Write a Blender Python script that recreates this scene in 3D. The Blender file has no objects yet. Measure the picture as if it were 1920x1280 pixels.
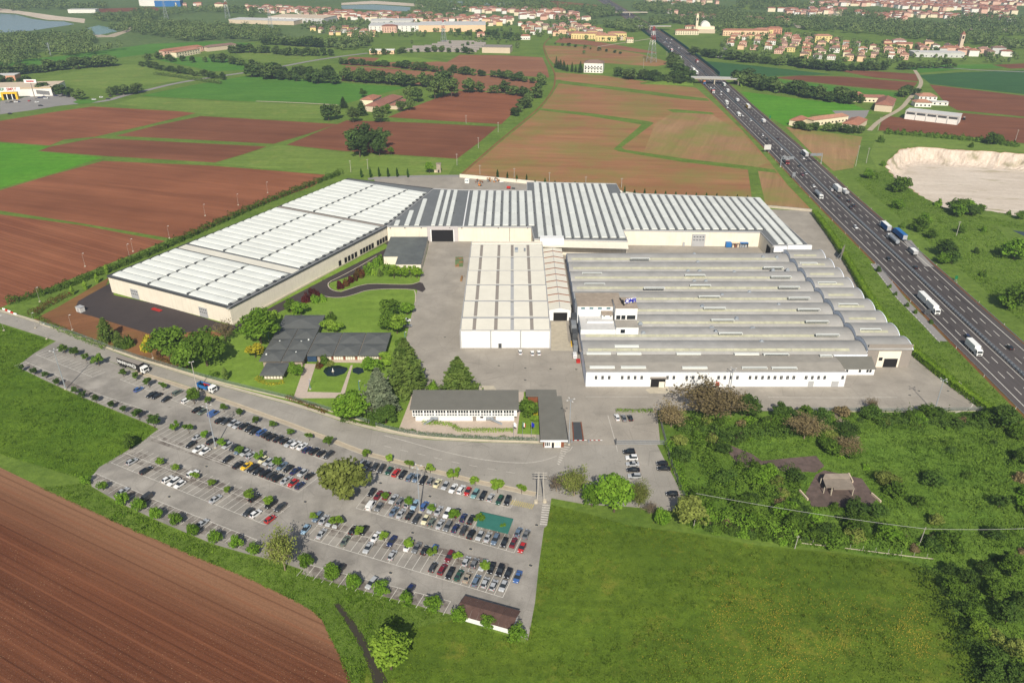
import bpy, bmesh, math, random
import numpy as np
from mathutils import Vector, Matrix
from mathutils.geometry import tessellate_polygon

# ------------------------------------------------------------------ camera, light, exposure
scene = bpy.context.scene
R = math.radians
CAM_H, CAM_T, CAM_F = 160.0, R(27.9), 1452.0        # height (m), tilt below the horizon, focal length in photo pixels
cam_data = bpy.data.cameras.new('camera')
cam = bpy.data.objects.new('camera', cam_data)
scene.collection.objects.link(cam)
cam.location = (0, 0, CAM_H)
cam.rotation_euler = (R(90) - CAM_T, 0, 0)
cam_data.sensor_width = 36.0
cam_data.lens = CAM_F / 1920 * 36.0
cam_data.clip_start = 1.0
cam_data.clip_end = 40000
scene.camera = cam

world = bpy.data.worlds.new('World')
scene.world = world
world.use_nodes = True
wn = world.node_tree
for n in list(wn.nodes):
    wn.nodes.remove(n)
sky = wn.nodes.new('ShaderNodeTexSky')
sky.sky_type = 'NISHITA'
sky.sun_disc = False
SUN_EL = 39.0
sky.sun_elevation = R(SUN_EL)
sky.sun_rotation = R(180)
sky.air_density = 1.2
sky.dust_density = 2.0
bgn = wn.nodes.new('ShaderNodeBackground')
bgn.inputs['Strength'].default_value = 0.074
wo = wn.nodes.new('ShaderNodeOutputWorld')
wn.links.new(sky.outputs[0], bgn.inputs[0])
wn.links.new(bgn.outputs[0], wo.inputs[0])

sd = bpy.data.lights.new('sun', 'SUN')
sd.energy = 5.0
sd.angle = R(0.5)
sd.color = (1.0, 0.94, 0.835)
sun = bpy.data.objects.new('sun', sd)
scene.collection.objects.link(sun)
sun.rotation_euler = (R(90 - SUN_EL), 0, R(1.2))
sun.location = (0, -200, 400)

vs = scene.view_settings
vs.view_transform = 'Standard'
vs.look = 'None'
vs.exposure = 0.12
vs.gamma = 1.0
vs.use_curve_mapping = False
scene.cycles.max_bounces = 5
scene.cycles.diffuse_bounces = 2
scene.cycles.glossy_bounces = 2
scene.cycles.transmission_bounces = 2
scene.cycles.transparent_max_bounces = 8
scene.cycles.volume_bounces = 0

random.seed(7)
rng = np.random.default_rng(7)
col = scene.collection

# ------------------------------------------------------------------ survey helper: photo pixel -> point of the ground plan
def G(px, py, z=0.0):
    u = (px - 960) / CAM_F
    v = (py - 640) / CAM_F
    dy = math.cos(CAM_T) - v * math.sin(CAM_T)
    dz = -math.sin(CAM_T) - v * math.cos(CAM_T)
    t = (z - CAM_H) / dz
    return (u * t, dy * t)
def GP(pts, z=0.0):
    return [G(x, y, z) for x, y in pts]
def crop(x0, y0, s):
    return lambda x, y: (x0 + x / s, y0 + y / s)
def mpp(x, y):
    """metres per photo pixel across the line of sight at a ground point"""
    return (y * math.cos(CAM_T) + CAM_H * math.sin(CAM_T)) / CAM_F

# ------------------------------------------------------------------ object helpers
def tag(o, label=None, cat=None, group=None, kind=None):
    if label: o['label'] = label
    if cat: o['category'] = cat
    if group: o['group'] = group
    if kind: o['kind'] = kind
    return o
def thing(name, label, cat, loc=(0, 0, 0), rz=0.0, group=None, scale=None):
    o = bpy.data.objects.new(name, None)
    col.objects.link(o)
    o.location = loc if len(loc) == 3 else (loc[0], loc[1], 0)
    o.rotation_euler = (0, 0, rz)
    if scale is not None: o.scale = scale
    return tag(o, label, cat, group)
class MB:
    """collects faces, builds one mesh"""
    def __init__(s):
        s.v = []; s.f = []; s.m = []
    def add(s, vs_, fs, mi=0):
        b = len(s.v)
        s.v.extend(vs_)
        for f in fs:
            s.f.append(tuple(b + i for i in f)); s.m.append(mi)
        return s
    def box(s, x0, x1, y0, y1, z0, z1, mi=0):
        return s.add([(x0,y0,z0),(x1,y0,z0),(x1,y1,z0),(x0,y1,z0),(x0,y0,z1),(x1,y0,z1),(x1,y1,z1),(x0,y1,z1)],
                     [(0,3,2,1),(4,5,6,7),(0,1,5,4),(1,2,6,5),(2,3,7,6),(3,0,4,7)], mi)
    def obox(s, c, L, W, z0, z1, a, mi=0):
        ca, sa = math.cos(a), math.sin(a)
        P = []
        for z in (z0, z1):
            for dx, dy in ((-L/2,-W/2),(L/2,-W/2),(L/2,W/2),(-L/2,W/2)):
                P.append((c[0]+dx*ca-dy*sa, c[1]+dx*sa+dy*ca, z))
        return s.add(P, [(0,3,2,1),(4,5,6,7),(0,1,5,4),(1,2,6,5),(2,3,7,6),(3,0,4,7)], mi)
    def prism(s, poly, z0, z1, mi=0, bottom=False):
        if area(poly) < 0: poly = poly[::-1]
        n = len(poly)
        vs_ = [(p[0],p[1],z0) for p in poly] + [(p[0],p[1],z1) for p in poly]
        fs = [(i,(i+1)%n,n+(i+1)%n,n+i) for i in range(n)] + [tuple(range(n,2*n))]
        if bottom: fs.append(tuple(range(n-1,-1,-1)))
        return s.add(vs_, fs, mi)
    def sheet(s, poly, z, mi=0):
        if area(poly) < 0: poly = poly[::-1]
        return s.add([(p[0],p[1],z) for p in poly], [tuple(range(len(poly)))], mi)
    def walls(s, poly, z0, z1, mi=0):
        if area(poly) < 0: poly = poly[::-1]
        n = len(poly)
        return s.add([(p[0],p[1],z0) for p in poly]+[(p[0],p[1],z1) for p in poly], [(i,(i+1)%n,n+(i+1)%n,n+i) for i in range(n)], mi)
    def tube(s, p0, p1, r0, r1=None, n=6, mi=0, cap=True):
        r1 = r0 if r1 is None else r1
        p0 = Vector(p0); p1 = Vector(p1)
        d = (p1-p0).normalized()
        a = d.orthogonal().normalized(); b = d.cross(a)
        vs_ = []
        for p, r in ((p0,r0),(p1,r1)):
            for i in range(n):
                t = 2*math.pi*i/n
                vs_.append(tuple(p + a*(r*math.cos(t)) + b*(r*math.sin(t))))
        fs = [(i,(i+1)%n,n+(i+1)%n,n+i) for i in range(n)]
        if cap: fs += [tuple(range(n-1,-1,-1)), tuple(range(n,2*n))]
        return s.add(vs_, fs, mi)
    def build(s, name, mats, parent=None, loc=None, rz=0.0, smooth=False):
        me = bpy.data.meshes.new(name)
        me.from_pydata(s.v, [], s.f)
        if not isinstance(mats, (list, tuple)): mats = [mats]
        for m in mats: me.materials.append(m)
        if len(mats) > 1: me.polygons.foreach_set('material_index', s.m)
        if smooth: me.polygons.foreach_set('use_smooth', [True]*len(s.f))
        me.update()
        return link(name, me, parent, loc, rz)
def link(name, me, parent=None, loc=None, rz=0.0):
    o = bpy.data.objects.new(name, me)
    col.objects.link(o)
    if parent is not None: o.parent = parent
    if loc is not None: o.location = loc if len(loc) == 3 else (loc[0], loc[1], 0)
    if rz: o.rotation_euler = (0, 0, rz)
    return o
def set_mat(o, m, slot=0):
    o.material_slots[slot].link = 'OBJECT'
    o.material_slots[slot].material = m
def copy_tree(src, kids, parent=None):
    c = src.copy(); col.objects.link(c)
    if parent is not None: c.parent = parent
    for k in kids.get(src, ()): copy_tree(k, kids, c)
    return c
def area(p):
    return 0.5*sum(p[i][0]*p[(i+1)%len(p)][1]-p[(i+1)%len(p)][0]*p[i][1] for i in range(len(p)))
def inside(p, poly):
    x, y = p[0], p[1]; c = False; n = len(poly); j = n-1
    for i in range(n):
        xi, yi = poly[i][0], poly[i][1]; xj, yj = poly[j][0], poly[j][1]
        if (yi > y) != (yj > y) and x < (xj-xi)*(y-yi)/(yj-yi)+xi: c = not c
        j = i
    return c
def along(pts, step):
    """points every `step` metres on a polyline, with heading"""
    out = []; carry = 0.0
    for a, b in zip(pts[:-1], pts[1:]):
        L = math.hypot(b[0]-a[0], b[1]-a[1]); h = math.atan2(b[1]-a[1], b[0]-a[0])
        t = carry
        while t < L:
            out.append((a[0]+(b[0]-a[0])*t/L, a[1]+(b[1]-a[1])*t/L, h)); t += step
        carry = t - L
    return out
def smooth_line(pts, n=3):
    for _ in range(n):
        q = [pts[0]]
        for a, b in zip(pts[:-1], pts[1:]):
            q.append((a[0]*.75+b[0]*.25, a[1]*.75+b[1]*.25)); q.append((a[0]*.25+b[0]*.75, a[1]*.25+b[1]*.75))
        q.append(pts[-1]); pts = q
    return pts
def offset(pts, d):
    """polyline shifted to its left by d"""
    out = []
    for i, p in enumerate(pts):
        a = pts[max(i-1,0)]; b = pts[min(i+1,len(pts)-1)]
        L = math.hypot(b[0]-a[0], b[1]-a[1]) or 1
        out.append((p[0]-(b[1]-a[1])/L*d, p[1]+(b[0]-a[0])/L*d))
    return out
def ribbon(mb, pts, d0, d1, z, mi=0):
    A = offset(pts, d0); B = offset(pts, d1); n = len(pts)
    mb.add([(p[0],p[1],z) for p in A]+[(p[0],p[1],z) for p in B], [(i,i+1,n+i+1,n+i) if d1 > d0 else (n+i,n+i+1,i+1,i) for i in range(n-1)], mi)
def strip_solid(mb, pts, d0, d1, z0, z1, mi=0):
    A = offset(pts, d0); B = offset(pts, d1); n = len(pts)
    for i in range(n-1):
        P = [A[i], A[i+1], B[i+1], B[i]]
        mb.add([(p[0],p[1],z0) for p in P]+[(p[0],p[1],z1) for p in P], [(4,5,6,7),(0,1,5,4),(1,2,6,5),(2,3,7,6),(3,0,4,7)], mi)

# ------------------------------------------------------------------ materials
class NT:
    def __init__(s, name):
        s.m = bpy.data.materials.new(name); s.m.use_nodes = True
        s.t = s.m.node_tree; s.t.nodes.clear()
        s.out = s.t.nodes.new('ShaderNodeOutputMaterial')
    def n(s, typ, **kw):
        nd = s.t.nodes.new(typ)
        for k, v in kw.items():
            if hasattr(nd, k): setattr(nd, k, v)
        return nd
    def l(s, a, b): s.t.links.new(a, b)
    def pos(s, obj=False):
        if obj: return s.n('ShaderNodeTexCoord').outputs['Object']
        return s.n('ShaderNodeNewGeometry').outputs['Position']
    def mapping(s, vec, scale=(1,1,1), rz=0.0):
        m = s.n('ShaderNodeMapping', vector_type='POINT')
        m.inputs['Rotation'].default_value = (0, 0, rz)
        m.inputs['Scale'].default_value = scale
        s.l(vec, m.inputs['Vector']); return m.outputs[0]
    def noise(s, vec, scale, detail=4, rough=.55):
        n = s.n('ShaderNodeTexNoise')
        n.inputs['Scale'].default_value = scale; n.inputs['Detail'].default_value = detail
        n.inputs['Roughness'].default_value = rough
        s.l(vec, n.inputs['Vector']); return n.outputs['Fac']
    def ramp(s, fac, stops):
        r = s.n('ShaderNodeValToRGB'); e = r.color_ramp.elements
        while len(e) < len(stops): e.new(0.5)
        for i, (p, c) in enumerate(stops):
            e[i].position = p
            if not isinstance(c, (tuple, list)): c = (c, c, c)
            e[i].color = (*c[:3], 1)
        s.l(fac, r.inputs[0]); return r.outputs[0]
    def mix(s, fac, a, b, mode='MIX'):
        m = s.n('ShaderNodeMix', data_type='RGBA', blend_type=mode)
        for sock, v in ((m.inputs[0], fac), (m.inputs[6], a), (m.inputs[7], b)):
            if hasattr(v, 'is_linked') or hasattr(v, 'node'): s.l(v, sock)
            elif isinstance(v, (tuple, list)): sock.default_value = (*v[:3], 1)
            else: sock.default_value = v
        return m.outputs[2]
    def math(s, op, a, b=None):
        m = s.n('ShaderNodeMath', operation=op)
        for i, v in enumerate((a, b)):
            if v is None: continue
            if hasattr(v, 'node'): s.l(v, m.inputs[i])
            else: m.inputs[i].default_value = v
        return m.outputs[0]
    def bump(s, h, strength, dist):
        b = s.n('ShaderNodeBump'); b.inputs['Strength'].default_value = strength; b.inputs['Distance'].default_value = dist
        s.l(h, b.inputs['Height']); return b.outputs[0]
    def bsdf(s, colr, rough=.8, metal=0.0, normal=None, spec=.3):
        b = s.n('ShaderNodeBsdfPrincipled')
        if hasattr(colr, 'node'): s.l(colr, b.inputs['Base Color'])
        else: b.inputs['Base Color'].default_value = (*colr[:3], 1)
        if hasattr(rough, 'node'): s.l(rough, b.inputs['Roughness'])
        else: b.inputs['Roughness'].default_value = rough
        b.inputs['Metallic'].default_value = metal
        b.inputs['Specular IOR Level'].default_value = spec
        if normal is not None: s.l(normal, b.inputs['Normal'])
        s.l(b.outputs[0], s.out.inputs[0]); return b
def srgb(r, g, b):
    f = lambda c: (c/255/12.92) if c/255 <= .04045 else ((c/255+.055)/1.055)**2.4
    return (f(r), f(g), f(b))
def plain(name, c, rough=.7, var=.12, scale=.6, metal=0.0, spec=.3, obj=False, dirt=None, streak=0.0, piece=0.0):
    """painted or built surface: base colour with blotches, faint streaks and dirt"""
    t = NT(name); p = t.pos(obj)
    n1 = t.noise(p, scale, 5); n2 = t.noise(p, scale*.13, 4)
    lo = tuple(x*(1-var) for x in c); hi = tuple(min(1, x*(1+var*.6)) for x in c)
    k = t.mix(t.ramp(n1, [(.3, 0.0), (.7, 1.0)]), lo, hi)
    k = t.mix(t.math('MULTIPLY', t.ramp(n2, [(.45, 0.0), (.75, 1.0)]), .5), k, dirt or tuple(x*(1-1.6*var) for x in c))
    if streak:
        sv = t.noise(t.mapping(p, (1.1, 1.1, .06)), 1.0, 4, .65)
        k = t.mix(t.math('MULTIPLY', t.ramp(sv, [(.48, 0.0), (.72, 1.0)]), streak), k, tuple(x*.55 for x in c))
    if piece:
        oi = t.n('ShaderNodeObjectInfo')
        k = t.mix(1.0, k, t.ramp(oi.outputs['Random'], [(0, 1-piece), (1, 1.0)]), 'MULTIPLY')
    t.bsdf(k, rough, metal, None, spec); return t.m
def asphalt(name, c, patch=.35, scale=1.0, cracks=True):
    t = NT(name); p = t.pos()
    f = t.noise(p, 3.0*scale, 6, .7); m_ = t.noise(p, .11*scale, 5); b = t.noise(p, .022*scale, 4)
    k = t.mix(t.ramp(m_, [(.32, 0.0), (.68, 1.0)]), tuple(x*(1-patch*.5) for x in c), tuple(x*(1+patch*.25) for x in c))
    k = t.mix(t.ramp(b, [(.4, 0.0), (.65, .5)]), k, tuple(x*(1-patch*.6) for x in c))
    k = t.mix(.28, k, t.ramp(f, [(.3, .35), (.7, 1.0)]), 'MULTIPLY')
    st = t.noise(t.mapping(p, (.9, .05, 1), .45), 1.0, 4)
    sb = t.noise(t.mapping(p, (.10, .22, 1), .42), 1.0, 6, .75)
    k = t.mix(t.math('MULTIPLY', t.ramp(sb, [(.60, 0.0), (.70, 1.0)]), patch), k, tuple(x*.42 for x in c))
    k = t.mix(t.ramp(st, [(.6, 0.0), (.78, .35)]), k, tuple(x*.55 for x in c))
    if cracks:
        vor = t.n('ShaderNodeTexVoronoi', feature='DISTANCE_TO_EDGE'); vor.inputs['Scale'].default_value = .09
        t.l(p, vor.inputs['Vector'])
        k = t.mix(t.ramp(vor.outputs['Distance'], [(.0, .35), (.012, 0.0)]), k, tuple(x*.45 for x in c))
        sp = t.noise(p, .5, 2)
        k = t.mix(t.ramp(sp, [(.70, 0.0), (.76, .5)]), k, tuple(x*.4 for x in c))
    t.bsdf(k, .9, 0, t.bump(f, .25, .03), .2); return t.m
def grass(name, dark, mid, light, scale=1.0, bump=.6, dry=None):
    t = NT(name); p = t.pos()
    a = t.noise(p, .035*scale, 5, .6); b = t.noise(p, .35*scale, 6, .7); c = t.noise(p, 2.2*scale, 5, .8)
    k = t.mix(t.ramp(a, [(.3, 0.0), (.7, 1.0)]), mid, light)
    big = t.noise(p, .011*scale, 4, .6)
    k = t.mix(.3, k, t.ramp(big, [(.3, .68), (.7, 1.22)]), 'MULTIPLY')
    k = t.mix(t.ramp(b, [(.33, .6), (.6, 0.0)]), k, dark)
    k = t.mix(.55, k, t.ramp(c, [(.25, .35), (.75, 1.35)]), 'MULTIPLY')
    ms = t.noise(t.mapping(p, (.02, .16, 1), R(28)), 1.0, 4, .6)
    k = t.mix(.35, k, t.ramp(ms, [(.3, .55), (.7, 1.3)]), 'MULTIPLY')
    if dry:
        d = t.noise(p, .09*scale, 5, .7)
        k = t.mix(t.ramp(d, [(.56, 0.0), (.72, .8)]), k, dry)
    h = t.math('ADD', t.math('MULTIPLY', b, 1.0), t.math('MULTIPLY', c, .45))
    t.bsdf(k, .9, 0, t.bump(h, bump, .5), .15); return t.m
def soil(name, c1, c2, ang, furrow=.8, tram=None, greenish=None, green_amt=.5, speck=None, dry_edge=None):
    """ploughed or sown field: streaks along the furrows at `ang`, dry patches, optional tramlines"""
    t = NT(name); p = t.pos()
    q = t.mapping(p, (1, 1, 1), -ang)
    st = t.noise(t.mapping(q, (.012, furrow, 1)), 1.0, 5, .75)
    wide = t.noise(t.mapping(q, (.004, .06, 1)), 1.0, 4, .6)
    pat = t.noise(p, .012, 5, .6)
    fine = t.noise(p, 1.5, 5, .8)
    k = t.mix(t.ramp(pat, [(.32, 0.0), (.66, 1.0)]), c1, c2)
    k = t.mix(t.ramp(wide, [(.35, .55), (.65, 0.0)]), k, tuple(x*.72 for x in c1))
    k = t.mix(.55, k, t.ramp(st, [(.25, .55), (.75, 1.25)]), 'MULTIPLY')
    k = t.mix(.45, k, t.ramp(fine, [(.3, .55), (.72, 1.3)]), 'MULTIPLY')
    if greenish:
        g = t.noise(p, .018, 5, .65)
        k = t.mix(t.math('MULTIPLY', t.ramp(g, [(.42, 0.0), (.66, 1.0)]), green_amt), k, greenish)
    if speck:
        s_ = t.noise(p, 2.6, 2, .5)
        s2 = t.noise(p, .05, 3)
        k = t.mix(t.math('MULTIPLY', t.ramp(s_, [(.66, 0.0), (.72, .85)]), t.ramp(s2, [(.35, .2), (.6, 1.0)])), k, speck)
    if dry_edge:
        sx = t.n('ShaderNodeSeparateXYZ'); t.l(q, sx.inputs[0])
        ed = t.math('ADD', t.math('MULTIPLY', t.math('SUBTRACT', sx.outputs['Y'], dry_edge[0]), 1/dry_edge[1]), t.math('MULTIPLY', t.math('SUBTRACT', wide, .5), 1.6))
        k = t.mix(t.math('MULTIPLY', t.ramp(ed, [(0.0, 0.0), (1.0, 1.0)]), .75), k, t.mix(.6, dry_edge[2], t.ramp(fine, [(.3, .6), (.72, 1.25)]), 'MULTIPLY'))
    if tram:
        w = t.n('ShaderNodeTexWave', wave_type='BANDS', bands_direction='Y', wave_profile='SIN')
        w.inputs['Scale'].default_value = 2*math.pi/tram/20*1.0
        w.inputs['Distortion'].default_value = .6; w.inputs['Detail'].default_value = 2; w.inputs['Detail Scale'].default_value = .02
        t.l(q, w.inputs['Vector'])
        w2 = t.n('ShaderNodeTexWave', wave_type='BANDS', bands_direction='Y', wave_profile='SIN')
        w2.inputs['Scale'].default_value = 2*math.pi/(tram/4.0)/20; w2.inputs['Distortion'].default_value = 1.2; w2.inputs['Detail'].default_value = 3; w2.inputs['Detail Scale'].default_value = .05
        t.l(q, w2.inputs['Vector'])
        k = t.mix(.5, k, t.ramp(w2.outputs['Fac'], [(.0, .78), (.25, .99), (1.0, 1.05)]), 'MULTIPLY')
        k = t.mix(t.ramp(w.outputs['Fac'], [(.97, 0.0), (.998, .42)]), k, tuple(min(1, x*1.2) for x in c2))
        k = t.mix(t.ramp(w.outputs['Fac'], [(.0, .4), (.012, 0.0)]), k, tuple(x*.45 for x in c1))
    t.bsdf(k, .95, 0, t.bump(t.math('ADD', st, t.math('MULTIPLY', fine, .5)), .5, .25), .1); return t.m
def leaf(name, c1, c2, var=.35, scale=.45, dryc=None):
    t = NT(name); p = t.pos(True)
    n1 = t.noise(p, scale, 3); n2 = t.noise(p, scale*6, 2)
    oi = t.n('ShaderNodeObjectInfo')
    k = t.mix(t.ramp(n1, [(.32, 0.0), (.68, 1.0)]), c1, c2)
    k = t.mix(.6, k, t.ramp(n2, [(.3, .55), (.7, 1.25)]), 'MULTIPLY')
    k = t.mix(1.0, k, t.ramp(oi.outputs['Random'], [(0, 1-var), (1, 1+var*.5)]), 'MULTIPLY')
    b = t.bsdf(k, .75, 0, None, .15)
    tr = t.n('ShaderNodeBsdfTranslucent'); t.l(k, tr.inputs['Color'])
    mx = t.n('ShaderNodeMixShader'); mx.inputs[0].default_value = .25
    t.l(b.outputs[0], mx.inputs[1]); t.l(tr.outputs[0], mx.inputs[2]); t.l(mx.outputs[0], t.out.inputs[0])
    return t.m
def paint(name, c, rough=.35, spec=.5):
    t = NT(name); p = t.pos(True)
    n = t.noise(p, 3.0, 3)
    k = t.mix(t.ramp(n, [(.35, 0.0), (.7, 1.0)]), tuple(x*.93 for x in c), c)
    b = t.bsdf(k, rough, 0, None, spec)
    b.inputs['Coat Weight'].default_value = .5; b.inputs['Coat Roughness'].default_value = .12
    return t.m
def glass(name, c=(.012,.016,.02), rough=.08):
    t = NT(name)
    t.bsdf(c, rough, 0, None, .6); return t.m

M = {}
M['verge'] = grass('verge_grass', srgb(68,92,32), srgb(100,126,46), srgb(122,144,60))
M['far_land'] = grass('far_land', srgb(60,84,44), srgb(96,118,62), srgb(112,130,72), .35, .3)
M['meadow'] = grass('meadow_grass', srgb(58,86,20), srgb(86,118,30), srgb(112,138,42), 1.0, .6)
M['meadow_right'] = grass('meadow_right', srgb(60,84,22), srgb(88,114,32), srgb(112,132,42), 1.0, .6, srgb(130,128,50))
M['lawn'] = grass('lawn', srgb(92,120,40), srgb(112,142,50), srgb(130,156,62), .8, .12)
M['wheat'] = grass('young_wheat', srgb(66,112,34), srgb(80,128,40), srgb(94,138,48), .5, .15)
M['wheat_bright'] = grass('bright_wheat', srgb(66,120,20), srgb(82,142,26), srgb(100,154,38), .5, .15)
M['crop_dark'] = grass('dark_crop', srgb(48,84,44), srgb(56,98,52), srgb(66,106,56), .4, .15)
M['pasture'] = grass('pasture', srgb(92,116,44), srgb(112,136,56), srgb(126,146,66), .6, .2, srgb(138,140,74))
M['rough'] = grass('rough_ground', srgb(62,90,28), srgb(92,126,42), srgb(120,146,56), 1.2, .6)
M['pink_soil'] = soil('soil_upper', srgb(144,98,72), srgb(160,114,84), R(-5), .3)
M['soil_a'] = soil('soil_red', srgb(132,82,56), srgb(156,100,70), R(-18), .25)
M['soil_b'] = soil('soil_dark', srgb(120,76,54), srgb(142,92,66), R(-12), .3)
M['soil_tram'] = soil('soil_tram', srgb(134,82,57), srgb(154,100,71), R(-29), .35, 9.0)
M['soil_near'] = soil('soil_near', srgb(104,62,42), srgb(130,83,58), R(-27.5), 1.1, 7.5, None, .5, srgb(176,144,112), (88.0, 20.0, srgb(152,115,88)))
M['soil_tan'] = soil('soil_tan', srgb(156,111,76), srgb(170,126,88), R(-6), .25, None, srgb(122,124,62), .75)
M['soil_tan2'] = soil('soil_tan_two', srgb(164,124,88), srgb(168,136,98), R(70), .3, None, srgb(118,128,58), .85)
M['earth'] = soil('bare_earth', srgb(126,86,58), srgb(150,104,70), R(30), .2, None, srgb(120,116,56), .3)
M['lot'] = asphalt('lot_asphalt', srgb(164,158,149), .7)
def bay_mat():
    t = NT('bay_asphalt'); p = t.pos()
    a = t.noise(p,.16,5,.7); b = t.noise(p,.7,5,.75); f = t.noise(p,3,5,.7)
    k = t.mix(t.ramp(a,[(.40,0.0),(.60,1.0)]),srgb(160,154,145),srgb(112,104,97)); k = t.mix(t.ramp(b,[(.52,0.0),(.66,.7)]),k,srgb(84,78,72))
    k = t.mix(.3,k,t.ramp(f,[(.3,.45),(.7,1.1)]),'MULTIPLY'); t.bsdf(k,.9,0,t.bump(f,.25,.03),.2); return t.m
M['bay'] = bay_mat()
M['road'] = asphalt('road_asphalt', srgb(164,158,148), .35)
M['yard'] = asphalt('yard_asphalt', srgb(168,160,148), .4)
M['new_asphalt'] = asphalt('new_asphalt', srgb(74,66,64), .3, .8, False)
M['mway'] = None
M['country'] = asphalt('country_asphalt', srgb(150,146,142), .2, .6, False)
M['concrete'] = plain('concrete', srgb(186,176,156), .9, .15, .5)
M['path'] = plain('paving', srgb(188,172,156), .9, .1, .8)
M['sandfloor'] = plain('quarry_gravel', srgb(206,190,170), .95, .16, .05, dirt=srgb(160,150,112))
M['gravel'] = plain('gravel_track', srgb(178,164,142), .95, .15, .4)
M['white_line'] = plain('white_paint_line', srgb(214,210,200), .8, .2, 1.5)
M['pale_line'] = plain('worn_paint_line', srgb(196,190,180), .85, .25, 1.2)
M['yellow_line'] = plain('yellow_paint_line', srgb(198,178,84), .8, .2, 1.5)
M['white_wall'] = plain('white_render', srgb(228,228,226), .7, .05, .3, streak=.22)
M['cream_wall'] = plain('cream_panel', srgb(226,217,199), .75, .06, .25, streak=.25)
M['white_roof'] = plain('white_roof_sheet', srgb(222,224,217), .55, .08, .12, spec=.3, piece=.08)
M['cream_roof'] = plain('cream_roof_sheet', srgb(222,217,202), .6, .06, .25, piece=.05)
M['grey_roof'] = plain('grey_roof_sheet', srgb(112,114,114), .6, .12, .4, spec=.4)
M['vault'] = plain('fibre_cement', srgb(158,156,152), .8, .14, .2, dirt=srgb(132,128,121), piece=.06)
M['entrance_blue'] = plain('entrance_blue', srgb(44,66,92), .6, .1, .6)
M['vault_light'] = plain('vault_rooflight', srgb(178,176,152), .6, .2, .5)
M['flat_roof'] = plain('flat_roof_felt', srgb(158,152,142), .9, .12, .3)
M['brown_felt'] = plain('old_felt', srgb(162,148,132), .95, .2, .5)
M['annex_roof'] = plain('annex_bitumen', srgb(104,108,104), .8, .18, .25, dirt=srgb(60,62,72))
M['slate'] = plain('slate_roof', srgb(92,94,92), .8, .1, .4)
M['lodge_roof'] = plain('lodge_roof', srgb(112,110,102), .8, .1, .3)
M['shed_roof'] = plain('shed_roof', srgb(92,70,62), .85, .2, .6)
M['blue_grey'] = plain('blue_grey_steel', srgb(226,232,242), .6, .08, .4)
M['trim'] = plain('grey_trim', srgb(168,168,168), .6, .06, .6)
M['dark_trim'] = plain('dark_trim', srgb(74,76,78), .7, .1, .6)
M['dark'] = plain('dark_interior', srgb(30,28,28), .9, .2, .5)
M['pink_trim'] = plain('grey_portal', srgb(186,180,178), .75, .06, .4)
M['taupe'] = plain('taupe_panel', srgb(142,134,126), .8, .06, .5)
M['glass'] = glass('window_glass')
M['blue_glass'] = glass('blue_window', srgb(70,110,120), .15)
M['car_glass'] = glass('car_glass', (.02,.025,.03), .06)
M['tyre'] = plain('tyre', (.012,.012,.012), .9, .1, 3)
M['rim'] = plain('alloy', (.42,.42,.43), .35, .08, 3, .8)
M['lamp_clear'] = plain('headlamp', (.7,.72,.74), .15, .05, 3, 0, .6)
M['lamp_red'] = plain('tail_lamp', (.35,.015,.012), .25, .05, 3)
M['galv'] = plain('galvanised', srgb(166,172,178), .5, .08, 2, .3)
M['old_pole'] = plain('concrete_pole', srgb(172,166,158), .85, .1, 1)
M['wire_green'] = plain('mesh_fence', srgb(126,138,130), .7, .1, 1)
M['bark'] = plain('bark', srgb(92,78,64), .95, .2, 2, obj=True)
M['pale_bark'] = plain('pale_bark', srgb(140,126,104), .95, .2, 2, obj=True)
M['blue'] = plain('blue_paint', srgb(44,108,170), .5, .08, 1)
M['deep_blue'] = plain('sign_blue', srgb(34,40,160), .4, .04, 1)
M['red'] = plain('red_paint', srgb(176,44,38), .5, .08, 1)
M['orange'] = plain('orange_paint', srgb(220,130,40), .5, .08, 1)
M['yellow'] = plain('yellow_paint', srgb(232,184,40), .5, .06, 1)
M['green_paint'] = plain('green_paint', srgb(26,110,70), .5, .06, 1)
M['canvas_green'] = plain('green_canvas', srgb(52,110,98), .8, .1, .5)
M['wood'] = plain('timber', srgb(146,112,76), .9, .2, 1.5)
M['pallet_green'] = plain('pallet_green', srgb(104,122,82), .9, .25, 1.5)
M['rust'] = plain('rust', srgb(128,76,52), .9, .25, 1)
M['white_paint'] = plain('white_paint', srgb(234,234,230), .45, .04, .8)
M['grey_paint'] = plain('grey_paint', srgb(128,132,136), .5, .06, .8)
M['black_paint'] = plain('black_paint', srgb(34,32,32), .5, .06, .8)
M['rubble'] = plain('rubble', srgb(152,136,120), .95, .3, .8)
M['ruin'] = plain('ruin_slab', srgb(104,88,82), .95, .35, .5, dirt=srgb(70,62,50))
M['old_tile'] = plain('old_sheet', srgb(142,130,116), .9, .2, .6)
M['ochre'] = plain('dry_reed', srgb(176,150,74), .9, .2, .6)
for k, c in dict(terracotta=(164,112,90), terracotta_b=(148,102,86), terracotta_c=(176,130,106), brown_tile=(136,110,98), rose_tile=(158,122,110)).items():
    M[k] = plain('roof_'+k, srgb(*c), .9, .2, .7)
for k, c in dict(salmon=(220,180,160), peach=(232,196,160), cream=(230,216,186), house_yellow=(226,204,142), house_white=(232,228,220), coral=(206,150,124), stone=(206,188,164), pale_grey=(200,198,194)).items():
    M[k] = plain('wall_'+k, srgb(*c), .85, .08, .6)
L = {}
L['green'] = leaf('leaf_green', srgb(74,102,30), srgb(112,142,48))
L['fresh'] = leaf('leaf_fresh', srgb(112,146,40), srgb(150,178,66))
L['bright'] = leaf('leaf_bright', srgb(92,130,32), srgb(128,162,52))
L['deep'] = leaf('leaf_deep', srgb(60,86,32), srgb(94,120,48))
L['olive'] = leaf('leaf_olive', srgb(108,120,52), srgb(150,160,80))
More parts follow.
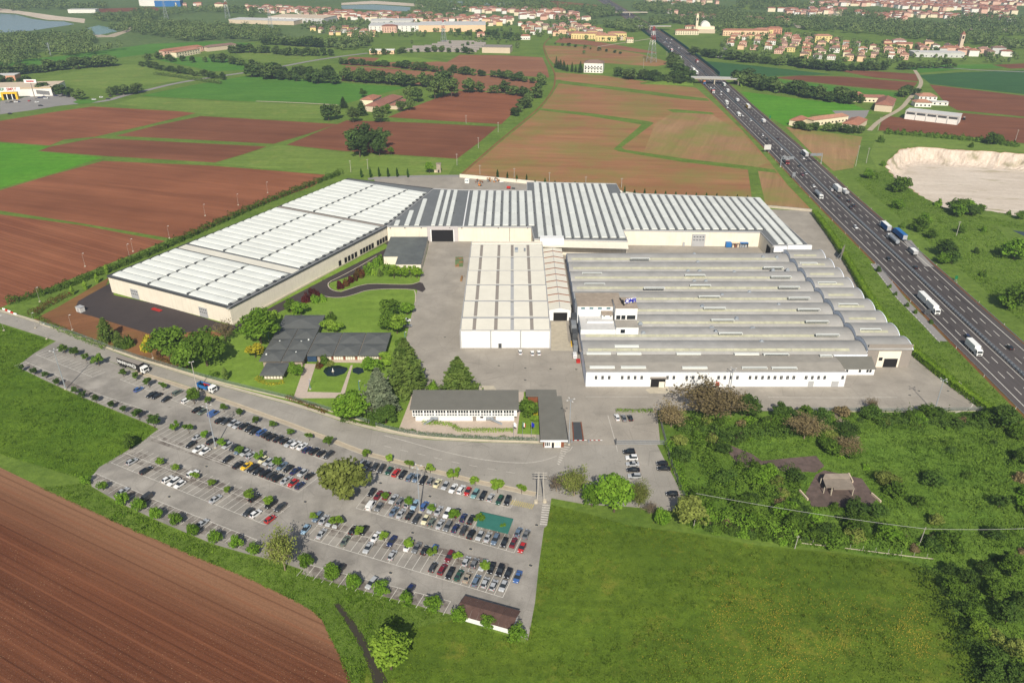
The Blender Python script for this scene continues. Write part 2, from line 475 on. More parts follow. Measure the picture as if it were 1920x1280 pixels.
L['brownish'] = leaf('leaf_brownish', srgb(112,98,66), srgb(158,142,100))
L['cedar'] = leaf('needle_cedar', srgb(84,108,44), srgb(124,144,68))
L['blue'] = leaf('needle_blue', srgb(96,110,84), srgb(138,148,116))
L['cypress'] = leaf('needle_cypress', srgb(40,70,24), srgb(66,100,34))
L['yellow'] = leaf('leaf_yellow', srgb(156,150,36), srgb(190,178,52))
L['red'] = leaf('leaf_red', srgb(70,30,28), srgb(104,46,40))
L['photinia'] = leaf('leaf_photinia', srgb(110,50,34), srgb(88,94,40))
L['far'] = leaf('leaf_far', srgb(84,106,50), srgb(118,138,74))
L['far_dark'] = leaf('leaf_far_dark', srgb(64,88,42), srgb(92,114,56))
L['grey'] = leaf('twig_grey', srgb(112,100,86), srgb(142,128,108))
L['hedge'] = leaf('leaf_hedge', srgb(100,136,26), srgb(140,170,50))
L['grass'] = leaf('blade_grass', srgb(58,92,22), srgb(92,124,38), .1, .12)

def wood_leaf(name):
    t = NT(name); p = t.pos()
    a = t.noise(p,.012,4,.6); b = t.noise(p,.09,3,.6); c = t.noise(p,.6,2)
    k = t.mix(t.ramp(a,[(.35,0.0),(.65,1.0)]),srgb(60,84,46),srgb(92,112,62))
    k = t.mix(t.ramp(b,[(.35,0.0),(.7,.8)]),k,srgb(126,140,80))
    k = t.mix(.5,k,t.ramp(c,[(.3,.6),(.7,1.25)]),'MULTIPLY')
    t.bsdf(k,.85,0,None,.1); return t.m
L['wood'] = wood_leaf('leaf_wood')
def mway_mat():
    t = NT('motorway_asphalt'); p = t.pos()
    lane = t.noise(t.mapping(p,(.55,.006,1),R(-1.5)),1.0,3,.5); pat = t.noise(t.mapping(p,(.3,.02,1)),1.0,5,.6); f = t.noise(p,2.5,5,.7); big = t.noise(t.mapping(p,(.05,.006,1)),1.0,3)
    k = t.mix(t.ramp(lane,[(.35,0.0),(.65,1.0)]),srgb(66,61,60),srgb(88,82,80))
    k = t.mix(t.ramp(pat,[(.58,0.0),(.66,.5)]),k,srgb(58,54,54)); k = t.mix(t.ramp(big,[(.5,0.0),(.62,.5)]),k,srgb(96,90,88))
    k = t.mix(.3,k,t.ramp(f,[(.3,.5),(.7,1.15)]),'MULTIPLY'); t.bsdf(k,.88,0,t.bump(f,.2,.03),.2); return t.m
M['mway'] = mway_mat()

# ------------------------------------------------------------------ terrain: one ground sheet with the quarry cut into it
QRIM_PX = [(1660,312),(1671,291),(1694,277.5),(1712,276),(1768,278.4),(1817,281.7),(1858,285),(1899,287),(1960,291),(2040,305),(2080,345),(2040,400),
           (1985,412),(1920,407),(1886,400),(1841,393),(1776,391),(1751,381),(1725,366),(1707,355),(1686,341.5),(1672,328)]
_rq = random.Random(3)
QRIM = [(p[0]+_rq.uniform(-1.6,1.6), p[1]+_rq.uniform(-2.2,2.2)) for p in smooth_line(GP(QRIM_PX) + GP(QRIM_PX[:1]), 2)[:-1]]
def build_ground():
    outer = [(-9000,-1500),(9000,-1500),(9000,14000),(-9000,14000)]
    hole = QRIM if area(QRIM) < 0 else QRIM[::-1]
    tris = tessellate_polygon([[Vector((*p,0)) for p in outer], [Vector((*p,0)) for p in hole]])
    mb = MB()
    vs_ = [(*p,0.0) for p in outer] + [(*p,0.0) for p in hole]
    mb.v = vs_
    for t in tris:
        a,b,c = [vs_[i] for i in t]
        if (b[0]-a[0])*(c[1]-a[1])-(b[1]-a[1])*(c[0]-a[0]) < 0: t = t[::-1]
        mb.f.append(tuple(t)); mb.m.append(0)
    return tag(mb.build('ground', M['verge']), kind='structure')
build_ground()
def build_quarry():
    cx = sum(p[0] for p in QRIM)/len(QRIM); cy = sum(p[1] for p in QRIM)/len(QRIM)
    rings = []
    rim = QRIM if area(QRIM) > 0 else QRIM[::-1]
    # subdivide the rim, then step down the face with broken ground
    dense = [p[:2] for p in along(rim + rim[:1], 2.0)]
    for k, (inn, z) in enumerate(((0,0),(1.2,-.5),(2.6,-3.2),(4.6,-6.2),(6.2,-8.6),(9.5,-10.2),(14,-11))):
        ring = []
        for i, p in enumerate(dense):
            d = math.hypot(cx-p[0], cy-p[1])
            jit = 0 if k == 0 else (math.sin(i*.7+k)*.5+math.sin(i*.23)*1.0+random.uniform(-.5,.5))
            t = min(.9, max(0, inn+jit)/d)
            ring.append((p[0]+(cx-p[0])*t, p[1]+(cy-p[1])*t, z if k in (0, 6) else z+random.uniform(-.35,.35)))
        rings.append(ring)
    mb = MB(); n = len(dense)
    for r in rings: mb.v.extend(r)
    for k in range(len(rings)-1):
        for i in range(n):
            mb.f.append((k*n+i,k*n+(i+1)%n,(k+1)*n+(i+1)%n,(k+1)*n+i)); mb.m.append(0)
    t = NT('quarry_face'); p = t.pos()
    st = t.noise(t.mapping(p, (.5,.5,.12)), 1.0, 5, .7); nz = t.noise(p, .08, 4)
    k_ = t.mix(t.ramp(st, [(.3,0.0),(.7,1.0)]), srgb(180,164,148), srgb(212,199,184))
    k_ = t.mix(t.ramp(nz, [(.54,0.0),(.68,.75)]), k_, srgb(128,124,92))
    sep = t.n('ShaderNodeSeparateXYZ'); t.l(p, sep.inputs[0])
    top = t.math('ADD', sep.outputs['Z'], t.math('MULTIPLY', st, .8))
    k_ = t.mix(t.ramp(t.math('ADD', t.math('MULTIPLY', top, .2), .5), [(.50,0.0),(.60,.8)]), k_, srgb(176,118,78))
    t.bsdf(k_, .95, 0, t.bump(st, .6, .5), .1)
    face = tag(mb.build('quarry_slope', t.m), kind='structure')
    fl = MB(); base = [(p[0],p[1]) for p in rings[-1]]
    fl.add([(cx,cy,-11.0)]+rings[-1], [(0,1+i,1+(i+1)%n) for i in range(n)])
    t = NT('quarry_floor'); p = t.pos()
    q = t.mapping(p, (1,1,1), R(12))
    s1 = t.noise(t.mapping(q,(.02,.12,1)), 1.0, 6, .7); s2 = t.noise(p, .4, 5, .7); s3 = t.noise(t.mapping(q,(.03,.1,1)), 1.0, 4, .6)
    k_ = t.mix(t.ramp(s1,[(.3,0.0),(.7,1.0)]), srgb(188,174,157), srgb(216,204,189))
    k_ = t.mix(t.ramp(s3,[(.6,0.0),(.72,.8)]), k_, srgb(142,134,90))
    k_ = t.mix(.3, k_, t.ramp(s2,[(.3,.6),(.7,1.2)]), 'MULTIPLY')
    t.bsdf(k_, .95, 0, t.bump(s2,.4,.3), .1)
    tag(fl.build('quarry_ground', t.m), kind='structure')
build_quarry()

ZF = [0.03]
def field(pts, m, z=None, world_pts=False, name='field'):
    P = pts if world_pts else GP(pts)
    ZF[0] += .0015
    mb = MB(); zz = ZF[0] if z is None else z
    if area(P) < 0: P = P[::-1]
    tris = tessellate_polygon([[Vector((p[0],p[1],0)) for p in P]])
    mb.v = [(p[0],p[1],zz) for p in P]
    for t in tris:
        a,b,c = [P[i] for i in t]
        if (b[0]-a[0])*(c[1]-a[1])-(b[1]-a[1])*(c[0]-a[0]) < 0: t = t[::-1]
        mb.f.append(tuple(t)); mb.m.append(0)
    return tag(mb.build(name, M[m] if isinstance(m, str) else m), kind='structure')

# ------------------------------------------------------------------ fields
field([(-1200,-40),(3100,-40),(3100,60),(2100,66),(1920,62),(1700,60),(1250,45),(960,48),(640,62),(300,95),(0,100),(-500,110)], 'far_land')
field([(-200,785),(0,876),(75,912),(150,947),(267,1000),(367,1043),(467,1084),(550,1124),(588,1146),(604,1162),(617,1190),(636,1226),(660,1282),(690,1345),(-300,1345)], 'soil_near')
field([(-160,575),(0,607),(95,637),(60,664),(32,688),(80,712),(133,737),(197,764),(276,796),(299,806),(266,830),(186,878),(168,900),(100,880),(0,850),(-200,760)], 'meadow')
field([(1028,945),(1100,962),(1180,985),(1300,1000),(1420,1022),(1560,1035),(1700,1052),(1745,1068),(1780,1130),(1810,1200),(1840,1290),(1850,1345),(640,1345),(690,1240),(760,1180),(860,1160),(985,1205),(1004,1130),(1015,1020)], 'meadow_right')
field([(1240,772),(1500,772),(1850,772),(2050,860),(2100,1345),(1850,1345),(1835,1280),(1800,1170),(1760,1075),(1700,1050),(1300,998),(1275,940),(1250,850)], 'rough')
field([(-120,360),(0,402),(150,422),(310,452),(160,512),(10,573),(-150,640)], 'soil_tram')
field([(-60,372),(0,357),(90,330),(193,302),(400,311),(610,328),(590,348),(460,395),(367,438),(320,447),(160,420),(0,395)], 'soil_a')
field([(-100,262),(0,268),(93,275),(70,284),(193,295),(100,325),(0,353),(-60,368)], 'wheat_bright')
field([(-140,255),(0,227),(90,212),(173,200),(373,211),(280,234),(177,257),(120,262),(93,273),(0,266)], 'soil_a')
field([(217,255),(290,236),(377,218),(500,225),(633,233),(575,252),(513,270),(360,262)], 'soil_b')
field([(178,259),(340,267),(500,275),(455,290),(403,305),(200,293),(72,283),(96,275)], 'soil_b')
field([(537,272),(590,250),(650,226),(687,227),(800,231),(933,238),(900,266),(857,298),(740,290),(640,283)], 'soil_b')
field([(262,180),(360,160),(460,143),(560,149),(762,164),(700,180),(640,197),(450,190)], 'wheat')
field([(215,195),(262,182),(450,192),(640,199),(600,222),(480,224),(380,214)], 'pasture')
field([(403,307),(455,291),(520,272),(640,285),(740,292),(857,300),(840,330),(612,328)], 'pasture')
field([(727,220),(790,195),(857,170),(925,174),(993,180),(970,205),(940,233),(830,227)], 'soil_a')
field([(640,122),(655,107),(740,110),(838,117),(862,103),(940,104),(1017,108),(1026,128),(1030,146),(930,140),(840,135),(740,128)], 'pink_soil')
field([(640,152),(648,124),(740,130),(840,137),(930,142),(1010,152),(1005,172),(990,179),(925,172),(860,168),(780,160)], 'pink_soil')
field([(700,117),(720,103),(780,108),(828,115),(800,117)], 'lawn')
# the big sown field between the track and the motorway
field([(862,330),(930,268),(1005,207),(1038,168),(1040,136),(1130,142),(1245,158),(1305,165),(1340,195),(1392,245),(1442,302),(1475,345),(1520,392),(1440,390),(1165,358),(1000,340)], 'soil_tan')
field([(1208,284),(1228,232),(1265,210),(1333,214),(1392,250),(1440,306),(1405,318),(1300,300)], 'soil_tan2')
field([(1410,324),(1446,318),(1478,350),(1512,390),(1432,386)], 'soil_tan2')
field([(1030,150),(1042,150),(1160,164),(1282,180),(1326,185),(1330,190),(1280,186),(1160,170),(1040,156)], 'verge', .09)
field([(1003,206),(1010,203),(1110,213),(1218,228),(1226,231),(1165,277),(1172,281),(1285,298),(1400,311),(1452,318),(1458,325),(1400,318),(1280,304),(1160,284),(1150,280),(1203,234),(1105,218)], 'verge', .09)
field([(1402,316),(1420,316),(1436,388),(1412,388)], 'verge', .095)
field([(1250,206),(1264,205),(1334,211),(1340,215),(1262,211)], 'verge', .09)
field([(1020,86),(1120,88),(1200,101),(1262,119),(1230,125),(1120,118),(1042,124),(1028,108)], 'soil_tan')
field([(1052,70),(1130,80),(1220,96),(1235,100),(1200,99),(1100,85),(1040,80)], 'pink_soil')
# right of the motorway
field([(1390,172),(1440,178),(1520,188),(1600,196),(1636,212),(1600,214),(1575,214),(1520,215),(1510,236),(1470,236),(1440,218),(1410,196)], 'wheat_bright')
field([(1473,238),(1530,246),(1617,257),(1600,315),(1563,321),(1520,285)], 'soil_tan2')
field([(1323,115),(1400,122),(1563,140),(1453,143),(1380,150),(1345,142)], 'crop_dark')
field([(1450,146),(1500,142),(1580,144),(1720,155),(1707,172),(1600,163),(1500,152)], 'soil_b')
field([(1400,152),(1450,148),(1500,154),(1600,165),(1690,175),(1680,183),(1600,185),(1500,172)], 'wheat')
field([(1567,132),(1640,134),(1717,139),(1722,153),(1640,146)], 'soil_b')
field([(1723,141),(1800,136),(1960,131),(2200,140),(2200,190),(1920,177),(1745,158)], 'crop_dark')
field([(1743,159),(1920,180),(2200,196),(2200,240),(1920,219),(1795,207),(1775,196)], 'soil_b')
field([(1657,217),(1700,222),(1790,234),(1792,211),(1920,222),(2150,240),(2150,300),(1920,269),(1790,254),(1647,245)], 'soil_b')
field([(1725,137),(1800,131),(1930,126),(1930,119),(1800,122),(1740,118),(1700,128)], 'wheat')
field([(1860,122),(1925,119),(1930,128),(1895,129)], 'soil_b')
# left distance
field([(0,116),(120,105),(280,83),(400,78),(480,82),(420,92),(290,100),(150,118),(0,126)], 'wheat')
field([(60,152),(150,132),(215,120),(330,128),(410,137),(340,152),(270,160),(210,170),(140,160)], 'pasture')
field([(290,112),(350,106),(450,112),(462,132),(400,134)], 'wheat')
field([(440,98),(520,92),(600,100),(590,116),(520,120),(460,112)], 'pasture')
field([(520,84),(600,80),(640,84),(625,97),(560,95)], 'pasture')
field([(-150,68),(60,62),(190,58),(330,40),(420,42),(330,66),(180,82),(0,96)], 'far_land')
field([(180,17),(290,14),(310,20),(190,24)], 'soil_b')
field([(1370,10),(1440,4),(1445,14),(1400,19)], 'pasture', .12)
field([(1295,27),(1350,27),(1370,38),(1300,38)], 'pasture', .12)
# quarry surroundings, bank
field([(1647,247),(1790,256),(1960,275),(2040,300),(1960,289),(1899,285),(1817,280),(1712,274),(1694,276),(1671,289),(1660,310),(1645,316),(1630,290)], 'pasture', .02)

# ------------------------------------------------------------------ water
def water(name, pts, c, z=.14):
    t = NT(name); p = t.pos()
    n = t.noise(p, .25, 4)
    t.bsdf(c, .12, 0, t.bump(n, .08, .1), .5)
    return field(pts, t.m, z, name='water')
water('quarry_lake', [(-150,20),(0,26),(30,28),(60,36),(90,40),(120,41),(140,46),(100,52),(60,58),(0,62),(-150,62)], srgb(116,142,152))
water('small_lake', [(160,54),(185,48),(205,52),(220,60),(185,66),(168,64)], srgb(92,134,128))
water('town_lake', [(640,11),(700,9),(770,14),(768,22),(700,19),(640,17)], srgb(110,140,142))
water('far_lake', [(840,3),(960,6),(975,14),(900,13),(838,12)], srgb(128,150,146))
water('river', [(1898,432),(1960,440),(2050,460),(2050,476),(1940,452)], srgb(44,52,52), .05)
field([(1052,150),(1036,176),(1012,207),(937,268),(866,329),(840,330),(905,272),(985,207),(1010,175),(1024,150)], 'verge', .085)
water('right_lake', [(1488,24),(1560,22),(1590,32),(1540,36),(1490,32)], srgb(120,140,136))
field([(-150,12),(0,16),(60,24),(110,31),(160,36),(158,44),(120,39),(90,38),(30,26),(0,24),(-150,19)], 'sandfloor', .1)
field([(165,62),(200,67),(232,58),(250,48),(246,58),(215,70),(165,71)], 'gravel', .1)
field([(640,6),(700,2),(790,8),(798,14),(770,12),(700,8),(640,10)], 'sandfloor', .1)
field([(975,8),(1040,2),(1120,10),(1118,16),(1040,15),(985,15)], 'earth', .13)
field([(1485,44),(1512,37),(1510,52),(1495,53)], 'sandfloor', .13)
field([(1745,42),(1820,52),(1920,56),(1920,60),(1820,57),(1745,47)], 'gravel', .13)
field([(1670,55),(1700,50),(1755,60),(1735,63),(1680,60)], 'earth', .13)

# ------------------------------------------------------------------ roads
MW = smooth_line([(199,20),(203,140),(208,267),(210,325),(214,397),(218,497),(222,569),(225.5,622),(229.5,720),(236,853),(243,995),(249,1178),(252,1323),(252.5,1530),(250,1800),(238,2300),(220,3200)], 2)
def flat(name, m, z, *ribs, kind='structure'):
    mb = MB()
    for pts, a, b in ribs: ribbon(mb, pts, a, b, z)
    return tag(mb.build(name, M[m]), kind=kind)
flat('motorway_road', 'mway', .10, (MW,-15.2,15.2))
flat('motorway_verge', 'earth', .07, (MW,-16.6,16.6))
def dashes(mb, pts, off, w, on, gap, z):
    line = offset(pts, off)
    for x, y, h in along(line, on+gap):
        mb.obox((x+math.cos(h)*on/2, y+math.sin(h)*on/2), on, w, z-.004, z, h)
mb = MB()
for o in (-12.1, 12.1): ribbon(mb, MW, o-.16, o+.16, .115)
for o in (-1.55, 1.55): ribbon(mb, MW, o-.13, o+.13, .115)
for o in (-8.5, -4.9, 4.9, 8.5): dashes(mb, MW, o, .28, 5.5, 7.0, .119)
tag(mb.build('motorway_marking', M['white_line']), kind='structure')
# lay-by with dashed edge on the left carriageway
lay = GP([(1640,495),(1690,560),(1738,608),(1768,640)])
flat('layby_road', 'country', .112, (lay,-2.2,2.0))
mb = MB(); dashes(mb, lay, -1.9, .3, 1.6, 1.4, .13); tag(mb.build('layby_marking', M['white_line']), kind='structure')
lay2 = GP([(1700,450),(1722,478),(1742,500)])
flat('layby_road', 'country', .112, (lay2,-2.2,2.5))

TOP = [(-140,545),(0,585),(60,602),(140,630),(235,668),(330,697),(400,720),(480,742),(560,763),(640,790),(700,806),(750,816),(800,824),(900,829),(1010,832),(1062,834)]
BOT = [(-140,568),(0,606),(95,636),(240,690),(330,716),(430,750),(540,790),(600,812),(680,845),(760,866),(882,897),(1005,924)]
field(TOP + [(1120,834),(1232,834),(1250,870),(1284,936),(1262,958),(1180,950),(1100,946),(1034,934)] + BOT[::-1], 'road', .105, name='road')
LOT = [(105,640),(180,668),(240,691),(330,717),(430,751),(540,791),(600,813),(680,846),(760,867),(882,898),(1005,925),(1034,933),(1026,985),(1020,990),(1010,1062),(1003,1130),(990,1200),(968,1190),(905,1165),(845,1152),(745,1124),(680,1106),(585,1074),(520,1052),(462,1038),(400,1020),(300,978),(225,943),(172,912),(170,897),(186,876),(266,829),(297,804),(276,794),(197,762),(133,735),(80,711),(32,687),(65,662)]
field(LOT, 'lot', .125, name='car_park_road')
# bays and tree strips in darker, mottled asphalt
_k6 = crop(150,780,4); _k7 = crop(560,830,4); _kb = crop(560,1060,4); _k1 = crop(0,560,3.7646)
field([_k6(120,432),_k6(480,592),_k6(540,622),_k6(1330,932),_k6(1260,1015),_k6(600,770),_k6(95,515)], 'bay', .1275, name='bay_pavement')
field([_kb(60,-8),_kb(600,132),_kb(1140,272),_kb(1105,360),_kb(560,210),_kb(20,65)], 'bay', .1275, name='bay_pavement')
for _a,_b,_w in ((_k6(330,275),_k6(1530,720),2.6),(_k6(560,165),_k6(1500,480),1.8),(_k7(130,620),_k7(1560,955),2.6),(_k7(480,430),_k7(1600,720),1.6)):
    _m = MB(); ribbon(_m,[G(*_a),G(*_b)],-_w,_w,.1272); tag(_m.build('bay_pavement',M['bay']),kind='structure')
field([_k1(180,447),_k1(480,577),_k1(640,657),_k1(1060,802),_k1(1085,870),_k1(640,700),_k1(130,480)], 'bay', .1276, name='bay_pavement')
# verge strip between road and car park
verge_line = GP([(250,698),(330,723),(430,757),(540,797),(600,820),(680,851),(760,872),(882,903),(1003,929)])
mb = MB(); ribbon(mb, verge_line, -.2, 1.5, .128); tag(mb.build('verge_path', M['gravel']), kind='structure')
mb = MB(); strip_solid(mb, verge_line, 1.5, 1.75, .1, .24); strip_solid(mb, verge_line, -.45, -.2, .1, .24); tag(mb.build('kerb', M['concrete']), kind='structure')
YARD = [(700,332),(865,329),(1010,343),(1165,359),(1300,377),(1445,393),(1522,396),(1560,448),(1596,510),(1625,562),(1680,640),(1760,708),(1850,769),(1500,771),(1232,769),(1238,834),(1062,834),(1008,830),(1000,805),(990,735),(770,730),(792,690),(778,640),(790,560),(800,500),(804,450),(735,450)]
field(YARD, 'yard', .13, name='yard_pavement')
field([(-48,380),(-48,428),(-31,427),(-31,380),(-31,300),(-40,258),(-52,258),(-47,300),(-47.5,340)], 'yard', .128, True, 'yard_pavement')
# lawn of the compound (everything between the fence and the yard)
field([(60,600),(140,628),(235,666),(330,695),(400,716),(480,736),(560,756),(640,781),(700,801),(750,812),(800,819),(900,826),(1008,829),(1000,805),(990,735),(770,730),(792,690),(775,640),(785,560),(795,500),(730,455),(560,540),(425,612),(205,548),(110,586)], 'lawn', .10, name='lawn')
field([(62,600),(140,627),(235,664),(300,684),(330,690),(380,650),(420,625),(140,578),(195,545),(205,520),(110,575)], 'earth', .12, name='bare_ground')
c4 = crop(0,300,3)
field([c4(*p) for p in [(425,830),(440,795),(500,760),(600,705),(625,690),(640,760),(900,815),(1270,925),(1330,930),(1430,880),(1600,790),(1850,660),(2190,490),(2165,470),(2185,455),(2240,495),(2190,560),(2010,640),(1860,690),(1840,720),(1850,745),(1910,760),(1840,775),(1780,765),(1560,860),(1330,960),(1180,960),(860,985),(700,935),(520,880),(440,860)]], 'new_asphalt', .14, name='road')
c5 = crop(500,400,5.334)
field([c5(*p) for p in [(560,660),(605,690),(620,730),(680,775),(740,790),(830,760),(930,725),(1040,705),(1300,715),(1450,715),(1530,690),(1560,700),(1590,760),(1560,790),(1480,760),(1200,755),(1000,770),(900,805),(780,840),(660,845),(560,825),(520,790)]], 'new_asphalt', .145, name='road')
mb = MB()
ribbon(mb, smooth_line(GP([c5(*p) for p in [(1100,430),(900,550),(730,640),(620,690),(612,730),(650,770),(730,790),(830,760),(930,725),(1040,705),(1300,715),(1450,715),(1525,690)]]),1), -.25, .25, .26)
ribbon(mb, smooth_line(GP([c5(*p) for p in [(560,828),(660,847),(780,842),(900,807),(1000,772),(1200,757),(1470,762),(1490,800),(1488,890)]]),1), -.25, .25, .26)
strip_solid(mb, smooth_line(GP(TOP),1), .2, 1.6, .1, .24)
tag(mb.build('kerb', M['concrete']), kind='structure')
mb = MB()
for pts in ([(640,270),(590,640)],):
    pass
c2 = crop(380,560,3.7646)
field([c2(*p) for p in [(725,460),(800,462),(738,658),(975,664),(1045,470),(1060,470),(1005,664),(1130,672),(1130,700),(640,705)]], 'path', .16, name='path')
field([c2(*p) for p in [(820,432),(1160,436),(1150,455),(815,450)]], 'path', .174, name='path')
t_pond = [c2(*p) for p in [(850,515),(865,490),(905,475),(960,472),(1020,488),(1025,500),(1000,530),(940,550),(880,548)]]
water('pond', t_pond, srgb(26,40,38), .19)
water('pond_two', [c2(*p) for p in [(1060,495),(1090,484),(1130,492),(1140,520),(1100,536),(1058,520)]], srgb(26,40,38), .19)
field([(745,812),(775,735),(770,800),(905,806),(1005,812),(1004,826),(900,822),(800,816)], 'path', .165, name='path')
field([(772,735),(982,735),(985,815),(900,818),(760,806)], 'path', .155, name='path')
h3 = crop(720,560,3.7646)
field([h3(*p) for p in [(955,830),(985,690),(1085,690),(1100,960),(940,955)]], 'lawn', .17, name='lawn')
field([h3(*p) for p in [(1180,165),(1285,160),(1300,300),(1365,372),(1180,368)]], 'concrete', .15, name='apron_pavement')
field([h3(*p) for p in [(650,615),(672,675),(810,670),(775,615)]], 'concrete', .15, name='apron_pavement')
field([(1210,731),(1232,722),(1252,722),(1256,738),(1218,738)], 'concrete', .15, name='apron_pavement')
# yard sweep line and centre markings
mb = MB()
def pl(mb, pts, w=.12, z=.15, sm=1):
    P = GP(pts); P = smooth_line(P, sm) if sm else P
    ribbon(mb, P, -w/2, w/2, z)
pl(mb, [(1440,745),(1580,746),(1682,745)], .25); pl(mb, [(1798,715),(1815,735),(1828,752),(1818,768),(1790,774)], .4)
pl(mb, [(1098,744),(1216,744)], .2); pl(mb, [(1010,751),(1030,751),(1025,756)], .4)
pl(mb, [h3(*p) for p in [(0,965),(100,990),(260,1035),(420,1080),(600,1120),(760,1145),(900,1158),(1030,1160),(1140,1140),(1220,1110)]], .28)
pl(mb, [h3(*p) for p in [(1580,825),(1610,930),(1630,1000),(1648,1080)]], .22)
pl(mb, [h3(*p) for p in [(1330,1045),(1310,1075),(1240,1105)]], .2)
dl = smooth_line(GP([h3(*p) for p in [(0,1040),(150,1075),(300,1108),(450,1145),(600,1175),(760,1205),(880,1225)]] ),1)
dashes(mb, dl, 0, .18, 3.0, 3.5, .16)
for i in range(9):       # zebra by the lodge
    a = h3(1255-i*4, 1042+i*15); b = h3(1310-i*9, 1052+i*15)
    pl(mb, [a, b], .5, .15, 0)
for i in range(9):       # zebra at the car park exit
    a = crop(990,850,9.143)(245-i*5, 888+i*40); b = crop(990,850,9.143)(385-i*8, 895+i*41)
    pl(mb, [a, b], .55, .15, 0)
tag(mb.build('road_marking', M['pale_line']), kind='structure')
for i in range(12):
    if i == 0: mb = MB()
    a = crop(560,830,4)(1590+i*14,465+i*3); pl(mb, [a,(a[0]+5,a[1]-9)], .2, .15, 0)
tag(mb.build('bay_marking', M['yellow_line']), kind='structure')
# country roads, tracks
def road(pts, w, m='country', z=.11, name='road'):
    mb = MB(); ribbon(mb, smooth_line(GP(pts),2), -w/2, w/2, z); return tag(mb.build(name, M[m]), kind='structure')
road([(-60,222),(0,213),(60,205),(110,197),(150,194),(200,190),(230,180),(270,171),(330,156),(400,145),(457,137),(520,127),(580,115),(640,106),(690,100)], 8, name='road')
road([(1030,72),(1018,85),(1022,100),(1030,120),(1038,130),(1042,150),(1036,172),(1010,205),(935,265),(862,330)], 1.8, 'earth', .1, 'path')
road([(1240,70),(1120,88)], 4, 'gravel', .1, 'path')
road([(1630,245),(1650,225),(1690,205),(1705,185),(1730,158),(1722,142),(1715,132)], 4.5, 'gravel', .12, 'path')
road([(1700,125),(1780,128),(1850,133),(2000,138)], 5, 'country', .12)
road([(1348,108),(1368,80),(1376,62)], 7, 'country', .12)
road([(480,190),(560,193),(632,197)], 3, 'gravel', .1, 'path')
road([(860,330),(760,331),(690,336)], 5, 'country', .135)
field([(0,190),(30,186),(60,180),(100,172),(120,170),(140,185),(150,195),(110,199),(60,207),(0,215)], 'country', .115, name='car_park_road')
field([(136,192),(150,187),(172,187),(184,190),(170,194),(150,196)], 'wheat', .13, name='grass_island')
field([(1630,207),(1560,208),(1580,225),(1605,238),(1625,218)], 'country', .11, name='yard_pavement')
# ------------------------------------------------------------------ the factory
def on_wall(px, py, yw):
    u = (px-960)/CAM_F; v = (py-640)/CAM_F
    dy = math.cos(CAM_T)-v*math.sin(CAM_T); dz = -math.sin(CAM_T)-v*math.cos(CAM_T)
    t = yw/dy
    return u*t, CAM_H+dz*t
def bx(name, m, parent, x0,x1,y0,y1,z0,z1):
    return MB().box(x0,x1,y0,y1,z0,z1).build(name, M[m] if isinstance(m,str) else m, parent)
_shared = {}
def shared_box(name, m, parent, dims, loc, rz=0.0):
    """alike pieces share one mesh"""
    key = (name, m, tuple(round(d,3) for d in dims))
    if key not in _shared:
        a,b,c = dims
        o = MB().box(-a/2,a/2,-b/2,b/2,0,c).build(name, M[m], parent)
        _shared[key] = o.data
    else:
        o = link(name, _shared[key], parent)
    o.location = loc; o.rotation_euler = (0,0,rz)
    return o

# --- vaulted factory -------------------------------------------------
VY0, VP, NV = 278.6, 12.5, 9
X0, X1, X2 = 29.2, 146.0, 164.3
fac = thing('vaulted_factory', 'wide grey factory with ten barrel vaults and a long white front wall', 'factory', (0,0,0))
def vault_mesh(x0, x1, z0, rise, n=10, gap=.5, skip=None):
    mb = MB(); half = (VP-gap)/2
    pts = []
    for i in range(n+1):
        a = math.pi*i/n
        t = -math.cos(a)
        pts.append((t*half, z0 + rise*(1-t*t)**.75))
    for i in range(n):
        mb.add([(x0,pts[i][0],pts[i][1]),(x1,pts[i][0],pts[i][1]),(x1,pts[i+1][0],pts[i+1][1]),(x0,pts[i+1][0],pts[i+1][1])],[(0,1,2,3)])
    for x, rev in ((x0,True),(x1,False)):
        k = len(mb.v); mb.v += [(x,p[0],p[1]) for p in pts]
        idx = list(range(k,k+n+1)); mb.f.append(tuple(idx[::-1] if not rev else idx)); mb.m.append(1)
    return mb, pts
lv, lp = vault_mesh(X0+.1, X1, 6.3, 2.1)
rv, rp = vault_mesh(X1+.02, X2, 8.4, 1.9)
m1 = m2 = m3 = None
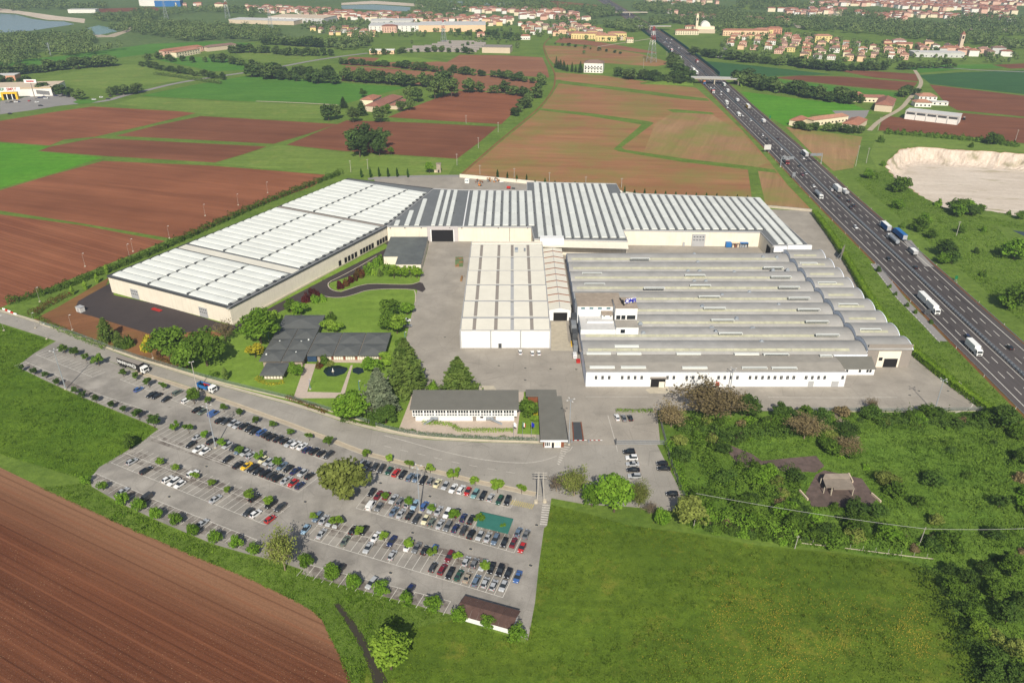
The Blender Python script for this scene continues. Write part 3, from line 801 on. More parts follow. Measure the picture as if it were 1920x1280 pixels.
for k in range(NV):
    yc = VY0 + VP*(k+.5)
    if k == 0:
        a = lv.build('roof_vault', [M['vault'], M['blue_grey']], fac, (0,yc,0), smooth=False); m1 = a.data
        b = rv.build('roof_vault', [M['vault'], M['blue_grey']], fac, (0,yc,0)); m2 = b.data
        sb = MB()
        i0 = 2
        for (pa, pb, xa, xb, dz) in ((lp[2],lp[3],X0+2,X1-2,.05),(rp[2],rp[3],X1+2,X2-2,.05)):
            for s_ in range(int((xb-xa)//6)):
                u0 = xa+s_*6+.1; u1 = u0+5.85
                sb.add([(u0,pa[0]-.03,pa[1]+dz),(u1,pa[0]-.03,pa[1]+dz),(u1,pb[0]-.03,pb[1]+dz),(u0,pb[0]-.03,pb[1]+dz)],[(0,1,2,3)])
        c = sb.build('roof_light_strip', M['vault_light'], fac, (0,yc,0)); m3 = c.data; c['kind'] = 'stuff'
    else:
        link('roof_vault', m1, fac, (0,yc,0)); link('roof_vault', m2, fac, (0,yc,0)); c = link('roof_light_strip', m3, fac, (0,yc,0)); c['kind'] = 'stuff'
    # dark crescent edge along the raised vault
    e = MB()
    for i in range(10):
        e.tube((X1-.12, rp[i][0], rp[i][1]+.02),(X1-.12, rp[i+1][0], rp[i+1][1]+.02), .11, n=4)
    e.build('arch_edge', M['grey_paint'], fac, (0,yc,0))
    e = MB()
    for i in range(10): e.tube((X2+.05, rp[i][0], rp[i][1]+.02),(X2+.05, rp[i+1][0], rp[i+1][1]+.02), .2, n=4)
    e.build('arch_edge', M['blue_grey'], fac, (0,yc,0))
    bx('valley_gutter','dark_trim',fac, X0+.2,(X2-.1 if k else X1-14.2), yc-VP/2-.3, yc-VP/2+.3, 5.9, 6.34)
YB = VY0+VP*NV
mb = MB().walls([(X0,263.9),(X1-14,263.9),(X1-14,VY0+.6),(X1+.4,VY0+.6),(X1+.4,YB),(X0,YB)], 0, 6.3)
mb.build('wall', M['blue_grey'], fac)
MB().walls([(X1+.1,279.8),(X2-.15,279.8),(X2-.15,YB),(X1+.1,YB)],0,8.45).build('wall',M['blue_grey'],fac)
bx('wall', 'white_wall', fac, X0+.05, 131.8, 263.6, 263.95, 0, 6.75)
mb = MB(); mb.add([(X0,263.95,6.55),(131.8,263.95,6.55),(131.8,271,7.1),(X0,271,7.1),(131.8,VY0,6.4),(X0,VY0,6.4)],[(0,1,2,3),(3,2,4,5)])
mb.build('roof', M['flat_roof'], fac)
bx('parapet', 'trim', fac, X0-.02,131.85,263.5,263.98,6.755,6.9)
c4_ = crop(1040,560,3.7646); c5_ = crop(1440,560,3.7646)
win_px = [c4_(x,555) for x in (292,338,385,477,522,568,614,796,841,932,977,1021,1067,1157,1201,1246,1290,1379,1422,1467,1511,1554,1599,1643,1687,1774)] + [c5_(x,564) for x in (48,93,137,181,268,311,355,398,525)]
for p in win_px:
    x, z = on_wall(p[0], p[1], 263.6)
    w = shared_box('window','glass',fac,(.95,.12,1.55),(x,263.59,3.55))
    shared_box('frame','trim',w,(.08,.05,1.55),(0,-.07,0))
bx('portal','taupe',fac,54.6,61,262.6,263.6,4.3,4.6); bx('portal_opening','dark',fac,55,60.7,263.3,263.62,.1,4.3); bx('door_panel','cream_wall',fac,58.2,60.4,263.1,263.5,.1,2.6)
x,_ = on_wall(*c4_(1148,605),263.6); bx('door','red',fac,x-.7,x+.7,263.5,263.62,.1,2.3)
for q in ((300,608,1.1),(470,608,1.4)):
    x,_ = on_wall(*c5_(q[0],q[1]),263.6); bx('door','trim',fac,x-q[2],x+q[2],263.5,263.62,.1,2.7)
# rooflight hatches: white kerbed boxes with a dark open front
def hatch(px, py, z, L=10.0, open_=True):
    if z > 7.5: z += .3
    x, y = G(px, py, z)
    k = (y-VY0) % VP - VP/2
    g = shared_box('roof_hatch','white_roof',fac,(L,1.3,.55),(x,y,z-.2))
    if open_: shared_box('hatch_opening','dark',g,(L-.5,.08,.3),(0,-.64,.18))
c6_ = crop(1280,300,3)
for x, y in ((70,648),(555,657),(600,715),(655,776),(710,840),(757,908),(815,983),(150,768),(180,833),(225,900),(270,975),(100,705),(510,605)): hatch(*c6_(x,y), 8.4)
for x, y in ((1410,637),(1425,697),(1680,555),(1760,720)): hatch(*crop(640,300,3)(x,y), 8.4)
for x, y in ((707,580),(811,690),(930,812),(1055,953)): hatch(*c6_(x,y), 9.6, 9)
for x, y in ((310,387),(525,388),(945,388),(1355,390),(1560,393),(335,483),(555,484),(988,487),(1410,488),(1620,489)): hatch(*c4_(x,y), 7.0, 10, x>1300 and y>450)
for x, y in ((60,393),(115,490),(410,403)): hatch(*c5_(x,y), 7.0, 10 if x<400 else 5)
hatch(*c4_(508,335), 8.0, 10, False)
# small roof vents
vm = MB(); vm.box(-.9,.9,-.6,.6,0,.8); vm.box(-.5,.5,-.4,.4,.8,1.3)
vdat = None
for x, y, c in [(65,527,c6_),(85,572,c6_),(30,622,c6_),(95,622,c6_),(290,628,c6_),(375,742,c6_),(65,680,c6_),(130,680,c6_),(540,812,c6_),(160,942,c6_),(390,943,c6_),(452,543,c6_),(530,545,c6_),(508,617,c6_),(590,615,c6_),(222,757,c6_),(108,823,c6_),(302,893,c6_),(185,962,c6_),(1110,203,c4_),(1400,205,c4_),(1460,300,c4_),(1138,230,c4_),(1285,135,c4_),(1042,50,c4_),(605,172,c4_),(625,238,c4_)]:
    X, Y = G(*c(x,y), 8.3)
    if vdat is None: o = vm.build('roof_vent', M['galv'], fac); vdat = o.data
    else: o = link('roof_vent', vdat, fac)
    o.location = (X, Y, 7.6)
# right hand block with portal, low annex
bx('end_wall','taupe',fac,146.3,164.5,279.5,279.78,0,10.6)
bx('portal','cream_wall',fac,150.9,160.2,279.3,279.5,.1,7.5); bx('portal_opening','dark',fac,153.8,159.4,279.2,279.32,.1,4.1); bx('window','glass',fac,151.5,153,279.2,279.31,3.2,4.7)
an = thing('low_annex','low white annex with grey roof between factory front and portal block','annex',(0,0,0))
bx('wall','white_wall',an,131.9,147.5,272.8,278.5,0,3.1)
mb = MB(); mb.add([(131.9,272.4,3.2),(147.8,272.4,3.2),(147.8,278.6,5.6),(131.9,278.6,5.6),(131.9,272.4,3.0),(147.8,272.4,3.0)],[(0,1,2,3),(4,5,1,0)]); mb.build('roof',M['lodge_roof'],an)
for x in (136.3,141.5,144.6,145.8): shared_box('window','glass',an,(.9,.1,1.2),(x,272.77,1.4))

# --- rooftop offices and tower ----------------------------------------
tw = thing('rooftop_office','white rooftop office block with small tower on the vaulted factory','building',(0,0,0))
bx('terrace_block','white_wall',tw,29.35,44.3,294.1,308.3,6,9.5); bx('terrace_deck','pale_grey',tw,29.8,44.2,294.5,308.2,9.502,9.56)
bx('parapet','white_wall',tw,29.3,44.3,294.0,294.3,9.5,9.9); bx('parapet','grey_paint',tw,29.25,29.55,294.3,308,9.5,10.3)
bx('raised_deck','pale_grey',tw,32.8,44.2,301.5,304.5,9.56,10.2); bx('deck_edge','white_wall',tw,32.7,44.2,301.2,301.5,9.56,10.35)
bx('upper_block','white_wall',tw,28.9,45.2,308.3,322,6,14.2); bx('roof','brown_felt',tw,28.7,48.5,308.1,322.2,14.203,14.5)
for x in (31.3,35,38.7,42.5): shared_box('window','blue_glass',tw,(1.8,.1,.8),(x,308.27,12.9))
bx('stair_head','white_wall',tw,39.3,44,304.2,308.3,9.56,11.9); bx('stair_roof','brown_felt',tw,39.2,44.05,304,308.25,11.903,12.1)
for x in (40.3,43.1): shared_box('window','glass',tw,(.8,.1,.4),(x,304.17,11.2))
bx('lower_room','white_wall',tw,44.4,53.9,294.0,301.1,6,11.0); bx('lower_room_roof','flat_roof',tw,44.3,54,293.9,301.15,11.003,11.2)
bx('window','glass',tw,46.3,48.2,293.93,294.02,8.4,10.1)
bx('tower_wall','white_wall',tw,44.6,54.1,301.15,312,6,16.6); bx('tower_roof','brown_felt',tw,44.5,54.2,301.0,312.1,16.603,16.85)
for a,b in ((45.1,46.9),(47.3,49.1),(49.7,53.4)): bx('window','glass',tw,a,b,301.08,301.17,11.4,13.3)
sg = thing('roof_sign','blue slanted lettering OMR on a white backing above the tower','sign',(51.2,305.2,16.85),R(16))
def text_mesh(name, body, size, m, parent, loc, rot, shear=0.0, extrude=.04, sx=1.0):
    cu = bpy.data.curves.new(name, 'FONT'); cu.body = body; cu.size = size; cu.align_x = 'CENTER'; cu.align_y = 'CENTER'
    cu.extrude = extrude; cu.shear = shear; cu.space_character = .92; cu.offset = size*.012
    o = bpy.data.objects.new(name, cu); col.objects.link(o)
    deps = bpy.context.evaluated_depsgraph_get()
    me = bpy.data.meshes.new_from_object(o.evaluated_get(deps))
    bpy.data.objects.remove(o)
    me.materials.clear(); me.materials.append(m)
    q = link(name, me, parent); q.location = loc; q.rotation_euler = rot; q.scale = (sx,1,1)
    return q
text_mesh('lettering','OMR',2.5,M['deep_blue'],sg,(.1,-.22,1.6),(R(72),0,0),.25,.14,1.0)
bk = MB(); bk.add([(-2.6,.1,.5),(2.1,.1,.5),(2.9,.3,2.6),(-1.7,.3,2.6),(-2.6,.02,.5),(2.1,.02,.5),(2.9,.2,2.6),(-1.7,.2,2.6)],[(0,3,2,1),(4,5,6,7),(0,1,5,4),(1,2,6,5),(2,3,7,6),(3,0,4,7)]); bk.build('backing',M['white_paint'],sg)
fr = MB(); [fr.tube((x,.3,0),(x,.3,2.2),.06,n=4) for x in (-1.4,0,1.6)]; [fr.tube((x,1.5,0),(x,.3,2),.05,n=4) for x in (-1.4,1.6)]; fr.build('support_frame',M['galv'],sg)
al = thing('roof_aerial_mast','dark lattice aerial mast lying beside the roof sign','mast',(48.3,306,16.85))
a_ = MB(); a_.tube((0,-3,.4),(-1,4,.5),.12,n=4); a_.tube((.4,-3,.4),(-.6,4,.5),.12,n=4); a_.tube((0,-3,.7),(-1,4,.8),.12,n=4); a_.box(-.7,.3,-1,1,.2,1.1); a_.build('lattice',M['black_paint'],al)

# --- extract plant beside the factory -----------------------------------
ep = thing('dust_extraction_plant','dark grey filter boxes and ducts against the factory side wall','machine',(0,0,0))
for i,(x0,x1,y0,y1,z0,z1) in enumerate(((26.3,28.6,298,303,2,6),(26.2,28.4,304,309,3,7.2),(26.6,28.8,310,315,3,8),(26.4,28.5,292,297,.2,3.4))):
    bx('filter_box','grey_paint' if i%2 else 'dark_trim',ep,x0,x1,y0,y1,z0,z1)
d = MB(); d.tube((28.7,285,4.6),(28.7,300,4.9),.45,n=8); d.build('duct',M['taupe'],ep)
d = MB()
for x,y in ((26.5,293),(28.2,293),(26.5,302),(28.2,302),(26.7,314),(28.6,314),(26.4,308.5),(28.2,308.5)): d.tube((x,y,.1),(x,y,4),.12,n=4)
d.build('stand',M['black_paint'],ep); bx('skip','red',ep,27,28.6,282.5,284.5,.15,1.2); bx('hose_reel','yellow',ep,25.8,26.2,297,302,.15,.5)

# --- white hall ---------------------------------------------------------
hl = thing('white_hall','tall white hall with stepped cream shed roof and three front panels','hall',(0,0,0))
hx0,hx1,hy0,hy1 = -22.3,16.6,296.0,402.0
mb = MB().walls([(hx0,hy0),(hx1,hy0),(hx1,hy1),(hx0,hy1)],0,8.6); mb.build('wall',M['white_wall'],hl)
steps = [(295.9,305.4,309.3),(309.3,322.9,326.6),(326.6,341.3,344.9),(344.9,359.4,362.8),(362.8,377.3,380.9),(380.9,395.5,399.0)]
strips_x = (-16.3,-7.0,.1,8.6)
for j,(ya,yb,yc) in enumerate(steps):
    edges = [hx0+.4]+[v for s in strips_x for v in (s-.75,s+.75)]+[hx1-.4]
    for i in range(0,len(edges),2):
        a,b = edges[i],edges[i+1]
        MB().add([(a,ya,8.65),(b,ya,8.65),(b,yb,9.7),(a,yb,9.7),(a,ya,8.3),(b,ya,8.3)],[(0,1,2,3),(4,5,1,0)]).build('roof_panel',M['cream_roof'],hl)
    for i,s in enumerate(strips_x):
        mt = 'trim' if (i==2 and j<5) else 'taupe'
        MB().add([(s-.75,ya+.6,8.62),(s+.75,ya+.6,8.62),(s+.75,yb-.3,9.55),(s-.75,yb-.3,9.55)],[(0,1,2,3)]).build('roof_light',M[mt],hl)
        MB().add([(s-.75,ya,8.67),(s+.75,ya,8.67),(s+.75,ya+.6,8.73),(s-.75,ya+.6,8.73)],[(0,1,2,3)]).build('roof_light_kerb',M['cream_roof'],hl)
    MB().add([(hx0+.4,yb,9.7),(hx1-.4,yb,9.7),(hx1-.4,yc,8.62),(hx0+.4,yc,8.62)],[(0,1,2,3)]).build('roof_step',M['pale_grey'],hl)
    bx('ridge','trim',hl,hx0+.3,hx1-.3,yb-.12,yb+.12,9.68,9.82)
bx('back_strip','cream_wall',hl,hx0+.3,hx1-.3,399.1,402,8.3,9.3)
for a,b in ((hx0-.05,hx0+.35),(hx1-.35,hx1+.05)): bx('gutter','trim',hl,a,b,hy0-.1,hy1,8.5,9.45)
bx('eave','trim',hl,hx0-.1,hx1+.1,hy0-.15,hy0+.05,8.55,8.95)
for x in (hx0+.1,-9.2,3.7,hx1-.1): bx('pilaster','trim',hl,x-.3,x+.3,hy0-.2,hy0,.1,8.55)
bx('door','dark_trim',hl,-5.9,-4.5,hy0-.08,hy0+.02,.15,2.3); bx('roof_tank','galv',hl,1.5,3.2,386,389.5,9.3,10.6); bx('roof_fan','grey_paint',hl,6.3,7.3,387,389,9.4,10.4)
# --- covered link building ----------------------------------------------
lk = thing('covered_link','narrow cream link building with ribbed double pitch roof and open end','building',(0,0,0))
MB().walls([(17.2,322.8),(27.2,322.8),(27.2,403),(17.2,403)],0,5.6).build('wall',M['white_wall'],lk)
yy = 322.6; k = 0
while yy < 402:
    y2 = min(402.6, yy+8.0)
    for a,b,za,zb in ((17.0,22.1,5.7,6.6),(22.1,27.4,6.6,5.7)):
        MB().add([(a,yy,za),(b,yy,zb),(b,y2-.35,zb),(a,y2-.35,za)],[(0,1,2,3)]).build('roof_panel',M['cream_roof'],lk)
        MB().add([(a,y2-.35,za),(b,y2-.35,zb),(b,y2,zb+.02),(a,y2,za+.02),(a,y2-.35,za+.3),(b,y2-.35,zb+.3),(b,y2,zb+.3),(a,y2,za+.3)],[(4,5,6,7),(0,1,5,4),(1,2,6,5),(2,3,7,6),(3,0,4,7)]).build('roof_rib',M['rust'],lk)
    yy = y2
MB().add([(17.2,322.7,5.6),(27.2,322.7,5.6),(22.1,322.7,6.5)],[(0,1,2)]).build('gable',M['white_wall'],lk)
bx('opening','dark',lk,19.2,25.6,322.6,322.85,.15,4.2); bx('ridge_cap','trim',lk,22.0,22.25,322.6,402.6,6.62,6.75)
bx('end_block','white_wall',lk,15.5,28.5,402.2,406.5,6,11.0)

# --- rear works: striped roofs --------------------------------------------
rw = thing('rear_works','long cream rear works with white roof strips between grey bands','factory',(0,0,0))
ZR = 9.0
RW = [(-72.4,427.2),(11.2,426.3),(12.4,406.5),(63.6,403.0),(63.4,420.8),(141.2,417.8),(141.9,396.4),(161.0,396.6),(156.5,481.5),(71,491.5),(70.4,512.6),(10.2,516.6),(9.9,497.2),(-33,498.4),(-52,501.3)]
MB().prism(RW,.05,ZR-.1).build('wall',M['cream_wall'],rw)
MB().add([(p[0],p[1],ZR-.06) for p in RW],[tuple(range(len(RW)))]).build('roof_deck',M['grey_roof'],rw)
mb = MB(); n_ = len(RW)
for i in range(n_):
    a,b = RW[i],RW[(i+1)%n_]; h = math.atan2(b[1]-a[1],b[0]-a[0])
    mb.obox(((a[0]+b[0])/2,(a[1]+b[1])/2),math.hypot(b[0]-a[0],b[1]-a[1])+.3,.35,ZR-.45,ZR+.35,h)
mb.build('parapet',M['trim'],rw)
seg_cache = {}
def strip(x, ya, yb, cuts, w=3.55, skew=0.0, end_round=True):
    """white vaulted roof strip along y, broken into panels at the cuts"""
    ys = [ya]+sorted(c for c in cuts if ya+3 < c < yb-3)+[yb]
    for a,b in zip(ys[:-1],ys[1:]):
        key = (round(b-a,1),w)
        if key not in seg_cache:
            mb = MB(); Ls = b-a-.25; n = 6
            prof = [(-w/2*math.cos(math.pi*i/n), .2+.62*math.sin(math.pi*i/n)**.45) for i in range(n+1)]
            for i in range(n):
                p,q = prof[i],prof[i+1]
                mb.add([(p[0],.12,p[1]),(p[0],Ls,p[1]),(q[0],Ls,q[1]),(q[0],.12,q[1])],[(0,1,2,3)])
            mb.add([(p[0],.12,p[1]) for p in prof],[tuple(range(n+1))]); mb.add([(p[0],Ls,p[1]) for p in prof],[tuple(range(n,-1,-1))])
            o = mb.build('roof_strip',M['white_roof'],rw); seg_cache[key] = o.data
        else: o = link('roof_strip',seg_cache[key],rw)
        o.location = (x,a,ZR-.06)
        shared_box('strip_notch','dark_trim',rw,(.7,1.3,.35),(x+w/2+.25,a+.7,ZR-.05))
P_ = 5.02
for x,yt in ((-67.2,437),(-61.2,455),(-55.3,478)): strip(x,428.2,yt,(),2.9)
for x in (-45.8,-41.4,-37.0): strip(x,428,497,(451,474),2.6)
cuts = (450.5,472.5,494)
for k in range(9):
    x = -23.8+P_*k; strip(x,428 if x<12 else 408,495.5,cuts)
x0s = 16.4
for k in range(10):
    x = x0s+P_*k; strip(x,(408 if x<62 else 422),514-.25*k,cuts+(427,))
k = 0; x = x0s+P_*10
while x < 157:
    strip(x,(398 if x>142.5 else 421.5),489.5-(x-70)*.1,(443,466,420)); x += P_
bx('link_screen','white_wall',rw,-28.6,-27.9,428.2,497,ZR-.04,ZR+.02)
ext = MB(); ext.add([(12.4,406.4,8.3),(63.6,402.9,8.3),(63.6,396.5,7.0),(12.4,400,7.0)],[(3,2,1,0)]); ext.build('canopy',M['cream_wall'],rw)
bx('portal','pink_trim',rw,-49.3,-31.2,426.4,427.1,.1,9.2); bx('portal_opening','dark',rw,-46.7,-34.1,426.3,426.45,.1,7.2)
for a,b in ((-47.3,-46.7),(-34.1,-33.5)): bx('portal_jamb','white_wall',rw,a,b,426.2,426.5,.1,7.4)
for x in (-70.5,-62,-52.5,-36,-29,-8,9): shared_box('wall_lamp','dark_trim',rw,(.5,.3,.5),(x,426.5 if x<-29 else 426.2,8.2))
for x in (-1.5,): bx('downpipe','dark_trim',rw,x,x+.2,426.1,426.4,.1,8.6)
dr = bx('sliding_door','trim',rw,103,110.5,418.7,419.0,.1,7.3)
for r_ in range(2):
    for i in range(4): shared_box('door_pane','dark_trim',dr,(.8,.06,.6),(104.2+i*1.7,418.68,3.6+r_*1.9))
bx('door','trim',rw,98,99.2,418.85,419.1,.1,2.4); bx('side_opening','dark',rw,141.6,141.75,399,409,.1,6.5)
bx('parapet_screen','white_wall',rw,149.3,162.5,394.6,396.2,7.2,9.6); bx('parapet_screen','white_wall',rw,141.6,148.6,393.2,394.4,6.4,9.6)

# --- flat roofed annex in front of the portal ---------------------------------
fa = thing('flat_roof_annex','cream annex with patched dark flat roof behind clipped bushes','annex',(0,0,0))
FA = [(-69.4,391.2),(-61.4,391.2),(-61.4,380),(-48.1,380),(-48.3,421),(-69.6,421)]
MB().prism(FA,.05,4.7).build('wall',M['cream_wall'],fa); MB().prism([(p[0]+(.15 if p[0]>-55 else -.15),p[1]+(-.15 if p[1]<400 else .15)) for p in FA],4.703,5.0).build('roof',M['annex_roof'],fa)

# --- left warehouse ------------------------------------------------------------
wh = thing('left_warehouse','long cream warehouse with white shed roof panels on the left','warehouse',(0,0,0))
WA = (-200.5,354.7); va = R(63.2); vd = (math.cos(va),math.sin(va)); ud = (math.sin(va),-math.cos(va))
def wp(u,v): return (WA[0]+ud[0]*u+vd[0]*v, WA[1]+ud[1]*u+vd[1]*v)
WH = [WA, wp(80.8,0), (-72.7,427.0), (-52.3,501.4), wp(1,191.5)]
MB().prism(WH,.05,8.8).build('wall',M['cream_wall'],wh)
MB().add([(p[0],p[1],8.84) for p in WH],[tuple(range(5))]).build('roof_deck',M['grey_roof'],wh)
mb = MB()
for i in range(5):
    a,b = WH[i],WH[(i+1)%5]; h = math.atan2(b[1]-a[1],b[0]-a[0]); L_ = math.hypot(b[0]-a[0],b[1]-a[1])
    nx,ny = math.sin(h),-math.cos(h)
    mb.obox(((a[0]+b[0])/2+nx*.05,(a[1]+b[1])/2+ny*.05),L_+.4,.7,8.4,9.25,h)
mb.build('parapet',M['dark_trim'],wh)
MB().obox(wp(81.05,62),128,.3,8.9,9.3,va).build('parapet_cap',M['trim'],wh)
def u_max(v):
    """right limit of the roof at distance v from the front"""
    a = wp(0,v); best = 80.0
    (x1,y1),(x2,y2) = WH[2],WH[3]
    den = ud[0]*(y2-y1)-ud[1]*(x2-x1)
    t = ((x1-a[0])*(y2-y1)-(y1-a[1])*(x2-x1))/den
    s = ((x1-a[0])*ud[1]-(y1-a[1])*ud[0])/den
    if -.05 <= s <= 1.05: best = min(best,t)
    (x1,y1),(x2,y2) = WH[3],WH[4]
    den = ud[0]*(y2-y1)-ud[1]*(x2-x1)
    t = ((x1-a[0])*(y2-y1)-(y1-a[1])*(x2-x1))/den
    s = ((x1-a[0])*ud[1]-(y1-a[1])*ud[0])/den
    if 0 <= s <= 1 and t > 0: best = min(best,t)
    return best
def shed_panel(u0,u1,v0,w):
    key = ('shed',round(u1-u0,1),round(w,2))
    if key not in seg_cache:
        mb = MB(); Lp = u1-u0; n = 6
        prof = [(w*i/n, .25+1.05*(i/n)**.8 if i < n else .9) for i in range(n+1)]
        prof = [(0,.12),(w*.06,.34),(w*.3,.56),(w*.6,.66),(w*.9,.6),(w,.34)]
        for p,q in zip(prof[:-1],prof[1:]):
            mb.add([(0,p[0],p[1]),(Lp,p[0],p[1]),(Lp-.0,q[0],q[1]),(0,q[0],q[1])],[(0,1,2,3)])
        mb.add([(0,p[0],p[1]) for p in prof]+[(0,w,0),(0,0,0)],[tuple(range(len(prof)+2))]); mb.add([(Lp,p[0],p[1]) for p in prof]+[(Lp,w,0),(Lp,0,0)],[tuple(range(len(prof)+1,-1,-1))])
        o = mb.build('roof_panel',M['white_roof'],wh); seg_cache[key] = o.data
    else: o = link('roof_panel',seg_cache[key],wh)
    p = wp(u0,v0); o.location = (p[0],p[1],8.86); o.rotation_euler = (0,0,va-R(90))
rows = [1.6+5.85*i for i in range(7)] + [50.8+5.85*i for i in range(12)] + [124.5+5.85*i for i in range(11)]
for v0 in rows:
    um = min(u_max(v0+1),u_max(v0+5))-1.2
    marks = [1.2,27.2,53.4,79.6]
    for a,b in zip(marks[:-1],marks[1:]):
        b2 = min(b-1.4,um)
        if b2-a > 3:
            shed_panel(a,b2,v0,5.3)
            p = wp(b2+.7,v0+.9); shared_box('roof_notch','dark_trim',wh,(1.3,1.6,.7),(p[0],p[1],8.86),va-R(90))
MB().obox(wp(40,46.4),79,5.2,8.86,8.98,va-R(90)).build('roof_walkway',M['cream_roof'],wh)
MB().obox(wp(40,122.4),79,1.6,8.86,9.2,va-R(90)).build('roof_walkway',M['taupe'],wh)
for u in (17.2,63.2):
    a = wp(u,0); d_ = MB().obox((a[0]-vd[0]*.1,a[1]-vd[1]*.1),5.2,.25,.15,5.2,va-R(90)).build('sliding_door',M['trim'],wh)
    for r_ in range(2):
        for i in range(4):
            q = wp(u-1.8+1.2*i,-.25); shared_box('door_pane','dark_trim',d_,(.55,.06,.6),(q[0],q[1],2.4+1.5*r_),va-R(90))
dock = [0,1,2,3]
ds = []
for a,b,n_ in (((-91.3,392.8),(-87.3,400.8),4),((-85.2,405.2),(-80.4,414.6),5),((-78.2,419.3),(-74.6,426.5),4),((-93.6,388.4),(-93.6,388.4),1)):
    for i in range(n_):
        t = i/max(1,n_-1); ds.append((a[0]+(b[0]-a[0])*t, a[1]+(b[1]-a[1])*t))
for x,y in ds:
    v = (x-wp(80.8,0)[0])*vd[0]+(y-wp(80.8,0)[1])*vd[1]; p = wp(80.92+.75*v/122,v)
    shared_box('dock_door','dark',wh,(1.9,.2,2.8),(p[0],p[1],.9),va)
MB().obox(wp(81.2,62),124,.7,.1,.8,va).build('plinth',M['concrete'],wh)

# --- office pavilion -------------------------------------------------------------
pv = thing('office_pavilion','low grey office pavilion of square hipped roof modules on the lawn','building',(0,0,0))
def module(x0,x1,y0,y1,z,rise=.9):
    mb = MB(); cx,cy = (x0+x1)/2,(y0+y1)/2; q=.22
    ring0 = [(x0+.15,y0+.15,z-.5),(x1-.15,y0+.15,z-.5),(x1-.15,y1-.15,z-.5),(x0+.15,y1-.15,z-.5)]
    ring = [(p[0],p[1],z) for p in ring0]
    dx,dy = (x1-x0)*.5*(1-q),(y1-y0)*.5*(1-q)
    apex = [(cx-dx*.1,cy-dy*.1,z+rise),(cx+dx*.1,cy-dy*.1,z+rise),(cx+dx*.1,cy+dy*.1,z+rise),(cx-dx*.1,cy+dy*.1,z+rise)]
    mb.add(ring0+ring+apex,[(0,1,5,4),(1,2,6,5),(2,3,7,6),(3,0,4,7),(4,5,9,8),(5,6,10,9),(6,7,11,10),(7,4,8,11),(8,9,10,11)])
    return mb.build('roof_module',M['slate'],pv)
ym = [278.5,288.4,298.2,308.2]
for a,b in zip(ym[:-1],ym[1:]):
    module(-104.6,-95.3,a,b,3.5); module(-95.3,-85.9,a,b,3.5)
module(-104.8,-86,308.2,321.6,3.6,1.3)
for a,b in ((-85.9,-74.8),(-74.8,-64.3),(-64.3,-53.2)):
    module(a,b,283.4,293.8,3.4); module(a,b,293.8,304.4,3.4)
module(-101.4,-91.4,268,278.3,2.9)
MB().prism([(-103.2,279.6),(-87,279.6),(-87,320.3),(-103.2,320.3)],.1,3.1).build('wall',M['brown_felt'],pv)
MB().prism([(-86.9,285),(-54.6,285),(-54.6,303),(-86.9,303)],.1,3.0).build('wall',M['brown_felt'],pv)
MB().prism([(-100,269.4),(-92.6,269.4),(-92.6,278.4),(-100,278.4)],.1,2.4).build('wall',M['brown_felt'],pv)
for i in range(26):
    x = -80.6+i; 
    shared_box('blind','cream_wall' if i%5 else 'rust',pv,(.72,.08,1.9),(x,284.9,.5))
for i in range(6): shared_box('blind','cream_wall',pv,(.8,.08,1.6),(-99.4+i*1.25,269.3,.5))
bx('entrance','entrance_blue',pv,-85.8,-82,283.6,284.9,.2,2.6)
for px,py in ((545,298),(697,300),(748,287),(450,390),(660,376)):
    x,y = G(*crop(380,560,3.7646)(px,py),4.2); shared_box('roof_dome','white_roof',pv,(.6,.6,.5),(x,y,3.9))

# --- two storey office and gate lodge -----------------------------------------------
of = thing('roadside_office','long white two storey office with grey roof and outside stairs','building',(0,0,0))
bx('lower_wall','white_wall',of,-35.6,.8,239.3,249,.1,2.7); bx('upper_wall','white_wall',of,-36.6,1.8,238.4,249.8,2.703,5.6)
MB().add([(-37.4,238.1,5.85),(2.5,238.1,5.85),(2.5,250.6,6.6),(-37.4,250.6,6.6),(-37.4,238.1,5.6),(2.5,238.1,5.6),(2.5,250.6,6.3),(-37.4,250.6,6.3)],[(0,1,2,3),(4,5,1,0),(5,6,2,1),(6,7,3,2),(7,4,0,3)]).build('roof',M['lodge_roof'],of)
x = -36.0; i = 0
while x < 1.2:
    skip = (7 <= i % 30 <= 8)
    shared_box('window','glass',of,(.72,.08,1.05),(x,238.37,4.2)); shared_box('window','glass',of,(.72,.08,.5),(x,238.37,3.2))
    x += .98 + (.25 if i % 4 == 3 else 0); i += 1
for x in (-14.5,-7.3): bx('door','taupe',of,x,x+1.3,239.2,239.32,.15,2.2)
bx('window','glass',of,-11.7,-10.6,239.2,239.32,1.4,2.1)
for xa,xb in ((-28.5,-32.4),(-8.2,-3.6)):
    s = MB()
    for k in range(10):
        t = k/10; xx = xa+(xb-xa)*t; w_ = abs(xb-xa)/10
        s.box(min(xx,xx+(w_ if xb>xa else -w_)),max(xx,xx+(w_ if xb>xa else -w_)),236.4,237.6,2.5*(1-t)+.05,2.75*(1-t)+.12)
    s.tube((xa,236.4,3.7),(xb,236.4,1.1),.05,n=4); s.build('stair',M['galv'],of)
    bx('landing','galv',of,xa-1.4,xa+1.4,236.4,238,2.55,2.7)
gl = thing('gate_lodge','single storey gate lodge with long dark flat roof beside the barrier','building',(0,0,0))
GLP = [(9.9,222.2),(19.4,222.2),(18.9,251.4),(17.2,251.4),(17.1,256),(5.3,256.2),(5.3,251.4),(9.9,251.4)]
MB().prism([(11,222.9),(18.2,222.9),(17.9,251),(16.4,251),(16.4,255.4),(6.1,255.4),(6.1,252),(11,252)],.1,3.0).build('wall',M['rust'],gl)
MB().prism(GLP,3.0,3.4,bottom=True).build('roof',M['lodge_roof'],gl)
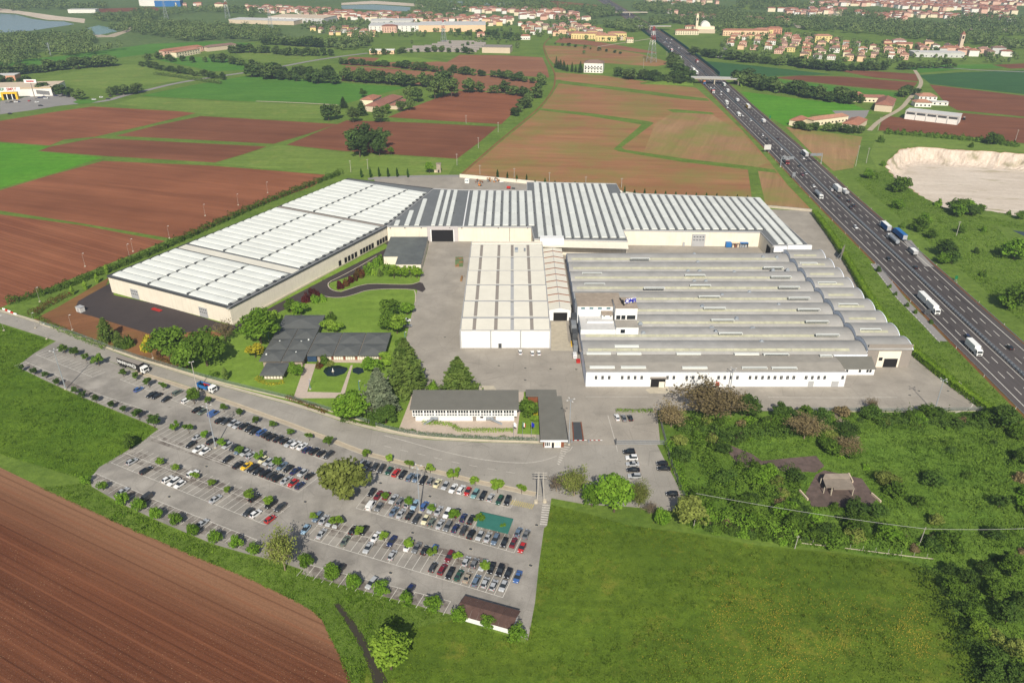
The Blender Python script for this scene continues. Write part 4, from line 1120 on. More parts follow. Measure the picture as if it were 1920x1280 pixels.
bx('fascia','white_wall',gl,9.85,19.45,221.95,222.3,2.95,3.5); bx('shop_front','white_wall',gl,11.4,17.1,222.5,222.95,.15,2.9)
for i in range(9):
    if i != 4: shared_box('window','glass' if i<3 else 'cream_wall',gl,(.4,.06,1.5),(11.8+i*.6,222.48,.9))
bx('door','dark',gl,13.9,14.7,222.4,222.49,.15,2.3)
# --- small car park structures
sh = thing('garden_store','long low store with brown roof and white wall at car park end','shed',(0,0,0))
sa = math.atan2(145.8-151.0,1.0+13.7)
MB().obox((-6.3,146),14.5,5.4,.1,2.5,sa).build('wall',M['white_wall'],sh)
ca,sn = math.cos(sa),math.sin(sa)
def sp(a,b,z): return (-6.3+a*ca-b*sn,146+a*sn+b*ca,z)
for s_ in (-1,1):
    for i in range(8):
        a0 = -7.9+i*1.98
        MB().add([sp(a0,s_*3.4,2.5),sp(a0+1.95,s_*3.4,2.5),sp(a0+1.95,0,3.3),sp(a0,0,3.3)],[(0,1,2,3) if s_<0 else (3,2,1,0)]).build('roof_sheet',M['shed_roof'],sh)
cp = thing('green_car_shelter','green fabric shelter roof on posts over parked cars','shelter',(0,0,0))
CPX = [(-9.8,186.0),(.4,182.6),(-1.2,176),(-10.8,179.5)]
MB().prism(CPX,2.35,2.45,bottom=True).build('canopy',M['canvas_green'],cp)
for p in CPX: MB().tube((p[0]*.98,p[1],.1),(p[0]*.98,p[1],2.36),.08,n=6).build('post',M['galv'],cp)
# ------------------------------------------------------------------ cars
CAR_COL = dict(black=(.012,.012,.014), dark_grey=(.045,.047,.05), grey=(.16,.165,.17), silver=(.42,.43,.44), white=(.78,.78,.77), blue=(.05,.12,.32), dark_blue=(.015,.025,.09),
    light_blue=(.28,.42,.55), red=(.45,.02,.018), dark_red=(.16,.012,.02), yellow=(.80,.50,.015), cream=(.72,.66,.42), green=(.02,.075,.05), grey_green=(.12,.15,.12), teal=(.16,.32,.32), tan=(.34,.29,.22), grey_blue=(.12,.17,.24), orange=(.7,.25,.03))
CAR_M = {k: paint('car_'+k, c) for k, c in CAR_COL.items()}
WORDS = {k: k.replace('_',' ') for k in CAR_COL}
# stations: x, half width, sill z, belt z, top z, half width at top
CAR_TYPES = {
 'hatchback': [(-1.98,.72,.34,.70,.72,.60),(-1.92,.80,.28,.90,.95,.66),(-1.42,.84,.26,.93,1.44,.60),(.05,.86,.26,.92,1.47,.62),(.95,.85,.26,.90,.95,.70),(1.72,.80,.28,.78,.80,.66),(1.98,.70,.36,.60,.62,.56)],
 'saloon': [(-2.25,.72,.36,.74,.78,.60),(-2.15,.80,.28,.92,.95,.66),(-1.55,.85,.26,.93,.98,.68),(-.85,.86,.26,.93,1.40,.58),(.25,.87,.26,.92,1.43,.60),(1.1,.86,.26,.90,.94,.70),(2.0,.80,.28,.76,.78,.66),(2.25,.70,.36,.60,.62,.56)],
 'estate': [(-2.22,.74,.34,.80,.84,.62),(-2.15,.82,.28,.92,1.00,.68),(-1.85,.85,.26,.93,1.44,.62),(.2,.87,.26,.92,1.47,.62),(1.1,.86,.26,.90,.95,.70),(2.0,.80,.28,.77,.79,.66),(2.22,.70,.36,.60,.62,.56)],
 'off-roader': [(-2.1,.80,.45,.95,1.0,.68),(-2.05,.88,.38,1.05,1.1,.74),(-1.75,.9,.36,1.06,1.74,.70),(.1,.91,.36,1.05,1.77,.70),(.85,.9,.36,1.03,1.1,.76),(1.85,.86,.38,.95,.98,.72),(2.1,.76,.46,.72,.75,.62)],
 'van': [(-2.3,.84,.38,1.0,1.85,.76),(-2.25,.88,.34,1.02,1.95,.78),(-.6,.9,.32,1.05,1.98,.78),(.75,.9,.32,1.02,1.92,.76),(1.5,.88,.32,.98,1.05,.76),(2.1,.82,.34,.8,.84,.7),(2.3,.72,.4,.6,.64,.6)],
}
def make_car(kind):
    S = CAR_TYPES[kind]; n = len(S)
    def ring(s):
        x,w,zs,zb,zt,wt = s
        return [(x,-w*.94,zs),(x,-w,(zs+zb)*.55),(x,-w*.97,zb),(x,-wt,zt),(x,wt,zt),(x,w*.97,zb),(x,w,(zs+zb)*.55),(x,w*.94,zs)]
    rings = [ring(s) for s in S]
    parts = {k: MB() for k in ('body','windscreen','rear_window','side_window_l','side_window_r')}
    roof_i = [i for i in range(n) if S[i][4]-S[i][3] > .3]
    a0, a1 = roof_i[0], roof_i[-1]
    for i in range(n-1):
        for j in range(8):
            q = [rings[i][j],rings[i+1][j],rings[i+1][(j+1)%8],rings[i][(j+1)%8]]
            tgt = 'body'
            if j == 3 and i == a1: tgt = 'windscreen'
            elif j == 3 and i == a0-1: tgt = 'rear_window'
            elif j in (2,4) and a0 <= i <= a1:
                if not (kind == 'van' and i < a1-1): tgt = 'side_window_l' if j == 4 else 'side_window_r'
            parts[tgt].add(q,[(0,1,2,3)])
    parts['body'].add(rings[0],[tuple(range(7,-1,-1))]); parts['body'].add(rings[-1],[tuple(range(8))])
    if kind == 'van':
        parts['rear_window'].add([(-2.31,-.6,1.2),(-2.31,.6,1.2),(-2.29,.6,1.7),(-2.29,-.6,1.7)],[(3,2,1,0)])
    root = bpy.data.objects.new('car', None); kids = []
    for k, mb in parts.items():
        if not mb.f: continue
        name = 'side_window' if k.startswith('side') else k
        o = mb.build(name, CAR_M['white'] if k == 'body' else M['car_glass'], None)
        kids.append(o)
    wb = 1.25 if kind in ('hatchback','off-roader') else 1.38
    wd = None
    for sx in (-wb,wb):
        for sy in (-1,1):
            if wd is None:
                w = MB(); w.tube((0,-.1,0),(0,.1,0),.33,n=12,mi=0); w.tube((0,-.11,0),(0,.11,0),.2,n=10,mi=1)
                o = w.build('wheel',[M['tyre'],M['rim']]); wd = o.data
            else: o = link('wheel', wd)
            o.location = (sx, sy*(S[2][1]-.12), .33); kids.append(o)
    f = S[-2]; r = S[1]
    for sy in (-1,1):
        o = MB().box(-.12,.05,-.2,.2,-.07,.09).build('headlight',M['lamp_clear']); o.location = (f[0]+.12,sy*(f[1]-.24),f[3]-.08); kids.append(o)
        o = MB().box(-.05,.08,-.15,.15,-.1,.1).build('tail_light',M['lamp_red']); o.location = (r[0]-.03,sy*(r[1]-.18),r[3]-.12); kids.append(o)
    for o in kids: col.objects.unlink(o)
    return kids
CAR_KIDS = {k: make_car(k) for k in CAR_TYPES}
def add_car(kind, colr, loc, rz, label, group, simple=False, z=.13, name='parked_car'):
    t = thing(name, label, 'car', (loc[0],loc[1],z), rz, group)
    for k in CAR_KIDS[kind]:
        if simple and k.name.split('.')[0] in ('wheel','headlight','tail_light'): continue
        c = k.copy(); col.objects.link(c); c.parent = t
        if k.name.split('.')[0] == 'body': set_mat(c, CAR_M[colr])
    return t
ORD = ['first','second','third','fourth','fifth','sixth','seventh','eighth','ninth','tenth','eleventh','twelfth','thirteenth','fourteenth','fifteenth','sixteenth','seventeenth','eighteenth','nineteenth','twentieth','twenty-first','twenty-second','twenty-third','twenty-fourth','twenty-fifth','twenty-sixth','twenty-seventh','twenty-eighth','twenty-ninth','thirtieth']
ORD += [f"{a}-{b}" for a in ('thirty','forty','fifty') for b in ORD[:9]]
ORD.insert(39,'fortieth')
K1 = crop(0,560,3.7646); K2 = crop(380,560,3.7646); K6 = crop(150,780,4); K7 = crop(560,830,4); K8 = crop(1000,780,4); K4 = crop(1040,560,3.7646); K3 = crop(720,560,3.7646); KB = crop(560,1060,4)
ab = dict(k='black',d='dark_grey',g='grey',s='silver',w='white',b='blue',D='dark_blue',l='light_blue',r='red',R='dark_red',y='yellow',c='cream',G='green',e='grey_green',t='teal',n='tan',u='grey_blue')
rows_of_cars = [
 ('roadside row left of round tree', 60, [(K1,978,638,'b'),(K1,1070,675,'k'),(K1,1108,684,'k'),(K1,1172,708,'k'),(K1,1252,660,'e'),(K1,1318,715,'w'),(K1,1393,780,'k'),(K1,1428,797,'e'),(K1,1508,810,'b','van'),
   (K2,125,855,'k'),(K2,168,862,'d'),(K2,212,877,'s'),(K2,245,892,'s'),(K2,293,895,'k'),(K2,330,915,'k'),(K2,366,932,'k'),(K2,415,940,'b'),(K2,450,957,'k'),(K2,487,973,'k'),(K2,535,985,'k'),(K2,577,1000,'k'),(K2,615,1018,'s'),(K2,658,1028,'w'),(K2,703,1040,'w'),(K2,735,1062,'D'),(K2,787,1075,'k','off-roader'),(K2,838,1088,'k'),(K2,890,1100,'d')]),
 ('upper line of the crowded double row', 59, [(K6,885,155,'s'),(K6,990,185,'k'),(K6,1105,218,'s'),(K6,1155,235,'d'),(K6,1195,260,'u'),(K6,1240,272,'s'),(K6,1282,292,'s'),(K6,1375,325,'c'),(K6,1410,342,'s'),(K6,1455,360,'s'),(K6,1515,372,'u'),(K6,1562,392,'k'),(K6,1618,408,'D'),(K6,1670,425,'s'),(K6,1722,445,'k')]),
 ('lower line of the crowded double row', 59, [(K6,832,212,'k'),(K6,888,243,'w'),(K6,935,262,'w'),(K6,1108,322,'k'),(K6,1188,362,'k'),(K6,1248,372,'y','saloon'),(K6,1293,390,'k'),(K6,1332,412,'k'),(K6,1392,425,'k','off-roader'),(K6,1438,440,'d'),(K6,1485,462,'k','off-roader'),(K6,1545,480,'s'),(K6,1597,500,'r'),(K6,1650,517,'D')]),
 ('upper line of the half empty double row', 59, [(K6,388,340,'s'),(K6,845,432,'w','off-roader'),(K6,1310,610,'k'),(K6,1430,660,'k','off-roader'),(K6,1503,680,'d')]),
 ('lower line of the half empty double row', 59, [(K6,495,405,'k'),(K6,657,472,'w'),(K6,702,490,'w'),(K6,748,510,'w'),(K6,1015,620,'s'),(K6,1262,718,'d'),(K6,1317,730,'w'),(K6,1427,770,'r')]),
 ('bays along the ploughed field', 62, [(K6,318,565,'s'),(K6,490,620,'d','van'),(K6,915,805,'s'),(KB,310,25,'k'),(KB,548,130,'s','estate'),(KB,832,180,'D')]),
 ('roadside row right of round tree', 71, [(K7,475,150,'s'),(K7,517,168,'g'),(K7,573,180,'d'),(K7,622,193,'d'),(K7,678,210,'G'),(K7,732,222,'r'),(K7,780,237,'k'),(K7,835,255,'u','estate'),(K7,882,265,'u'),(K7,935,278,'k'),(K7,990,285,'g'),(K7,1042,300,'c'),(K7,1100,320,'s'),(K7,1160,340,'w'),(K7,1218,348,'w'),(K7,1268,363,'r'),(K7,1323,380,'t'),(K7,1383,393,'k'),(K7,1442,408,'s'),(K7,1507,428,'G'),(K7,1567,435,'k','off-roader')]),
 ('upper line of the green shelter row', 71, [(K7,550,370,'k'),(K7,600,388,'R'),(K7,662,395,'R'),(K7,712,420,'s'),(K7,762,438,'g'),(K7,820,455,'s'),(K7,872,462,'l'),(K7,942,470,'b'),(K7,997,490,'s'),(K7,1050,508,'s'),(K7,1115,525,'w'),(K7,1185,522,'k'),(K7,1237,558,'D'),(K7,1295,572,'k'),(K7,1650,665,'u'),(K7,1707,685,'g')]),
 ('lower line of the green shelter row', 71, [(K7,543,468,'w','van'),(K7,602,480,'g'),(K7,715,512,'u'),(K7,768,530,'s'),(K7,835,538,'k','saloon'),(K7,885,568,'d'),(K7,950,575,'c'),(K7,1000,592,'e'),(K7,1063,608,'s'),(K7,1118,625,'g'),(K7,1178,638,'D'),(K7,1240,652,'d'),(K7,1295,685,'k','off-roader'),(K7,1360,695,'s'),(K7,1420,705,'s'),(K7,1475,722,'u'),(K7,1543,745,'k'),(K7,1613,745,'R'),(K7,1675,785,'r')]),
 ('upper line of the front double row', 71, [(K7,142,555,'u'),(K7,188,575,'s'),(K7,237,592,'s'),(K7,290,605,'s'),(K7,412,652,'k'),(K7,490,655,'k'),(K7,580,702,'w'),(K7,700,735,'D'),(K7,822,770,'w'),(K7,885,785,'g'),(K7,948,802,'k'),(K7,1015,800,'b'),(K7,1130,850,'R'),(K7,1258,885,'s'),(K7,1320,900,'g'),(K7,1385,915,'s'),(K7,1447,937,'k'),(K7,1512,960,'k','off-roader'),(K7,1573,977,'k'),(K7,1643,1003,'b','saloon')]),
 ('lower line of the front double row', 71, [(K7,50,648,'l'),(K7,172,680,'s'),(K7,350,733,'e'),(K7,520,785,'s'),(K7,703,840,'s'),(K7,1010,930,'d'),(K7,1080,945,'R'),(K7,1137,975,'k'),(K7,1203,990,'G'),(K7,1268,1005,'n'),(K7,1333,1030,'u','estate'),(K7,1400,1045,'s'),(K7,1463,1065,'s'),(K7,1535,1072,'s')]),
]
types = ['hatchback','hatchback','estate','saloon','hatchback','saloon']
cr = random.Random(4)
for rname, head, cars in rows_of_cars:
    for i, e in enumerate(cars):
        c, x, y, cl = e[:4]
        kind = e[4] if len(e) > 4 else cr.choice(types)
        px, py = c(x, y); p = G(px, py, .75)
        rz = R(head + cr.uniform(-2.5,2.5) + (180 if cr.random() < .55 else 0))
        add_car(kind, ab[cl], p, rz, f"{WORDS[ab[cl]]} {kind}, {ORD[i]} from the left, {rname}", 'cars parked in the car park')
for i,(x,y,cl,kd,lb) in enumerate([(718,267,'k','off-roader','large black off-roader topmost in the short row outside the gate'),(737,313,'w','off-roader','white off-roader second from top in the row outside the gate'),(745,357,'s','saloon','silver saloon third from top in the row outside the gate'),(748,400,'k','saloon','black saloon fourth from top in the row outside the gate'),(760,447,'s','estate','silver estate last in the row outside the gate, beside round tree'),
    (965,352,'k','hatchback','black hatchback by the fence, upper of two near the gate lot'),(978,390,'k','saloon','black saloon by the fence, lower of two near the gate lot'),(1040,580,'k','hatchback','black hatchback alone at lower end of the gate lot fence')]):
    add_car(kd, ab[cl], G(*K8(x,y),.75), R(180 if i<5 else 178), lb, 'cars outside the gate')
for x,y,cl,kd,lb in [(440,835,'w','hatchback','white hatchback below the clipped hedge inside the gate'),(488,840,'g','saloon','grey saloon between white and black cars inside the gate'),(533,838,'k','hatchback','black hatchback at right end below hedge inside the gate')]:
    add_car(kd, ab[cl], G(*K4(x,y),.75), R(95), lb, 'cars inside the gate')
for x,y,cl,kd,lb in [(962,375,'w','hatchback','white car with dark bonnet, leftmost in front of the white hall'),(1047,382,'w','hatchback','white hatchback, middle of three in front of white hall'),(1093,380,'w','hatchback','white hatchback, rightmost of three in front of white hall'),(1345,400,'w','van','white van parked against the factory side wall')]:
    add_car(kd, ab[cl], G(*K3(x,y),.75), R(92), lb, 'cars in the factory yard')
for x,y,cl,kd,lb in [(1440,150,'w','hatchback','white hatchback half hidden by bushes at the yard edge'),(1442,190,'g','saloon','grey saloon half hidden by bushes at the yard edge')]:
    add_car(kd, ab[cl], G(*K2(x,y),.75), R(5), lb, 'cars under the bushes')
# supermarket car park, far left
KS = crop(0,130,8)
far_cars = [(440,472,'r'),(555,490,'w'),(600,425,'D'),(660,415,'D'),(690,435,'w'),(720,430,'w'),(180,490,'k'),(240,490,'w'),(270,485,'D'),(110,500,'g'),(840,395,'D'),(690,360,'k'),(720,355,'k'),(650,370,'k'),(610,545,'k'),(150,665,'k'),(1620,445,'k'),(1660,405,'k'),(1770,385,'k'),(1520,418,'w'),(1410,452,'w'),(1160,405,'w')]
for i,(x,y,cl) in enumerate(far_cars):
    where = ('in the supermarket car park' if i < 15 else 'on the road by the roundabout')
    add_car('hatchback' if i%2 else 'estate', ab[cl], G(*KS(x,y),.7), R(cr.choice([10,100,15])) if i<15 else R(12), f"small {WORDS[ab[cl]]} car {where} far left", 'cars near the supermarket', True)

# ------------------------------------------------------------------ lorries
def wheel_set(t, xs, w=1.15, r=.5):
    for x in xs:
        for s in (-1,1):
            key = ('wheel','lorry')
            if key not in _shared:
                m_ = MB(); m_.tube((0,-.17,0),(0,.17,0),r,n=12,mi=0); m_.tube((0,-.18,0),(0,.18,0),r*.55,n=10,mi=1)
                o = m_.build('wheel',[M['tyre'],M['rim']],t); _shared[key] = o.data
            else: o = link('wheel',_shared[key],t)
            o.location = (x,s*w,r)
def cab(t, x, m, h=3.0, w=2.45):
    """tractor cab, nose towards +x"""
    mb = MB(); L_=2.1
    prof = [(x,.6),(x+L_,.6),(x+L_+.05,1.5),(x+L_-.25,h-.25),(x+L_-.7,h),(x,h)]
    mb.add([(p[0],-w/2,p[1]) for p in prof]+[(p[0],w/2,p[1]) for p in prof],[tuple(range(6)),tuple(range(11,5,-1))]+[(i,6+i,6+(i+1)%6,(i+1)%6) for i in range(6)])
    c = mb.build('cab',M[m],t)
    MB().add([(x+L_+.03,-w*.45,1.72),(x+L_+.03,w*.45,1.72),(x+L_-.19,w*.43,h-.35),(x+L_-.19,-w*.43,h-.35)],[(0,1,2,3)]).build('windscreen',M['car_glass'],c)
    for s in (-1,1):
        MB().box(x+L_-1.3,x+L_-.35,s*(w/2)-.01,s*(w/2)+.02,1.6,h-.5).build('side_window',M['car_glass'],c)
        MB().box(x+L_-.1,x+L_+.06,s*.9-.2,s*.9+.2,.75,1.0).build('headlight',M['lamp_clear'],c)
    bx('grille','black_paint',c,x+L_-.02,x+L_+.07,-.7,.7,.8,1.3); bx('chassis','black_paint',t,x-1.2,x+L_,-.5,.5,.55,.95)
    return c
def lorry(loc, rz, label, box_m='white_paint', roof_m=None, cab_m='white_paint', L_=13.2, h=3.9, group=None, kind='box', two=False, name='lorry', z=.12):
    t = thing(name, label, 'lorry', (loc[0],loc[1],z), rz, group)
    x0 = -L_/2-1.3
    cab(t, L_/2-.9, cab_m)
    if kind == 'tank':
        mb = MB(); mb.tube((x0,0,2.3),(x0+L_,0,2.3),1.2,n=14); mb.build('tank',M[box_m],t,smooth=False)
        for i in range(4): MB().tube((x0+L_*(i+.5)/4,0,3.4),(x0+L_*(i+.5)/4,0,3.65),.35,n=8).build('hatch_cover',M['galv'],t)
        bx('walkway','grey_paint',t,x0+.5,x0+L_-.5,-.3,.3,3.5,3.58)
    elif two:
        for a,b in ((x0-3,x0+L_*.45-.4),(x0+L_*.45+.6,x0+L_)):
            bx('box_body',box_m,t,a,b,-1.27,1.27,1.05,h)
            bx('roof_sheet',roof_m or box_m,t,a+.05,b-.05,-1.25,1.25,h+.003,h+.06)
    else:
        bx('box_body',box_m,t,x0,x0+L_,-1.27,1.27,1.05,h)
        bx('roof_sheet',roof_m or box_m,t,x0+.05,x0+L_-.05,-1.25,1.25,h+.003,h+.06)
        bx('rear_door','trim',t,x0-.05,x0-.002,-1.2,1.2,1.15,h-.1)
    bx('frame','black_paint',t,x0,x0+L_,-.6,.6,.7,1.04)
    wheel_set(t,[x0+1.2,x0+2.5,x0+3.8,L_/2-2.6,L_/2+.2])
    return t
tk = lorry(G(250,686,1.5), R(-28), 'black curtain lorry with white lettering and white cab on the road', 'black_paint', 'taupe', 'white_paint', 13.4)
text_mesh('lettering','MARINAR',2.0,M['white_paint'],tk,(-3.4,-1.31,2.4),(R(90),0,0),0,.01,1.05)
rg = MB()
for i in range(16):
    a,b = 2*math.pi*i/16,2*math.pi*(i+1)/16
    for r0,r1 in ((.8,1.0),(.4,.6)):
        rg.add([(2.2+r0*math.cos(a)*1.3,-1.3,2.4+r0*math.sin(a)),(2.2+r1*math.cos(a)*1.3,-1.3,2.4+r1*math.sin(a)),(2.2+r1*math.cos(b)*1.3,-1.3,2.4+r1*math.sin(b)),(2.2+r0*math.cos(b)*1.3,-1.3,2.4+r0*math.sin(b))],[(0,1,2,3)])
rg.build('emblem',M['white_paint'],tk)
td = thing('tipper_lorry','blue tipper lorry with red loading crane and white cab on the road','lorry',(*G(388,727,1.2),.12),R(-28))
cab(td,2.2,'white_paint',2.9)
mb = MB(); mb.box(-4.6,1.0,-1.25,-1.15,1.1,2.5); mb.box(-4.6,1.0,1.15,1.25,1.1,2.5); mb.box(-4.6,-4.5,-1.15,1.15,1.1,2.5); mb.box(.9,1.0,-1.15,1.15,1.1,2.5); mb.build('tipper_body',M['blue'],td)
bx('load','black_paint',td,-4.5,.9,-1.14,1.14,1.1,1.75); cr_ = MB(); cr_.tube((1.5,0,1),(1.5,0,3),.22,n=6); cr_.tube((1.5,0,2.8),(-1.8,.3,2.5),.2,n=6); cr_.tube((-1.8,.3,2.5),(-.2,-.4,2.2),.16,n=6); cr_.build('crane',M['red'],td)
bx('frame','black_paint',td,-4.6,3,-.6,.6,.7,1.08); wheel_set(td,[-3.4,-2.1,3.1])
def mwp(px,py,z=1.0):
    x,y = G(px,py,z)
    i = min(range(len(MW)-1), key=lambda k: abs(MW[k][1]-y)); a,b = MW[max(0,i-1)],MW[min(len(MW)-1,i+1)]
    return (x,y), math.atan2(b[1]-a[1],b[0]-a[0])
K5m = crop(1360,220,6.4); K6m = crop(1520,380,3.765); K8m = crop(1240,40,6)
def snap(px,py,z=1.0):
    """place on the nearest lane centre"""
    (x,y),h = mwp(px,py,z)
    i = min(range(len(MW)), key=lambda k:(MW[k][0]-x)**2+(MW[k][1]-y)**2)
    a,b = MW[max(0,i-1)],MW[min(len(MW)-1,i+1)]
    t = ((x-a[0])*(b[0]-a[0])+(y-a[1])*(b[1]-a[1]))/((b[0]-a[0])**2+(b[1]-a[1])**2)
    cx,cy = a[0]+(b[0]-a[0])*t, a[1]+(b[1]-a[1])*t
    off = -(x-cx)*math.sin(h)+(y-cy)*math.cos(h)
    lane = min((-13.6,-10.3,-6.7,-3.2,3.2,6.7,10.3,13.6), key=lambda o:abs(o-off))
    return (cx-math.sin(h)*lane, cy+math.cos(h)*lane), (h if lane<0 else h+math.pi), lane
def mw_lorry(c,x,y,label,box_m='white_paint',roof=None,cab_m='white_paint',L_=12.5,kind='box',two=False,h=3.9,z=2.2):
    p,hd,_ = snap(*c(x,y),z); return lorry(p,hd,label,box_m,roof,cab_m,L_,h,'lorries on the motorway',kind,two)
mw_lorry(K6m,835,715,'long white double box lorry driving towards the lay-by sign','white_paint',None,'white_paint',14.5,two=True)
mw_lorry(K6m,1148,1018,'single white box lorry lowest on the motorway','white_paint',None,'white_paint',8)
mw_lorry(K6m,578,250,'silver tanker lorry beside the blue lorries','galv',None,'white_paint',11,'tank')
mw_lorry(K6m,520,162,'blue sided lorry with white roof at the roadside','blue','white_paint','white_paint',10)
mw_lorry(K6m,648,218,'bright blue covered lorry parked on the hard shoulder','blue','blue','blue',13)
mw_lorry(K6m,705,335,'short grey van lorry ahead of the tanker','trim','white_paint','grey_paint',5.5,h=3.0)
mw_lorry(K5m,1110,920,'silver tanker lorry with white cab near the hedge end','galv',None,'white_paint',10,'tank')
mw_lorry(K5m,1345,845,'white box lorry beside a broken down cab','white_paint',None,'white_paint',10)
mw_lorry(K5m,1425,880,'white breakdown lorry on the hard shoulder','white_paint','trim','white_paint',5,h=2.6)
mw_lorry(K5m,930,430,'dark sided lorry with white roof at the sign gantry','grey_paint','white_paint','white_paint',11)
mw_lorry(K5m,725,515,'grey lorry with red cab under the sign gantry','grey_paint','trim','red',10)
mw_lorry(K8m,990,955,'yellow lorry with white roof on the right carriageway','yellow','white_paint','white_paint',11)
mw_lorry(K8m,1130,1115,'small white lorry on right carriageway near the farm','white_paint',None,'white_paint',6,h=3)
mw_lorry(K8m,860,882,'white lorry ahead of the yellow lorry','white_paint',None,'white_paint',6,h=3.2)
mw_lorry(K8m,715,712,'dark green lorry just before the motorway bridge','green_paint','white_paint','white_paint',9)
mw_lorry(K8m,745,780,'white lorry following the green lorry','white_paint',None,'white_paint',6)
mw_lorry(K8m,495,685,'orange lorry just past the motorway bridge','orange',None,'blue',8)
mw_lorry(K8m,595,785,'dark red lorry below the motorway bridge','red','grey_paint','white_paint',9)
mw_lorry(K8m,350,545,'tall white lorry approaching the motorway bridge','white_paint',None,'white_paint',11)
mw_lorry(K8m,390,575,'second white lorry approaching the motorway bridge','white_paint',None,'white_paint',9)
mw_lorry(K8m,408,450,'red lorry above the bridge on right carriageway','red',None,'white_paint',10)
mw_lorry(K8m,118,325,'red lorry far up the left carriageway','red','white_paint','white_paint',9)
mw_lorry(K8m,200,408,'white lorry beside the dark roadside trees','white_paint',None,'white_paint',9)
mw_lorry(K8m,855,1040,'white lorry in the left lanes by the field','white_paint',None,'white_paint',6,h=3)
mw_lorry(K8m,730,905,'white lorry in the left lanes with white van behind','white_paint',None,'white_paint',6,h=3)
mcars = [(K6m,315,172,'w'),(K6m,540,398,'k'),(K6m,740,455,'k'),(K6m,1115,950,'D'),(K6m,1385,1020,'k'),(K5m,440,215,'w'),(K5m,520,262,'k'),(K5m,612,255,'k'),(K5m,655,380,'w'),(K5m,915,490,'w'),(K5m,875,590,'k'),(K5m,968,672,'s'),(K5m,922,685,'R'),(K5m,1075,825,'w'),(K5m,1275,868,'w'),(K5m,1365,950,'k'),(K5m,1480,1000,'k'),(K5m,1540,1055,'k'),(K5m,1460,1080,'k'),(K5m,430,40,'w'),(K5m,290,35,'w'),
  (K8m,570,745,'w'),(K8m,600,748,'s'),(K8m,655,790,'w'),(K8m,658,822,'w'),(K8m,905,1062,'w'),(K8m,990,1108,'w'),(K8m,710,968,'w'),(K8m,325,507,'w'),(K8m,88,285,'w'),(K8m,48,235,'w'),(K8m,25,242,'s'),(K8m,108,205,'w'),(K8m,108,245,'w'),(K8m,60,198,'w'),(K8m,192,300,'w'),(K8m,215,305,'s'),(K8m,440,520,'k'),(K8m,470,560,'k'),(K8m,735,930,'w'),(K8m,655,650,'k')]
for i,(c,x,y,cl) in enumerate(mcars):
    p,hd,lane = snap(*c(x,y),.7)
    where = 'lower motorway' if i<5 else ('beside the sign gantries' if i<21 else 'around the motorway bridge')
    side = 'left' if lane>0 else 'right'
    add_car('hatchback' if i%3 else 'estate', ab[cl], p, hd, f"{WORDS[ab[cl]]} car in the {ORD[min(2,int((abs(lane)-1.4)//3.6))]} lane, {side} carriageway, {where}", 'cars on the motorway', i>20, .115, 'moving_car')

# ------------------------------------------------------------------ parking bay lines
def bay_lines(p0, p1, side, n, head, depth=5.0, w=.13):
    """row line from p0 to p1 with bay dividers leaving it"""
    A = G(*p0); B = G(*p1); mb_ = bay_mb
    h = math.atan2(B[1]-A[1],B[0]-A[0]); L_ = math.hypot(B[0]-A[0],B[1]-A[1])
    mb_.obox(((A[0]+B[0])/2,(A[1]+B[1])/2),L_,w,.130,.134,h)
    d = R(head)
    k = int(L_/2.5)
    for i in range(k+1):
        x = A[0]+math.cos(h)*L_*i/k; y = A[1]+math.sin(h)*L_*i/k
        for s in ([1] if side>0 else [-1] if side<0 else [1,-1]):
            mb_.obox((x+s*math.cos(d)*depth/2,y+s*math.sin(d)*depth/2),depth,w,.136,.140,d)
bay_mb = MB()
bay_lines(K1(255,395),K1(655,555),1,0,55,5.2); bay_lines(K1(180,445),K1(480,575),-1,0,55,4.6); bay_lines(K1(640,655),K1(1060,800),-1,0,58,4.6)
bay_lines(K1(850,570),K6(1840,335),1,0,60,5); bay_lines(K6(520,150),K6(1640,570),1,0,59,10.2); bay_lines(K6(235,350),K6(1390,815),1,0,59,10.4); bay_lines(K6(120,430),K6(480,590),-1,0,60,5); bay_lines(K6(540,620),K6(1330,930),-1,0,62,5)
bay_lines(K7(470,185),K7(1590,490),1,0,71,5); bay_lines(K7(430,490),K7(1615,825),1,0,71,10.2); bay_lines(K7(60,715),K7(1530,1160),1,0,71,10.4); bay_lines(KB(60,-10),KB(1140,270),-1,0,70,5)
bay_lines(K6(560,165),K6(1500,480),0,0,59,.01); bay_lines(K6(330,275),K6(1530,720),0,0,59,.01); bay_lines(K7(130,620),K7(1600,960),0,0,71,.01)
tag(bay_mb.build('bay_marking',M['white_line']),kind='structure')

# ------------------------------------------------------------------ lamp posts, poles, fences
def lamp_mast(px, py, h, label, heads=4, r=.22, m='galv', arm=1.2, name='lamp_mast', group='tall floodlight masts'):
    x,y = G(px,py); t = thing(name,label,'lamp post',(x,y,.12),0,group)
    MB().tube((0,0,0),(0,0,h),r,r*.5,n=8).build('pole',M[m],t); MB().box(-.4,.4,-.4,.4,0,.35).build('base',M['concrete'],t)
    for i in range(heads):
        a = 2*math.pi*i/heads+.4
        MB().tube((0,0,h-.1),(arm*math.cos(a),arm*math.sin(a),h+.05),.06,n=4).build('arm',M[m],t)
        MB().obox((arm*1.1*math.cos(a),arm*1.1*math.sin(a)),.6,.38,h-.08,h+.1,a).build('lamp_head',M['pale_grey'],t)
    return t
lamp_mast(123.5,730,17.5,'tall floodlight mast at the left end of the car park')
lamp_mast(404.5,839.7,17.5,'tall floodlight mast in the crowded double row')
lamp_mast(787.5,960,17.5,'tall floodlight mast in the middle double row')
lamp_mast(1066.6,833.6,18.6,'tall floodlight mast at the gate barrier')
lamp_mast(1751.3,772.5,14,'leaning floodlight mast at the lower right yard corner')
lamp_mast(1369,731,9.5,'floodlight mast in front of the white factory wall')
